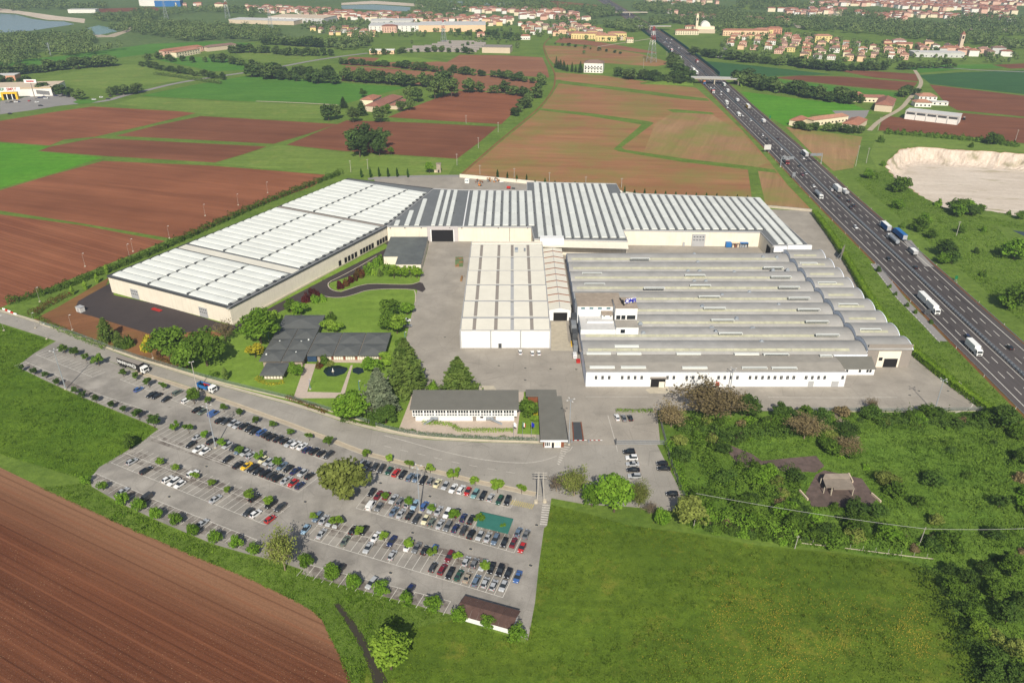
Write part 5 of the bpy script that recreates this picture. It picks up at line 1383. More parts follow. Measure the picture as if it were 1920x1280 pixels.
lamp_mast(371,735,13.5,'concrete pole beside the tipper lorry',2,.22,'old_pole',.6,'utility_pole','utility poles')
small = [(1240,220,75,'galv'),]
for px,py,lb in [(8,620,'left picture edge'),(88,636,'grass corner by the road'),(67,615,'red hedge at the road bend'),(75,566,'track beside the warehouse'),(136,619,'bare earth bank'),(209,634,'garden shrubs by the fence'),(287,672,'broad trees by the fence'),(250,472,'ploughed field edge'),(160,500,'warehouse hedge front'),(243,482,'warehouse hedge middle'),(318,447,'warehouse hedge rear'),(385,405,'hedge behind warehouse front third'),(447,385,'hedge behind warehouse middle'),(502,362,'hedge behind warehouse rear')]:
    lamp_mast(px,py,7.5,f"slim street lamp with small head by the {lb}",1,.065,'old_pole',.6,'street_lamp','slim street lamps')
for px,py,lb in [(582,730,'left garden lamp on blue post'),(674,733,'right garden lamp on blue post'),(764,730,'garden lamp post by the cedar'),(760,640,'garden lamp post at the yard edge'),(505,640,'garden lamp post behind the round tree')]:
    lamp_mast(px,py,4.5,lb+' in the office garden',1,.1,'blue',.4,'garden_lamp','garden lamps')
poles = [(658,323,9),(690,318,8),(857,310,9),(874,232,8),(897,278,9),(934,248,9),(900,327,7),(964,333,7),(1030,341,7),(1098,349,7),(1165,352,7),(1250,105,6),(1604,312,16),(1624,306,12),(1646,245,12),(1902,270,12),(1793,442,9),(1206,128,12)]
for i,(px,py,h) in enumerate(poles):
    x,y = G(px,py); t = thing('utility_pole', f"thin grey pole, {ORD[i]} counted from the left", 'pole',(x,y,0),0,'poles across the fields')
    MB().tube((0,0,0),(0,0,h),.2,.13,n=6).build('shaft',M['old_pole'],t); MB().box(-.9,.9,-.08,.08,h-.6,h-.45).build('crossarm',M['old_pole'],t)
poles.sort()
tp = thing('twin_utility_pole','twin concrete utility poles with crossarms at the car park exit','pole',(*G(1013,940),.12))
for dx in (-1.0,1.2):
    MB().tube((dx,0,0),(dx*.6,0,11.5),.24,.16,n=8).build('pole',M['old_pole'],tp)
for z in (9.2,10.4,11.2): MB().box(-2,2,-.1,.1,z,z+.16).build('crossarm',M['old_pole'],tp)
MB().tube((-1.4,-.6,0),(-1.4,-.6,.9),.7,.6,n=10).build('footing',M['concrete'],tp); MB().tube((1.4,-.3,0),(1.4,-.3,.9),.7,.6,n=10).build('footing',M['concrete'],tp)
def wire_fence(pts, label, h=2.0, step=3.0, m='wire_green', base=.45, mesh=True, z=.1):
    t = thing('fence', label, 'fence', (0,0,0))
    P = smooth_line(GP(pts),1)
    if base:
        b = MB(); strip_solid(b,P,-.12,.12,z,z+base); b.build('plinth',M['concrete'],t)
    dat = None
    for x,y,hd in along(P,step):
        if dat is None: o = MB().box(-.04,.04,-.04,.04,0,h).build('post',M[m],t); dat = o.data
        else: o = link('post',dat,t)
        o.location = (x,y,z); o.rotation_euler = (0,0,hd)
    w = MB(); k = 0
    if not mesh: return t
    for z_ in np.linspace(z+base+.1,z+h,7): strip_solid(w,P,-.02,.02,z_,z_+.035)
    for x,y,hd in along(P,.5): w.obox((x,y),.03,.03,z+base,z+h,hd)
    o = w.build('wire_mesh',M[m],t); o['kind'] = 'stuff'
    return t
wire_fence([(75,608),(140,628),(235,665),(330,693),(400,714),(480,734),(560,753),(640,778),(700,797)],'grey mesh fence on low wall along the road, left part',1.9)
wire_fence([(705,800),(750,812),(800,820),(900,826),(1010,829)],'grey mesh fence on low wall in front of the roadside office',1.9)
wire_fence([(1236,772),(1240,800),(1250,838)],'dark fence beside the blossoming thicket inside the gate',2.0,3,'grey_paint',.3)
wire_fence([(1250,842),(1265,890),(1284,938)],'dark fence along the right side of the gate lot',2.0,3,'grey_paint',.3)
wire_fence([(1500,771),(1600,772),(1740,773),(1850,770)],'mesh fence along the lower edge of the factory yard',1.8,3,'wire_green',.2)
wire_fence([(1500,1018),(1580,1027),(1680,1040),(1750,1048)],'broken fence of thin posts along the meadow ditch',1.7,3.5,'old_pole',.12,False)
def solid_wall(pts, label, h, m='concrete', w=.3, name='boundary_wall'):
    P = smooth_line(GP(pts),1); t = thing(name,label,'wall',(0,0,0))
    mb = MB(); strip_solid(mb,P,-w/2,w/2,.05,h); mb.build('wall_panel',M[m],t)
    c = MB(); strip_solid(c,P,-w/2-.05,w/2+.05,h+.003,h+.1); c.build('coping',M['trim'],t)
    return t
solid_wall([(862,333),(940,340),(1020,348),(1165,364)],'long white boundary wall behind the rear works',2.6,'cream_wall')
solid_wall([(1420,388),(1522,397)],'pale boundary wall at the far right yard corner',1.6)
solid_wall([(1165,364),(1290,380),(1415,388)],'low pale wall hidden behind the striped roofs',2.0,'cream_wall')
# gate and barrier
gt = thing('sliding_gate','long grey sliding gate of vertical bars','gate',(0,0,0))
A = G(*K3(1635,1030)); B = G(*K4(775,1030)); h_ = math.atan2(B[1]-A[1],B[0]-A[0]); Lg = math.hypot(B[0]-A[0],B[1]-A[1])
for zz in (.25,1.0,1.75): MB().obox(((A[0]+B[0])/2,(A[1]+B[1])/2),Lg,.1,zz,zz+.1,h_).build('rail',M['galv'],gt)
n_ = int(Lg/.45)
for i in range(n_+1): shared_box('bar','galv',gt,(.06,.06,1.6),(A[0]+(B[0]-A[0])*i/n_,A[1]+(B[1]-A[1])*i/n_,.25),h_)
bx('gate_post','dark_trim',gt,A[0]-.2,A[0]+.2,A[1]-.2,A[1]+.2,.1,2.6)
for lb,(xa,xb) in {'closed barrier arm beside the gate lodge':(1325,1430),'barrier arm next to the open entrance lane':(1445,1540)}.items():
    a = G(*K3(xa,1015)); b = G(*K3(xb,1015)); t = thing('barrier',lb,'barrier',(0,0,0),0,'entrance barriers')
    bx('barrier_post','grey_paint',t,a[0]-.25,a[0]+.25,a[1]-.25,a[1]+.25,.1,1.2)
    for i in range(6):
        x0,x1 = a[0]+(b[0]-a[0])*i/6,a[0]+(b[0]-a[0])*(i+1)/6
        bx('arm_segment','white_paint' if i%2 else 'red',t,min(x0,x1),max(x0,x1),a[1]-.06,a[1]+.06,1.0,1.14)
wb_ = thing('weighbridge','dark steel weighbridge plate set in the entrance lane','weighbridge',(0,0,0))
P = GP([K3(1330,872),K3(1390,872),K3(1408,1000),K3(1338,1000)]); MB().prism(P,.13,.2).build('deck',M['dark_trim'],wb_)
q = MB(); strip_solid(q,[P[0],P[3]],-.2,.2,.13,.28); strip_solid(q,[P[1],P[2]],-.2,.2,.13,.28); q.build('kerb_rail',M['rust'],wb_)
for i,(px,c1,c2,c3,lb) in enumerate(((915,'white_paint','white_paint','white_paint','white flag on the left flagpole'),(978,'green_paint','white_paint','red','green white and red flag on the middle flagpole'),(1040,'deep_blue','deep_blue','deep_blue','blue flag on the right flagpole'))):
    x,y = G(*K3(px,985)); t = thing('flagpole',lb+' by the lodge','flagpole',(x,y,.15),0,'flagpoles')
    MB().tube((0,0,0),(0,0,7),.06,.04,n=6).build('pole',M['galv'],t)
    for j,c in enumerate((c1,c2,c3)):
        x0,x1 = .05+j*.32,.05+(j+1)*.32
        MB().add([(x0,.05*j,6.9-.3*j),(x1,.05*(j+1),6.6-.3*j),(x1,.05*(j+1),4.9-.2*j),(x0,.05*j,5.0-.2*j)],[(0,1,2,3)]).build('flag_stripe',M[c],t)

# ------------------------------------------------------------------ motorway furniture
gr = thing('median_guardrail','double steel guardrail with posts along the motorway median','guardrail',(0,0,0))
near = [p for p in MW if p[1] < 1500]
for o,zz in ((-.45,.5),(.45,.5),(-.45,.85),(.45,.85)):
    mb = MB(); strip_solid(mb,near,o-.06,o+.06,zz,zz+.26); mb.build('rail',M['galv'],gr)
mb = MB(); strip_solid(mb,near,-.25,.25,.1,.35); mb.build('median_kerb',M['concrete'],gr)
dat = None
for i,(x,y,h) in enumerate(along([p for p in MW if p[1] < 720],2.4)):
    if dat is None: o = MB().box(-.08,.08,-.55,.55,0,.95).build('post',M['grey_paint'],gr); dat = o.data
    else: o = link('post',dat,gr)
    o.location = (x,y,.1); o.rotation_euler = (0,0,h)
for off,lb in ((-15.6,'steel guardrail along the right edge of the motorway'),(15.6,'steel guardrail along the left edge of the motorway')):
    t = thing('edge_guardrail',lb,'guardrail',(0,0,0)); mb = MB(); strip_solid(mb,offset(near,off),-.06,.06,.5,.8); mb.build('rail',M['galv'],t)
    mb = MB()
    for x,y,h in along(offset(near,off),6): mb.box(x-.06,x+.06,y-.06,y+.06,.05,.6)
    o = mb.build('post',M['galv'],t); o['kind'] = 'stuff'
for off,side in ((-16.4,'right'),(16.4,'left')):
    for i,(x,y,h) in enumerate(along(offset([p for p in MW if 230 < p[1] < 640],off),24)):
        t = thing('marker_post', f"white marker post, {ORD[i%30]} from the bottom along the {side} motorway edge",'marker',(x,y,0),h,'white marker posts')
        MB().box(-.1,.1,-.06,.06,0,1.05).build('post',M['white_paint'],t); MB().box(-.102,.102,-.062,.062,.75,.9).build('band',M['orange'],t)
def gantry(px,py,side,label,panels):
    x,y = G(px,py); t = thing('sign_gantry',label,'gantry',(x,y,0))
    MB().tube((0,0,0),(0,0,8.0),.28,.24,n=8).build('mast',M['galv'],t)
    s = side
    for zz in (6.2,7.9): MB().tube((0,0,zz),(s*9.5,0,zz),.14,n=6).build('boom',M['galv'],t)
    for i in range(7): MB().tube((s*i*1.55,0,6.2),(s*(i+1)*1.55 if i<6 else s*9.3,0,7.9),.06,n=4).build('brace',M['galv'],t)
    for a,b,m in panels: MB().box(min(s*a,s*b),max(s*a,s*b),-.25,-.1,6.0,8.1).build('sign_panel',M[m],t)
    MB().box(-.6,.6,-.6,.6,0,.5).build('footing',M['concrete'],t)
gantry(*K5m(660,595),1,'cantilever sign gantry over the left carriageway',[(1.5,4.2,'grey_paint'),(5.2,9.2,'grey_paint')])
gantry(*K5m(1145,555),-1,'cantilever sign gantry reaching over the right hard shoulder',[(.8,4.6,'grey_paint'),(4.9,9.3,'grey_paint')])
def board(px,py,w,h,z0,m,label,rz=0,name='road_sign'):
    x,y = G(px,py); t = thing(name,label,'sign',(x,y,0),rz)
    for s in (-1,1): MB().tube((s*w*.3,0,0),(s*w*.3,0,z0+h*.6),.1,n=6).build('post',M['galv'],t)
    MB().box(-w/2,w/2,-.12,-.04,z0,z0+h).build('board',M[m],t)
board(*K5m(498,425),5.5,4.0,2.5,'pale_grey','large pale sign board beside the left carriageway')
board(*K5m(815,735),2.2,3.2,1.5,'grey_paint','narrow grey sign beside the left carriageway')
board(*K6m(1022,552),1.4,1.9,1.0,'green_paint','small green kilometre sign on the motorway bank')
board(*K8m(1218,1110),1.5,2.4,1.5,'green_paint','small green sign by the right carriageway near the farm')
board(*K6m(820,790),3.0,2.4,.5,'dark_trim','dark sign board at the end of the lay-by')
bb = thing('billboard_frame','tall billboard on steel legs between yard and hedge','billboard',(*G(*K6m(215,395)),0),R(58))
for x in (-3,-1,1,3): MB().tube((x,0,0),(x,0,7),.14,n=6).build('leg',M['galv'],bb); MB().tube((x,2,0),(x,0,5),.1,n=6).build('strut',M['galv'],bb)
for i in range(6): MB().box(-3.6,3.6,-.15,-.05,2.2+i*.85,2.2+i*.85+.75).build('slat',M['taupe'],bb)
# motorway bridge
br = thing('motorway_bridge','concrete bridge over the motorway with centre pier','bridge',(0,0,0))
A = (212.5,957); B = (266,950); hb = math.atan2(B[1]-A[1],B[0]-A[0]); cb = ((A[0]+B[0])/2,(A[1]+B[1])/2); Lb = math.hypot(B[0]-A[0],B[1]-A[1])
MB().obox(cb,Lb,9,5.6,6.6,hb).build('deck',M['concrete'],br)
for s in (-1,1): MB().obox((cb[0]-math.sin(hb)*s*4.6,cb[1]+math.cos(hb)*s*4.6),Lb,.3,6.6,7.7,hb).build('parapet',M['trim'],br)
MB().obox(cb,1.2,7,.1,5.6,hb).build('pier',M['concrete'],br); MB().obox(cb,Lb-.5,7.6,6.603,6.63,hb).build('carriageway',M['country'],br)
for s,pt in ((-1,A),(1,B)):
    MB().obox((pt[0]+s*1.5*math.cos(hb),pt[1]),3,9,0,5.58,hb).build('abutment',M['concrete'],br)
    w = 26; x0 = pt[0]
    MB().add([(x0,pt[1]-4.5,6.55),(x0,pt[1]+4.5,6.55),(x0+s*60,pt[1]+4.5,.1),(x0+s*60,pt[1]-4.5,.1),(x0,pt[1]-16,0),(x0,pt[1]+16,0)],[(0,3,2,1) if s>0 else (0,1,2,3),(4,3,0) if s>0 else (4,0,3),(1,2,5) if s>0 else (1,5,2)]).build('ramp',M['verge'],br)
br2 = thing('far_motorway_bridge','distant concrete bridge crossing the motorway near the village','bridge',(0,0,0))
MB().box(215,290,1516,1526,5.6,6.8).build('deck',M['concrete'],br2); MB().box(215,290,1515.6,1516,6.8,8).build('parapet',M['trim'],br2); MB().box(251.5,253,1517,1525,.1,5.6).build('pier',M['concrete'],br2)
br3 = thing('farthest_motorway_bridge','farthest bridge over the motorway near the upper picture edge','bridge',(0,0,0))
MB().box(215,290,1790,1802,5.6,7).build('deck',M['concrete'],br3); MB().box(251,252.5,1791,1801,.1,5.6).build('pier',M['concrete'],br3)
nb = thing('noise_barrier','green noise barrier along the right motorway edge by the village','noise barrier',(0,0,0))
line = offset([p for p in MW if 1010 < p[1] < 1560],-17); 
for (x,y,h) in along(line,12): shared_box('panel','canvas_green',nb,(11.9,.25,4),(x,y,0),h)
nb2 = thing('noise_barrier','green noise barrier along the left motorway edge by the village','noise barrier',(0,0,0))
for (x,y,h) in along(offset([p for p in MW if 1180 < p[1] < 1560],17),12): shared_box('panel','canvas_green',nb2,(11.9,.25,4),(x,y,0),h)
# pylons
def pylon(px,py,h,label,red=False,w=None):
    x,y = G(px,py); t = thing('pylon',label,'pylon',(x,y,0),.5,'lattice pylons'); w = w or h*.11
    n = 8
    for k in range(n):
        z0,z1 = h*k/n,h*(k+1)/n; a,b = w*(1-.85*k/n),w*(1-.85*(k+1)/n)
        mb = MB(); c0 = [(-a,-a,z0),(a,-a,z0),(a,a,z0),(-a,a,z0)]; c1 = [(-b,-b,z1),(b,-b,z1),(b,b,z1),(-b,b,z1)]
        for i in range(4):
            mb.tube(c0[i],c1[i],.22,n=4); mb.tube(c0[i],c1[(i+1)%4],.11,n=4); mb.tube(c1[i],c1[(i+1)%4],.1,n=4)
        mb.build('lattice_section',M['red' if red and k>=n-4 and k%2 else ('white_paint' if red and k>=n-4 else 'galv')],t)
    for zz in (.72,.84,.95): MB().tube((-h*.13,0,h*zz),(h*.13,0,h*zz),.2,n=4).build('crossarm',M['galv'],t)
pylon(1221,117,46,'red and white lattice pylon beside the motorway',True); pylon(427,35,42,'lattice pylon with red tip in the upper left woods',True)
pylon(508,56,36,'lattice pylon beside the grey industrial halls'); pylon(832,82,36,'lattice pylon beside the greenhouses',True); pylon(312,36,34,'lattice pylon farthest left among trees'); pylon(95,105,18,'slim lattice pole in front of left woods',False,.8)
# small yard objects
def stack(name,label,cat,px,py,L_,W,h,m,rz=0,layers=5):
    x,y = G(px,py); t = thing(name,label,cat,(x,y,.13),rz)
    for k in range(layers):
        z0 = h*k/layers
        for i in range(int(L_/1.25)):
            for j in range(max(1,int(W/1.05))):
                if random.random() < .94: shared_box('pallet',m if random.random()<.8 else 'wood',t,(1.15,.98,h/layers*.8),(-L_/2+.6+i*1.25,-W/2+.5+j*1.05,z0))
    return t
stack('pallet_stack','large stack of greenish pallets beside the white hall','pallets',*crop(690,400,9.143)(1560,870),8.5,4.5,3.0,'pallet_green',R(92),5)
stack('pallet_stack','small stack of new timber beside the white hall','timber',*crop(690,400,9.143)(1590,1130),6,2,1.2,'wood',R(88),3)
kb = crop(820,310,8)
for nm,lb,ct,px,py,m,sz in [('site_cabin','white site cabin in the yard behind the rear works','cabin',450,270,'white_paint',(3,2.6,3.2)),('scrap_pile','heap of orange and brown scrap in the rear yard','scrap',620,265,'rust',(5,4,2.2)),('scrap_pile','brown pallet heap against the rear boundary wall','scrap',840,245,'wood',(9,4,2.6)),('machine_part','bright red machine casing behind the rear works','machine',1070,355,'red',(2.6,2.6,2.0)),('machine_part','dark pump beside the red machine casing','machine',1140,358,'dark_trim',(2.4,1.5,1.2)),('forklift','orange forklift in front of the scrap heap','forklift',640,310,'orange',(2.6,1.3,2.0)),('crate','grey crates at the right of the scrap heap','crate',960,265,'pale_grey',(3,2,1.2))]:
    x,y = G(*kb(px,py)); t = thing(nm,lb,ct,(x,y,.13),random.uniform(-.3,.3))
    if nm == 'scrap_pile':
        for i in range(26):
            s_ = random.uniform(.5,1.4); r_ = random.random()
            o = shared_box('scrap_piece',random.choice([m,m,'wood','orange','stone','grey_paint']),t,(round(s_,1),round(s_*.7,1),round(s_*.5,1)),(random.uniform(-.5,.5)*sz[0],random.uniform(-.5,.5)*sz[1],random.random()**2*sz[2]),random.uniform(0,3))
            o.rotation_euler = (random.uniform(-.4,.4),random.uniform(-.4,.4),random.uniform(0,3))
    elif nm == 'site_cabin':
        bx('cabin_body',m,t,-1.5,1.5,-1.3,1.3,.2,3.0); bx('roof',m,t,-1.6,1.6,-1.4,1.4,3.003,3.2)
        for s_ in (-.6,.6): bx('window','blue_glass',t,s_-.4,s_+.4,-1.33,-1.29,1.5,2.4)
    elif nm == 'forklift':
        bx('body',m,t,-1.2,.6,-.6,.6,.3,1.1); bx('overhead_guard','dark_trim',t,-.7,.5,-.55,.55,1.9,2.0); bx('mast','dark_trim',t,.62,.75,-.5,.5,.2,2.6)
        for s_ in (-.5,.5): bx('fork','dark_trim',t,.76,1.8,s_-.08,s_+.08,.15,.25)
        for sx in (-.8,.4):
            for sy in (-.6,.6): MB().tube((sx,sy-.1,.3),(sx,sy+.1,.3),.3,n=10).build('wheel',M['tyre'],t)
    else:
        MB().tube((-sz[0]/2,0,sz[2]*.5),(sz[0]/2,0,sz[2]*.5),sz[2]*.48,n=10).build('casing',M[m],t); bx('skid','dark_trim',t,-sz[0]/2,sz[0]/2,-sz[1]/3,sz[1]/3,0,.2)
x,y = G(152,584); t = thing('electric_cabinet','grey concrete kiosk at the corner of the new asphalt','kiosk',(x,y,.1),R(-28)); bx('body','pale_grey',t,-1.6,1.6,-1.2,1.2,0,2.4); bx('lid','trim',t,-1.75,1.75,-1.35,1.35,2.403,2.6); bx('door','trim',t,-.8,.8,-1.24,-1.19,.2,2.1)
x,y = G(294,582); t = thing('steel_beam_stack','red steel frame lying against the warehouse wall','steel frame',(x,y,.15),R(-28))
for i in range(4): bx('beam','red',t,-3,3,-.8+i*.5,-.6+i*.5,.1+.1*(i%2),.35+.1*(i%2))
bx('crossbar','red',t,-2.9,-2.7,-.9,1,.36,.5)
for i,(px,py,m) in enumerate([(8,581,'white_paint'),(13,583,'red'),(18,585,'white_paint'),(23,587.5,'red'),(29,590,'white_paint')]):
    x,y = G(px,py); t = thing('road_block',f"{'red' if m=='red' else 'white'} plastic road block, {ORD[i]} from the left by the track",'road block',(x,y,.12),R(-20),'plastic road blocks')
    MB().add([(-.9,-.3,0),(.9,-.3,0),(.9,.3,0),(-.9,.3,0),(-.85,-.12,.8),(.85,-.12,.8),(.85,.12,.8),(-.85,.12,.8)],[(4,5,6,7),(0,1,5,4),(1,2,6,5),(2,3,7,6),(3,0,4,7)]).build('block',M[m],t)
bl = thing('covered_trailer','blue covered trailer and racks against the rear works wall','trailer',(*G(*crop(1300,400,7.385)(600,470)),.13))
bx('cover','blue',bl,-6.5,-3.4,-1.2,1.2,.4,3.0); bx('tarpaulin','blue',bl,1.5,6.2,-1.3,1.3,2.6,2.8); bx('tarpaulin','stone',bl,-3.3,1.4,-1.3,1.3,2.6,2.75)
for x in (-3.2,-.8,1.6,4,6): bx('rack_leg','grey_paint',bl,x,x+.15,-1.2,1.2,0,2.58)
for i in range(6): bx('stored_part',random.choice(['galv','stone','grey_paint','rust']),bl,-2.8+i*1.4,-1.8+i*1.4,-.9,.9,.1,random.uniform(.8,1.8))
fn = thing('fountain','small white fountain jet in the garden pond','fountain',(*G(*crop(380,560,3.7646)(920,515)),.2)); MB().tube((0,0,0),(0,0,.2),.6,.5,n=10).build('basin',M['concrete'],fn); MB().tube((0,0,.2),(0,0,1.6),.28,.03,n=8).build('water_jet',M['white_paint'],fn)
for i,(c_,x_,y_) in enumerate([(K3,810,474),(K3,997,491),(K3,1175,497),(K3,997,575),(K3,1357,500),(K3,430,273),(K7,985,403),(K7,615,303),(K7,855,675),(K7,1290,797),(K7,1740,920),(K7,1785,617),(K7,690,975),(K6,1690,643),(K6,950,378),(K6,670,605),(crop(1440,560,3.7646),1065,652),(crop(1440,560,3.7646),1000,682),(crop(1440,560,3.7646),1270,652),(crop(1440,560,3.7646),1425,735)]):
    x,y = G(*c_(x_,y_)); t = thing('drain_cover',f"dark square drain cover set in the {'yard' if c_ not in (K6,K7) else 'car park'} asphalt, {ORD[i]}",'drain cover',(x,y,.131),R(-25),'drain covers')
    shared_box('grate','dark_trim',t,(1.0,.8,.03),(0,0,0)); shared_box('rim','concrete',t,(1.2,1.0,.02),(0,0,0))
# power cable over the thicket
cw = thing('overhead_cable','pale overhead cable spanning the overgrown plot','cable',(0,0,0))
a = (*G(1300,960),7.5); b = (*G(1722,1025),7.0); c = (*G(1990,1020),7.0)
pts = []
for p,q in ((a,b),(b,c)):
    for i in range(13):
        t = i/12; pts.append((p[0]+(q[0]-p[0])*t,p[1]+(q[1]-p[1])*t,p[2]+(q[2]-p[2])*t-1.2*4*t*(1-t)*.6))
mb = MB(); [mb.tube(p,q,.035,n=4) for p,q in zip(pts[:-1],pts[1:]) if p != q]; mb.build('cable',M['pale_grey'],cw)
for i,(px,py) in enumerate(((1300,990),(1722,1025),(1490,1028))):
    x,y = G(px,py); t = thing('cable_pole',('thin pole at the left end of the cable','thin leaning pole carrying the cable by the ditch','short white pole beside the meadow ditch')[i],'pole',(x,y,0)); MB().tube((0,0,0),(.3,0,7.6 if i<2 else 5),.13,.09,n=6).build('shaft',M['old_pole'],t); MB().box(-.3,.7,-.05,.05,(6.9 if i<2 else 4.5),(7.0 if i<2 else 4.6)).build('crossarm',M['old_pole'],t)
# ------------------------------------------------------------------ vegetation
def quads_mesh(name, P, Nrm, size, mat, asp=1.4):
    """one small leaf-clump face per point"""
    n = len(P)
    r = rng.normal(size=(n,3)); nr = Nrm/np.maximum(1e-6,np.linalg.norm(Nrm,axis=1,keepdims=True))
    a = np.cross(nr, r); a /= np.maximum(1e-6,np.linalg.norm(a,axis=1,keepdims=True)); b = np.cross(nr,a)
    s = (size*rng.uniform(.6,1.35,size=n))[:,None] if np.isscalar(size) else (size*rng.uniform(.6,1.35,size=n))[:,None]
    a = a*s*asp*.5; b = b*s*.5
    V = np.empty((n,4,3),np.float32)
    V[:,0] = P-a-b*.5; V[:,1] = P+a*.2-b; V[:,2] = P+a+b*.4; V[:,3] = P-a*.2+b
    me = bpy.data.meshes.new(name)
    me.vertices.add(4*n); me.vertices.foreach_set('co', V.reshape(-1))
    me.loops.add(4*n); me.loops.foreach_set('vertex_index', np.arange(4*n,dtype=np.int32))
    me.polygons.add(n); me.polygons.foreach_set('loop_start', np.arange(0,4*n,4,dtype=np.int32))
    me.update(calc_edges=True); me.materials.append(mat)
    return me
def sphere(n):
    v = rng.normal(size=(n,3)); return v/np.linalg.norm(v,axis=1,keepdims=True)
def crown_broad(n=1500, h=10.0, w=7.5, base=.22, nc=26, leaf_=.5, open_=.0, top=1.0):
    """clumps spread through an uneven ovoid"""
    zc = h*(base+1)/2; rz = h*(1-base)/2
    d = sphere(nc*3); d = d[d[:,2] > -.75][:nc]
    rad = rng.uniform(.35,.82,size=len(d))
    C = d*rad[:,None]*np.array([w/2,w/2,rz]) + np.array([0,0,zc])
    cr_ = rng.uniform(.24,.42,size=len(C))*w/2*1.15
    k = rng.integers(0,len(C),size=n)
    dd = sphere(n); u = rng.uniform(.45,1.0,size=n)**.6
    P = C[k]+dd*(cr_[k]*u)[:,None]*np.array([1,1,.85])
    N_ = dd*.8+rng.normal(size=(n,3))*.55+np.array([0,0,.35])
    return P, N_
def crown_conifer(n=1800, h=14.0, w=9.0, droop=.25, layers=13):
    P=[];N_=[]
    per = n//(layers*9)
    for L_ in range(layers):
        t = L_/(layers-1); z = h*(.08+.9*t); r = w/2*(1-t)**.8*rng.uniform(.85,1.1)+.25
        for k in range(9):
            a = 2*math.pi*(k+rng.uniform(-.3,.3))/9+L_*.7; rr = r*rng.uniform(.7,1.08)
            s = rng.uniform(.15,1.0,size=per)**.7
            x = np.cos(a)*rr*s; y = np.sin(a)*rr*s
            zz = z+ .12*rr*s - droop*rr*s*s
            q = np.stack([x,y,zz],1)+rng.normal(size=(per,3))*np.array([.18,.18,.1])*r*.55
            P.append(q); m_ = np.tile(np.array([0.25*np.cos(a),0.25*np.sin(a),1.0]),(per,1))+rng.normal(size=(per,3))*.45; N_.append(m_)
    return np.concatenate(P), np.concatenate(N_)
def crown_column(n=500, h=7.0, w=1.8):
    z = rng.uniform(.04,1.0,size=n); r = w/2*np.sin(np.clip(z*1.05,0,1)*math.pi*.86+.36)**.8
    a = rng.uniform(0,2*math.pi,size=n); s = rng.uniform(.5,1.05,size=n)
    P = np.stack([np.cos(a)*r*s,np.sin(a)*r*s,z*h],1)
    N_ = np.stack([np.cos(a),np.sin(a),np.full(n,.4)],1)+rng.normal(size=(n,3))*.5
    return P,N_
def crown_shrub(n=500, h=2.4, w=3.2, nc=10, zmin=.02):
    d = sphere(nc*3); d = d[d[:,2]>-.1][:nc]; C = d*rng.uniform(.3,.75,size=len(d))[:,None]*np.array([w/2,w/2,h*.75])
    k = rng.integers(0,len(C),size=n); dd = sphere(n)
    P = C[k]+dd*(rng.uniform(.4,1,size=n)**.6*w*.26)[:,None]*np.array([1,1,.8]); P[:,2] = np.abs(P[:,2])+zmin
    return P, dd+rng.normal(size=(n,3))*.5+np.array([0,0,.4])
def trunk_mesh(name, h=10.0, r=.22, branches=6, spread=2.2, mat=None, top=.62):
    mb = MB(); zt = h*top
    mb.tube((0,0,0),(.05*h*.2,0,zt*.55),r,r*.75,n=7,cap=False); mb.tube((.05*h*.2,0,zt*.55),(0,0,zt),r*.75,r*.35,n=6)
    for i in range(branches):
        a = 2*math.pi*i/branches+random.uniform(-.4,.4); z0 = zt*random.uniform(.35,.85); L_ = spread*random.uniform(.7,1.1)
        p1 = (math.cos(a)*L_*.5,math.sin(a)*L_*.5,z0+L_*.55); p2 = (math.cos(a)*L_,math.sin(a)*L_,z0+L_*.9)
        mb.tube((0,0,z0),p1,r*.4,r*.25,n=5,cap=False); mb.tube(p1,p2,r*.25,r*.1,n=4)
    me = bpy.data.meshes.new(name); me.from_pydata(mb.v,[],mb.f); me.materials.append(mat or M['bark']); return me
def bare_branches(h=8.0, w=7.0, n=26, twigs=9, r=.16):
    """open-grown tree of branches and twigs; returns mesh and twig tips"""
    mb = MB(); tips = []
    mb.tube((0,0,0),(0,0,h*.4),r,r*.7,n=6,cap=False)
    for i in range(n):
        a = random.uniform(0,2*math.pi); e = random.uniform(.35,1.35); L_ = h*random.uniform(.32,.58)
        p0 = Vector((0,0,h*random.uniform(.18,.45))); d = Vector((math.cos(a)*math.cos(e),math.sin(a)*math.cos(e),math.sin(e)))
        d.x *= w/h*1.2; d.y *= w/h*1.2
        p1 = p0+d*L_*.55; p2 = p0+d*L_+Vector((0,0,L_*.12))
        mb.tube(p0,p1,r*.45,r*.28,n=4,cap=False); mb.tube(p1,p2,r*.28,r*.1,n=3,cap=False)
        for k in range(twigs):
            t = random.uniform(.25,1); q = p0.lerp(p2,t); v = Vector((random.gauss(0,1),random.gauss(0,1),random.gauss(.5,.8))).normalized()*L_*random.uniform(.18,.4)
            mb.tube(q,q+v,r*.13,r*.05,n=3,cap=False); tips.append(q+v); tips.append(q+v*.6)
    me = bpy.data.meshes.new('trunk'); me.from_pydata(mb.v,[],mb.f); me.materials.append(M['pale_bark']); return me, tips
PROTO = {}
def proto(kind, crown, trunk, hh, ww): PROTO.setdefault(kind,[]).append((crown,trunk,hh,ww*{'sapling':.72,'oval':.82,'bush':.85,'broad':.82,'far':.66,'mid':.9}.get(kind,1.0)))
def measure(P): return float(np.percentile(P[:,2],99.5)), float(2*np.percentile(np.hypot(P[:,0],P[:,1]),99.3))
for i in range(4):
    P,N_ = crown_broad(3200,10,8,.16,34,.5); proto('broad',quads_mesh('crown',P,N_,.46,L['green']),trunk_mesh('trunk',10,.25,7,2.4),*measure(P))
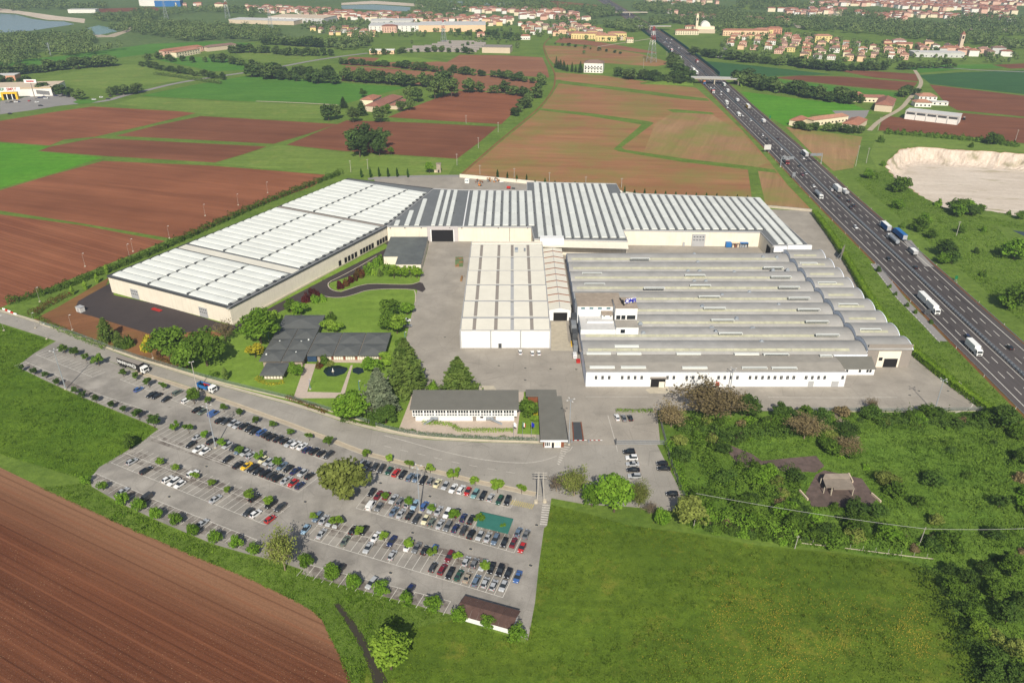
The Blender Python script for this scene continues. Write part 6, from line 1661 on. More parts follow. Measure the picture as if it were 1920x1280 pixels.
for i in range(3):
    P,N_ = crown_broad(1500,6,4.2,.2,18,.3); proto('oval',quads_mesh('crown',P,N_,.30,L['bright']),trunk_mesh('trunk',6,.12,5,1.2),*measure(P))
for i in range(4):
    P,N_ = crown_broad(1500,4.5,4.4,-.04,20,.3); P[:,2] = np.abs(P[:,2]); proto('bush',quads_mesh('crown',P,N_,.30,L['bright']),trunk_mesh('trunk',4.5,.1,4,1.0),*measure(P))
for i in range(3):
    P,N_ = crown_broad(700,4.2,2.2,.32,12,.25); proto('sapling',quads_mesh('crown',P,N_,.25,L['bright']),trunk_mesh('trunk',4.2,.06,4,.7),*measure(P))
for i in range(2):
    P,N_ = crown_conifer(7800,14,9,.30,15); proto('cedar',quads_mesh('crown',P,N_,.42,L['cedar'],2.0),trunk_mesh('trunk',14,.3,0,1,top=.9),*measure(P))
for i in range(2):
    P,N_ = crown_conifer(2600,9,4.5,.12,14); proto('spruce',quads_mesh('crown',P,N_,.32,L['deep'],1.8),trunk_mesh('trunk',9,.16,0,1,top=.9),*measure(P))
for i in range(2):
    P,N_ = crown_column(520,7,1.7); proto('column',quads_mesh('crown',P,N_,.36,L['cypress']),trunk_mesh('trunk',7,.1,0,1,top=.5),*measure(P))
for i in range(4):
    P,N_ = crown_shrub(900,2.4,3.2,12); proto('shrub',quads_mesh('crown',P,N_,.28,L['green']),trunk_mesh('trunk',2.4,.06,4,.8),*measure(P))
for i in range(3):
    tm,tips = bare_branches(8,7); T = np.array([tuple(t) for t in tips]); T = T[rng.integers(0,len(T),size=1100)]+rng.normal(size=(1100,3))*.3
    proto('bare',quads_mesh('crown',T,rng.normal(size=(1100,3)),.26,L['brownish']),tm,8.2,7.5)
for i in range(2):
    tm,tips = bare_branches(11,8,40,12,.2); T = np.array([tuple(t) for t in tips]); T = T[rng.integers(0,len(T),size=5200)]+rng.normal(size=(5200,3))*.45
    proto('sparse',quads_mesh('crown',T,rng.normal(size=(5200,3))+np.array([0,0,.4]),.30,L['olive']),tm,11,8.5)
for i in range(5):
    P,N_ = crown_broad(800,10,8,.04,22,1.0); proto('far',quads_mesh('crown',P,N_,.8,L['far']),trunk_mesh('trunk',10,.25,0,1,top=.5),*measure(P))
for i in range(3):
    P,N_ = crown_broad(900,11,8.5,.1,22,.8); proto('mid',quads_mesh('crown',P,N_,.8,L['far']),trunk_mesh('trunk',11,.25,4,2),*measure(P))
tr = random.Random(11)
def plant(kind, loc, h, w, leafm=None, label=None, name='tree', cat='tree', group=None, z=.05, trunk=True):
    c,t,hh,ww = tr.choice(PROTO[kind])
    root = thing(name,label,cat,(loc[0],loc[1],z),tr.uniform(0,6.28),group,(w/ww,w/ww,h/hh))
    if trunk: link('trunk',t,root)
    o = link('crown',c,root)
    if leafm: set_mat(o,L[leafm])
    return root
def at_crown(cx, cy, wpx, ratio=1.1, f=.55):
    """tree whose crown is centred on a photo point with the given crown width"""
    h = 6.0
    for _ in range(4):
        x,y = G(cx,cy,h*f); w = wpx*mpp(x,y); h = w*ratio
    return (x,y),h,w
def pick_label(base, i): return f"{base}, {ORD[i]} from the left" if i < 30 else base
# car park trees -----------------------------------------------------------
def tree_row(name, cat, kind, leafm, pts, base, group, ratio=1.3, z=.12):
    pts = sorted(pts)
    for i,(cx,cy,w) in enumerate(pts):
        p,h,wd = at_crown(cx,cy,w,ratio); plant(kind,p,h,wd,leafm,pick_label(base,i),name,cat,group,z)
def cv(c,L_,w): return [(*c(x,y),w) for x,y in L_]
tree_row('sapling','tree','sapling','green',cv(K1,[(450,355),(520,378)],13)+cv(K1,[(602,415),(868,525),(955,548),(1147,620),(1470,720),(1578,770),(1690,805)],11)+cv(K1,[(1048,590)],14)+cv(K2,[(375,860),(495,890),(620,945),(750,975)],11)+cv(K2,[(888,1005)],15),'sapling in the left half of the roadside verge','verge saplings',1.5)
for c,x,y,w,lb in [(K1,688,430,20,'round dark tree in the verge behind the black lorry'),(K1,1362,690,24,'large round dark tree below the tipper lorry')]:
    p,h,wd = at_crown(*c(x,y),w,1.25); plant('oval',p,h,wd,'green',lb,'verge_tree','tree',None,.12)
tree_row('sapling','tree','sapling','deep',cv(K1,[(150,490),(235,515),(320,540)],10)+cv(K1,[(400,590),(527,650),(580,680),(675,705),(785,750),(875,780)],11)+cv(K1,[(975,815)],16)+cv(K1,[(1080,865)],18),'small tree along the left grass edge','grass edge saplings',1.5)
tree_row('sapling','tree','sapling','bright',cv(K6,[(705,80),(812,95),(943,142),(1060,205),(1200,255),(1340,300),(1475,345)],14),'young tree between the lines of the crowded double row','car park saplings',1.35)
tree_row('sapling','tree','sapling','fresh',cv(K6,[(595,345),(720,390),(860,455),(990,505),(1112,555)],12)+cv(K6,[(1265,585),(1415,640)],16),'young tree between the lines of the half empty row','car park saplings',1.35)
tree_row('hedge_tree','tree','bush','bright',cv(K6,[(40,480),(165,525)],18)+cv(K6,[(310,620),(437,665),(570,725),(712,775),(850,850),(1010,905),(1170,945),(1300,1000)],24)+cv(K6,[(1690,1090),(1885,1170)],28)+cv(KB,[(240,50),(415,115),(615,170)],30)+cv(KB,[(810,245)],26)+cv(KB,[(1005,290)],31)+cv(KB,[(1205,375)],28)+cv(KB,[(1420,425)],26)+cv(KB,[(1640,515)],34),'clipped round tree in the row along the ploughed field','clipped trees along the car park',1.1)
tree_row('sapling','tree','sapling','fresh',cv(K7,[(512,78),(680,120),(830,165)],13)+cv(K7,[(985,195),(1322,285),(1672,350)],14)+cv(K7,[(1158,235)],18)+cv(K7,[(1490,325)],21),'young tree in the verge right of the round tree','verge saplings right',1.4)
tree_row('sapling','tree','sapling','bright',cv(K7,[(655,400),(820,440),(997,495)],13)+cv(K7,[(1172,540),(1362,575)],17)+cv(K7,[(1535,635)],12),'young tree in the middle double row','car park saplings',1.35)
tree_row('sapling','tree','sapling','fresh',cv(K7,[(110,555)],12)+cv(K7,[(285,600)],20)+cv(K7,[(455,665),(640,705),(820,755),(1000,820),(1195,860),(1392,925)],15),'young tree in the front double row','car park saplings',1.35)
p,h,w = at_crown(*K7(355,255),84,1.12); plant('broad',p,h,w,'olive','big round bushy tree in the middle of the car park','bushy_tree','tree',None,.12)
p,h,w = at_crown(*K6(1510,1000),62,1.5); plant('sparse',p,h,w,'olive','tall sparse tree at the car park edge by the ploughed field','sparse_tree','tree')
p,h,w = at_crown(*KB(680,640),66,1.35); plant('broad',p,h,w,'fresh','pale green tree standing beside the ditch at the bottom','field_tree','tree')
p,h,w = at_crown(*K1(905,1015),22,1.3); plant('oval',p,h,w,'green','leafy bush at the grass corner of the car park','bush','bush')
p,h,w = at_crown(*K6(360,185),22,1.3); plant('oval',p,h,w,'green','bush behind the sparse row at the meadow corner','bush','bush')
# garden of the offices ----------------------------------------------------
GD = [(K1,1180,330,62,'broad','green',1.0,'leftmost broad tree of the clump by the road fence'),(K1,1300,395,58,'broad','green',1.0,'middle broad tree of the clump by the road fence'),(K1,1440,360,66,'broad','green',1.05,'rightmost broad tree of the clump by the road fence'),
 (K1,1580,225,44,'bare','brownish',1.0,'brown budding tree at the warehouse corner'),(K1,740,220,36,'spruce','cedar',1.3,'pale conifer at the edge of the bare earth'),(K1,835,290,26,'spruce','cedar',1.3,'smaller conifer right of the pale conifer'),(K1,890,305,26,'shrub','green',.8,'green bush left of the yellow bush'),(K1,1035,315,26,'shrub','yellow',1.0,'yellow flowering bush by the fence'),
 (K2,395,215,66,'broad','bright',.95,'large round tree left of the pavilion'),(K2,490,140,30,'oval','fresh',.9,'yellow green bush behind the large round tree'),(K2,365,370,28,'oval','yellow',1.0,'yellow flowering tree left of the pavilion'),(K2,155,530,12,'column','cedar',2.2,'slim young conifer on the left lawn'),(K2,90,530,18,'shrub','green',.5,'low spreading bush by the fence lamp'),
 (K2,620,55,26,'broad','green',1.0,'tree behind the pavilion roof'),(K2,690,75,26,'oval','bright',1.0,'bush right of the tree behind the pavilion'),(K2,880,190,24,'oval','fresh',1.0,'light bush at the pavilion inner corner'),(K2,945,205,24,'oval','fresh',.9,'second light bush at the pavilion inner corner'),(K2,905,130,18,'shrub','green',.9,'grey green bush behind the pavilion corner'),
 (K2,1330,70,36,'oval','green',1.0,'upper tree of the group at the yard edge'),(K2,1440,70,26,'oval','bright',1.0,'light tree at the yard edge by the lawn'),(K2,1300,160,34,'broad','green',1.1,'left tree of the group at the yard edge'),(K2,1370,190,34,'oval','fresh',1.0,'lower light bush of the group at the yard edge'),
 (K2,1430,470,86,'cedar','cedar',1.25,'big green cedar by the yard'),(K3,520,545,76,'cedar','cedar',1.0,'spreading green cedar behind the roadside office'),(K2,1240,650,74,'cedar','blue',1.25,'blue grey cedar left of the roadside office'),
 (K2,1200,470,40,'oval','bright',.8,'light green maple over the pond'),(K2,1290,435,30,'oval','fresh',.9,'yellow green tree between pond and cedar'),(K2,1395,330,26,'broad','green',1.1,'tree north of the big cedar'),
 (K2,1035,770,62,'broad','bright',.85,'broad bright tree by the fence left of the blue cedar'),(K2,1200,830,30,'shrub','deep',.8,'dark bush below the blue cedar'),(K2,1290,830,40,'broad','deep',.8,'dark round bush below the blue cedar right side'),
 (K2,860,430,18,'shrub','green',1.0,'shrub at the pavilion entrance'),(K2,650,500,28,'oval','bright',.9,'light shrub beside the small pavilion wing'),(K2,820,470,18,'shrub','photinia',.5,'reddish shrub beside the pond'),(K2,895,455,18,'shrub','olive',.4,'low olive shrub behind the pond'),
 (K3,1020,780,36,'oval','green',1.0,'tree between roadside office and gate lodge'),(K3,1065,850,14,'oval','fresh',1.0,'lime green bush beside the gate lodge'),(K3,345,610,22,'shrub','bright',.9,'bush left of the spreading cedar'),(K3,1070,805,10,'shrub','yellow',1.0,'small yellow bush beside the gate lodge')]
for c,x,y,w,kind,lm,ra,lb in GD:
    p,h,wd = at_crown(*c(x,y),w,ra,.5); plant(kind,p,h,wd,lm,lb,'garden_shrub' if kind=='shrub' else 'garden_tree','bush' if kind=='shrub' else 'tree',None,.15)
KP = crop(500,400,5.334)
for i,(x,y,w,lm) in enumerate([(730,720,16,'red'),(795,695,14,'photinia'),(840,665,13,'red'),(885,640,13,'photinia'),(930,600,18,'photinia'),(445,790,14,'red'),(385,850,18,'red'),(500,800,16,'red'),(430,840,16,'red'),(1000,570,18,'bright'),(1040,540,18,'bright'),(1085,500,18,'bright'),(1130,470,18,'bright'),(1075,590,12,'fresh'),(1130,600,13,'cedar'),(1200,560,20,'green'),(240,920,22,'green'),(310,960,22,'bright'),(480,860,16,'bright'),(560,850,14,'bright'),(630,1040,16,'green')]):
    p,h,wd = at_crown(*KP(x,y),w,.95,.45); plant('shrub',p,h,wd,lm,pick_label(f"{'dark red' if lm in ('red','photinia') else 'green'} shrub planted along the curved drive",i),'drive_shrub','bush','shrubs along the drive',.15)
for i,(x,w) in enumerate([(1270,17),(1335,15),(1385,15),(1440,15),(1500,17)]):
    p,h,wd = at_crown(*KP(x,590),w*1.1,1.35,.5); plant('oval',p,h,wd,'hedge',pick_label('clipped bright green bush in front of the flat roofed annex',i),'clipped_bush','bush','clipped bushes at the annex',.15)
# hedges as single plants rows ----------------------------------------------
def hedge(pts, w, h, leafm, label, dens=9.0, leaf_=.3, name='hedge', wob=.25, world_pts=False, group=None):
    P_ = smooth_line(pts if world_pts else GP(pts),1); A = along(P_,.5); n = int(len(A)*.5*(w+2*h)*dens)
    k = rng.integers(0,len(A),size=n); base = np.array([(a[0],a[1]) for a in A])[k]; hd = np.array([a[2] for a in A])[k]
    side = rng.uniform(-1,1,size=n); zt = rng.uniform(0,1,size=n)
    shell = rng.uniform(size=n) < .5
    zz = np.where(shell, h*(1-.08*rng.uniform(size=n)), h*zt); ss = np.where(shell, side, np.sign(side)*(.8+.25*rng.uniform(size=n)))
    bump_ = 1+wob*np.sin(k*.37)*np.sin(k*.11+1)+wob*.8*np.sin(k*.9+ss*2.2)*np.sin(ss*3.1+k*.23)+wob*rng.normal(size=n)*.2
    X = base[:,0]-np.sin(hd)*ss*w/2*bump_+rng.normal(size=n)*.2; Y = base[:,1]+np.cos(hd)*ss*w/2*bump_+rng.normal(size=n)*.2
    Pn = np.stack([X,Y,zz*bump_+.05],1); Nn = np.stack([-np.sin(hd)*ss,np.cos(hd)*ss,np.where(shell,1.2,.3)],1)+rng.normal(size=(n,3))*.4
    o = link(name, quads_mesh('hedge',Pn,Nn,leaf_,L[leafm]))
    return tag(o,label,'hedge',group)
hedge([(1526,402),(1562,450),(1600,512),(1628,562),(1690,645),(1770,712),(1850,770),(1900,810)],3.2,3.0,'hedge','long clipped green hedge between factory yard and motorway',16,.34,wob=.06)
hedge([(14,570),(110,545),(205,508),(300,470),(400,424),(500,380),(640,326)],3.5,2.6,'green','overgrown hedge behind the left warehouse',7,.45,wob=.4)
hedge([(62,590),(75,600),(110,618),(140,630),(200,655)],2.2,1.4,'green','low green hedge on the bank above the road fence',8,.3,wob=.3)
hedge([(60,592),(90,572),(130,553)],4.0,1.8,'photinia','red tipped hedge beside the track at far left',8,.3,wob=.25)
hedge([K3(275,880),K3(400,885),(853,799),(855,808),K3(620,935),K3(910,935)],1.6,1.1,'hedge','clipped low hedge in front of the roadside office',12,.25,wob=.05)
hedge([K4(435,795),K4(690,797)],1.4,1.0,'hedge','clipped low hedge above the three cars inside the gate',12,.25,wob=.05)
hedge([(640,790),(700,797),(760,810),(850,821),(1000,825)],1.0,1.1,'green','shrubby hedge behind the mesh fence of the roadside office',9,.28,wob=.3)
hedge([K2(600,700),K2(760,762),K2(880,812)],1.8,1.2,'photinia','red leaved hedge inside the road fence',10,.28,wob=.2)
hedge([K1(1110,425),K1(1270,480)],1.8,1.2,'photinia','short red leaved hedge below the broad trees',10,.28,wob=.2)
hedge([(1254,838),(1270,880),(1286,930)],2.6,2.4,'bright','leafy hedge along the gate lot fence',9,.34,wob=.25)
hedge([K2(380,560),K2(440,600),K2(500,610),K2(570,590)],2.0,.7,'yellow','low curved bed of yellow shrubs below the small wing',9,.28,wob=.2)
hedge([(1660,250),(1760,258),(1850,266),(1910,276)],7,2.5,'green','thick hedge between quarry and red field',4,.7,wob=.5)
hedge([(290,140),(350,148),(415,158)],4,2.5,'far','hedge between two far left pastures',5,.6)
# cypress row behind the rear works ------------------------------------------
cyp = [(k_,y_) for k_,y_ in [(678,333),(695,333),(711,332),(728,332),(745,332),(765,333)]] + [(kb(x,y)) for x,y in [(903,215),(1050,245),(1192,260),(1338,268)]] + [(1003+i*18.6,352+i*1.9) for i in range(12)] + [(1228+i*19,372+i*1.6) for i in range(10)]
for i,(px,py) in enumerate(sorted(cyp)):
    plant('column',G(px,py),tr.uniform(5.5,7.5),tr.uniform(1.5,2.1),'cypress',pick_label('narrow cypress in the row along the rear boundary',i) if i<30 else 'narrow cypress at the right end of the rear boundary row','cypress','tree','cypress row behind the works')
for i,(px,py) in enumerate([(201,513),(183,530),(161,543),(137,553)]):
    plant('column',G(px,py),5,2.2,'fresh',f"narrow light green tree by the warehouse front, {ORD[i]} from the warehouse",'columnar_tree','tree','columnar trees at the warehouse')
plant('broad',G(805,325),8,6,'bright','single round tree beside the small ruined tower','field_tree','tree')
# trees beside the gate lot / meadow ---------------------------------------------
for c,x,y,w,kind,lm,ra,lb in [(K8,175,500,40,'bare','grey',1.0,'bare grey tree beside the twin poles'),(K8,310,510,58,'sparse','olive',.95,'brown leaved tree at the meadow corner'),(K8,440,600,34,'bush','bright',1.5,'narrow bright tree left of the round tree'),(K8,615,590,62,'broad','bright',1.3,'large round bright tree beside the gate lot'),(K8,800,590,40,'sparse','olive',1.4,'thin tree right of the large round tree'),(K8,880,690,34,'bare','grey',.8,'bare grey bush at the meadow edge'),(K8,975,760,32,'bush','bright',1.1,'green bush at the meadow edge'),(K8,1185,720,62,'broad','olive',.9,'large brown budding tree at the lower end of the fence'),
  (K4,1090,730,108,'sparse','brownish',.62,'wide thicket of brown budding trees right of the gate'),(K4,830,830,58,'sparse','brownish',.8,'pale blossoming thicket beside the gate fence'),(K4,1370,770,44,'broad','deep',.9,'dark green tree right of the brown thicket'),(K4,1250,740,60,'sparse','brownish',.7,'right part of the brown thicket'),(K4,1580,785,28,'oval','deep',1.0,'single round bush below the factory road'),(K4,1755,805,28,'oval','green',.9,'second round bush below the factory road'),
  (K5m and crop(1440,560,3.7646),270,910,62,'sparse','brownish',.8,'brown budding tree in the overgrown plot'),(crop(1440,560,3.7646),570,1050,46,'sparse','brownish',.7,'brown bush beside the rubble strip'),(crop(1440,560,3.7646),730,740,28,'bare','brownish',1.0,'thin tree standing at the yard fence'),(crop(1440,560,3.7646),1690,840,54,'broad','deep',.8,'dark tree at the lower end of the long hedge'),(crop(1440,560,3.7646),90,785,0,'','',0,'')]:
    if not kind: continue
    p,h,wd = at_crown(*c(x,y),w,ra,.5); plant(kind,p,h,wd,lm,lb,'tree' if ra>.85 else 'thicket_tree','tree')
# overgrown plot -----------------------------------------------------------------
plot = GP([(1262,790),(1500,778),(1850,778),(1990,830),(2010,1060),(1770,1050),(1600,1028),(1400,1008),(1300,980),(1285,930)])
clear = [GP([(1290,800),(1340,850),(1365,980),(1320,975),(1285,900)]), GP([(1420,815),(1545,815),(1560,870),(1440,870)]), GP([(1350,838),(1400,828),(1560,855),(1630,880),(1650,950),(1500,955),(1490,885),(1370,870)]), GP([(1610,800),(1880,800),(1920,1000),(1660,1005),(1640,950)])]
xs = [p[0] for p in plot]; ys = [p[1] for p in plot]; n_ = 0; tries = 0
while n_ < 215 and tries < 9000:
    tries += 1
    p = (tr.uniform(min(xs),max(xs)),tr.uniform(min(ys),max(ys)))
    if not inside(p,plot) or (any(inside(p,c) for c in clear) and tr.random()<.95): continue
    s = tr.choice([1.2,1.6,2.0,2.4,3.0]); lm = tr.choice(['deep','green','green','deep','green','bright','bright','deep','olive','green','deep','green','green','brownish'])
    plant('shrub' if s<2.3 else 'bush',p,1.3*s if s<2.3 else 1.5*s,2.3*s,lm,f"{'small' if s<1.5 else ('large' if s>2.3 else 'medium sized')} {dict(deep='dark green',green='green',bright='bright green',olive='olive',brownish='brownish')[lm]} shrub, {'right' if p[0]>125 else ('left' if p[0]<78 else 'middle')} part of the overgrown plot",'wild_shrub','bush','wild shrubs of the overgrown plot',0); n_ += 1
KR = crop(1600,900,3.369)
for i,(x,y,w,lm) in enumerate([(415,140,40,'green'),(930,140,44,'deep'),(520,250,40,'olive'),(640,690,60,'green'),(600,560,40,'deep'),(760,830,50,'green'),(800,960,56,'fresh'),(900,1000,50,'olive'),(980,850,66,'deep'),(900,700,60,'green'),(1010,560,66,'green'),(900,1150,70,'deep'),(1020,1060,60,'olive'),(1040,1240,70,'deep'),(880,1240,60,'deep'),(720,620,50,'deep'),(1060,760,60,'deep'),(820,560,50,'deep')]):
    p,h,wd = at_crown(*KR(x,y),w*.62,.95,.45); plant('broad' if w>45 else 'bush',p,h,wd,lm,pick_label('bushy tree in the dark corner thicket at lower right',i),'corner_thicket_tree','tree','corner thicket',0)
for pts,w_,h_,lm_,lb in [([(1298,800),(1325,855),(1360,945)],5,2.4,'green','dense shrub belt running down the left side of the plot'),([(1375,885),(1430,900),(1495,925)],13,2.2,'green','broad thicket left of the ruined shed'),([(1305,965),(1400,982),(1500,998)],8,2.6,'bright','bright thicket above the meadow edge'),([(1500,1003),(1600,1011),(1740,1030)],4,1.8,'green','low thicket along the ditch fence'),([(1270,800),(1400,818),(1560,800)],6,2.2,'deep','dark thicket below the factory road'),([(1640,790),(1750,790),(1860,795)],7,2.2,'deep','thicket along the yard fence at right'),([(1775,1085),(1815,1165),(1855,1255),(1890,1340)],11,3.2,'deep','dark thicket along the right meadow edge')]:
    hedge(pts,w_,h_,lm_,lb,5.0,.42,'thicket',.55)
# tall hedgerow continuing along meadow edge
for i in range(16):
    t = i/15; px = 1290+(1480-1290)*t; py = 988+(1022-988)*t
    plant('shrub',G(px+tr.uniform(-4,4),py-6+tr.uniform(-5,5)),tr.uniform(2,3.4),tr.uniform(3,5),tr.choice(['bright','green','deep']),pick_label('bush in the row along the upper meadow edge',i),'meadow_edge_bush','bush','bushes along the meadow edge',0)
# quarry side and motorway bank ------------------------------------------------------
KQ = crop(1620,230,6.097); KM = K6m
bank = [(KQ,220,470,10),(KQ,60,590,20),(KQ,130,600,16),(KQ,390,580,14),(KQ,440,710,30),(KQ,380,730,26),(KQ,720,850,9),(KQ,860,910,16),(KQ,1010,960,22),(KQ,1110,960,28),(KQ,1080,1010,26),(KQ,1200,960,26),(KQ,1320,990,20),(KQ,1240,1010,22),(KQ,1660,1030,10),(KQ,1790,1060,18),(KQ,640,1170,30),(KQ,700,1110,24),(KQ,440,1170,12),(KQ,350,940,14),(KQ,1110,1220,18),(KQ,1370,1220,12),(KQ,1470,190,24),(KQ,1540,195,18),(KQ,200,190,14),(KQ,1230,260,10),
 (KM,860,225,20),(KM,960,330,34),(KM,1000,390,26),(KM,940,400,22),(KM,1170,340,12),(KM,1330,345,8),(KM,1450,340,44),(KM,1460,680,50),(KM,1400,700,34),(KM,1220,500,14),(KM,620,15,20),(KM,480,470,12),(KM,560,590,8),(KM,600,640,9),(KM,680,720,9),(KM,740,770,9),(KM,850,840,9)]
bank.sort(key=lambda b:b[0](b[1],b[2])[0])
for i,(c,x,y,w) in enumerate(bank):
    p,h,wd = at_crown(*c(x,y),w,.9,.45)
    if inside(p,QRIM): continue
    plant('bush' if w>16 else 'shrub',p,h,wd,tr.choice(['green','deep','green','bright']),f"green bush on the motorway bank, {ORD[i]} counted from the left",'bank_bush','bush','bushes on the motorway bank',0)
# mid distance trees --------------------------------------------------------------------
KF = crop(560,150,5.647)
for c,x,y,w,kind,lm,lb in [(KF,575,640,36,'mid','far_dark','left tree of the big clump in the ploughed field'),(KF,665,600,40,'mid','far_dark','tallest tree of the big clump in the ploughed field'),(KF,760,650,36,'mid','far_dark','middle tree of the big clump in the ploughed field'),(KF,880,620,34,'mid','far_dark','right tree of the big clump in the ploughed field'),(KF,640,710,34,'mid','far_dark','lower left tree of the big clump in the ploughed field'),(KF,850,710,30,'mid','far_dark','lower right tree of the big clump in the ploughed field'),(KF,975,750,14,'oval','green','small light bush right of the big tree clump'),
  (KF,665,300,24,'spruce','far_dark','dark conifer left of the brick farmhouse'),(KF,470,240,18,'spruce','far_dark','dark pointed tree left of the farm'),(KF,570,370,26,'mid','far','light tree in front of the farm conifer'),(KF,310,350,26,'mid','far_dark','left tree of the farm group'),(KF,390,340,24,'mid','far','second tree of the farm group'),(KF,860,370,26,'mid','far','low tree in front of the farmhouse'),(KF,925,310,16,'oval','green','bush against the farmhouse wall'),(KF,1080,280,18,'mid','far','bush right of the farmhouse'),(KF,1180,260,20,'mid','far','second bush right of the farmhouse'),(KF,1180,150,26,'mid','far','pale tree behind the farm'),(KF,1255,160,24,'mid','far_dark','dark tree behind the farm'),(KF,1440,110,30,'mid','far','left tree of the bright clump at the red field'),(KF,1530,80,30,'mid','far','middle tree of the bright clump at the red field'),(KF,1615,90,30,'mid','far','right tree of the bright clump at the red field'),(KF,1800,60,24,'mid','far','tall tree right of the bright clump'),(KF,680,140,14,'oval','deep','lone dark tree in the wheat behind the farm')]:
    p,h,wd = at_crown(*c(x,y),w,1.1,.5); plant(kind,p,h,wd,lm,lb,'farm_tree','tree')
HT = 0
def hedgerow(pts, n, h, label, spread=4.0, w=.85, kinds=('far',), lm=('far','far_dark'), name='hedgerow_tree'):
    P_ = GP(pts); L_ = sum(math.hypot(b[0]-a[0],b[1]-a[1]) for a,b in zip(P_[:-1],P_[1:]))
    spots = sorted([(x+tr.uniform(-1,1)*spread,y+tr.uniform(-1,1)*spread) for x,y,hd in along(P_,L_/n)], key=lambda p:p[0]/p[1])
    for i,p in enumerate(spots):
        hh = h*tr.uniform(.75,1.4)
        plant(tr.choice(kinds),p,hh,hh*w*tr.uniform(.8,1.3),tr.choice(lm),f"{label}, {ORD[i]} from the left",name,'tree',label,0,trunk=hh>5)
hedgerow([(0,145),(60,138),(130,130),(215,124)],26,11,'tree in the hedgerow behind the supermarket',5)
hedgerow([(68,168),(110,180),(165,188)],10,9,'tree in the row between supermarket and roundabout',5)
hedgerow([(205,178),(232,178),(262,175)],5,8,'tree beside the country road roundabout',4)
hedgerow([(262,125),(340,138),(420,150)],24,6,'tree in the low hedge crossing the far left pastures',3)
hedgerow([(290,112),(330,116),(400,118),(470,124)],12,9,'tree around the long brick farmstead',8,name='farmstead_tree')
hedgerow([(462,145),(540,150),(628,158)],18,12,'tree in the grove beside the wheat field',8,name='grove_tree')
hedgerow([(470,138),(560,141),(630,148)],14,11,'tree at the back of the grove beside wheat',8,name='grove_tree')
hedgerow([(640,121),(700,124),(760,128)],20,6,'small tree in the row across the upper red field',2)
hedgerow([(760,130),(840,137),(930,146),(1010,158)],22,8,'tree in the row between the two upper red fields',3)
hedgerow([(650,152),(720,158),(790,164),(845,160)],18,12,'tree behind the wheat below the upper red fields',4)
hedgerow([(880,173),(940,176),(1000,184)],6,10,'tree in the row above the square red field',3)
hedgerow([(1020,150),(1012,170),(985,200),(950,225)],12,8,'tree along the farm track',4)
hedgerow([(1042,128),(1060,133),(1092,138)],9,11,'dark conifer in the row beside the white villa',2,.5,('spruce',),('far_dark',),'dark_conifer')
hedgerow([(1165,145),(1220,152),(1290,160)],22,9,'tree in the thicket left of the motorway',8,name='thicket_tree')
hedgerow([(1295,150),(1270,140),(1262,122)],8,11,'tree beside the motorway before the bridge',5)
hedgerow([(1378,158),(1440,170),(1520,184),(1592,196)],30,11,'tree in the long row right of the motorway bridge',5,name='roadside_tree')
hedgerow([(1380,150),(1420,156)],6,11,'tree at the right bridge ramp',6)
hedgerow([(1490,240),(1520,245),(1560,247),(1608,250)],12,6,'bush in front of the red roofed farmstead',4,name='farmstead_tree')
hedgerow([(1570,175),(1600,190),(1625,196)],6,7,'tree left of the stone farmhouse',5)
hedgerow([(1690,182),(1706,178),(1722,184)],4,9,'tree between the two right farmhouses',4)
hedgerow([(1300,103),(1400,116),(1500,126),(1560,133)],30,9,'tree in the belt in front of the right village',6,name='belt_tree')
hedgerow([(430,100),(500,100),(560,106),(630,104)],18,9,'tree between the far left pastures and the town')
hedgerow([(500,84),(560,88),(640,90),(700,86)],20,11,'tree in the dark belt below the left village',name='belt_tree')
hedgerow([(700,104),(760,100),(830,98),(900,102)],14,7,'tree around the nursery greenhouses',name='nursery_tree')
hedgerow([(860,66),(920,70),(980,78)],10,9,'tree above the nursery greenhouses',name='nursery_tree')
hedgerow([(0,160),(40,158),(70,164)],5,9,'tree behind the supermarket roof')
hedgerow([(1040,84),(1100,92),(1180,104)],10,4,'low dark bush in the field below the yellow flats',2)
hedgerow([(1500,128),(1580,134),(1660,132)],16,9,'tree at the lower edge of the right village',name='village_tree')
hedgerow([(1690,132),(1740,128),(1790,128)],8,9,'tree at the right end of the right village',8,name='village_tree')
# ---------------------------------------------------------------- woods and far masses
def wood(polys, label, h=(7,12), dens=.006, name='distant_woodland', lm='far', leafn=64, leaf_=1.55, gap=-9):
    Ps=[];Ns=[]
    for poly,dn in polys:
        P_ = GP(poly); A_ = abs(area(P_)); xs=[p[0] for p in P_]; ys=[p[1] for p in P_]
        n = int(A_*dens*dn); k = 0; t_ = 0
        while k < n and t_ < n*6:
            t_ += 1
            p = (tr.uniform(min(xs),max(xs)),tr.uniform(min(ys),max(ys)))
            if not inside(p,P_): continue
            if math.sin(p[0]*.021+1.3*math.sin(p[1]*.013))+math.sin(p[1]*.017+1.1*math.sin(p[0]*.009)) < gap: continue
            k += 1; hh = tr.uniform(*h); w = hh*tr.uniform(.7,1.0)
            d = sphere(leafn); d[:,2] = d[:,2]*.8+.1
            Ps.append(d*rng.uniform(.6,1,size=(leafn,1))*np.array([w/2,w/2,hh*.48])+np.array([p[0],p[1],hh*.55])); Ns.append(d+rng.normal(size=(leafn,3))*.35+np.array([0,0,.3]))
    P_ = np.concatenate(Ps); me = quads_mesh(name,P_,np.concatenate(Ns),leaf_,L['wood'])
    return tag(link(name,me),label,'woodland',None,'stuff')
wood([([(-40,135),(-40,70),(60,72),(160,70),(200,85),(300,70),(310,82),(200,100),(90,112),(0,132)],1.0),([(150,70),(260,45),(330,48),(440,55),(470,74),(400,76),(300,84),(210,90)],1.1),([(380,60),(470,55),(560,66),(640,62),(700,72),(690,92),(640,96),(560,88),(470,78)],.7)],'dark woodland in the left distance',(10,17),.006,gap=-1.0)
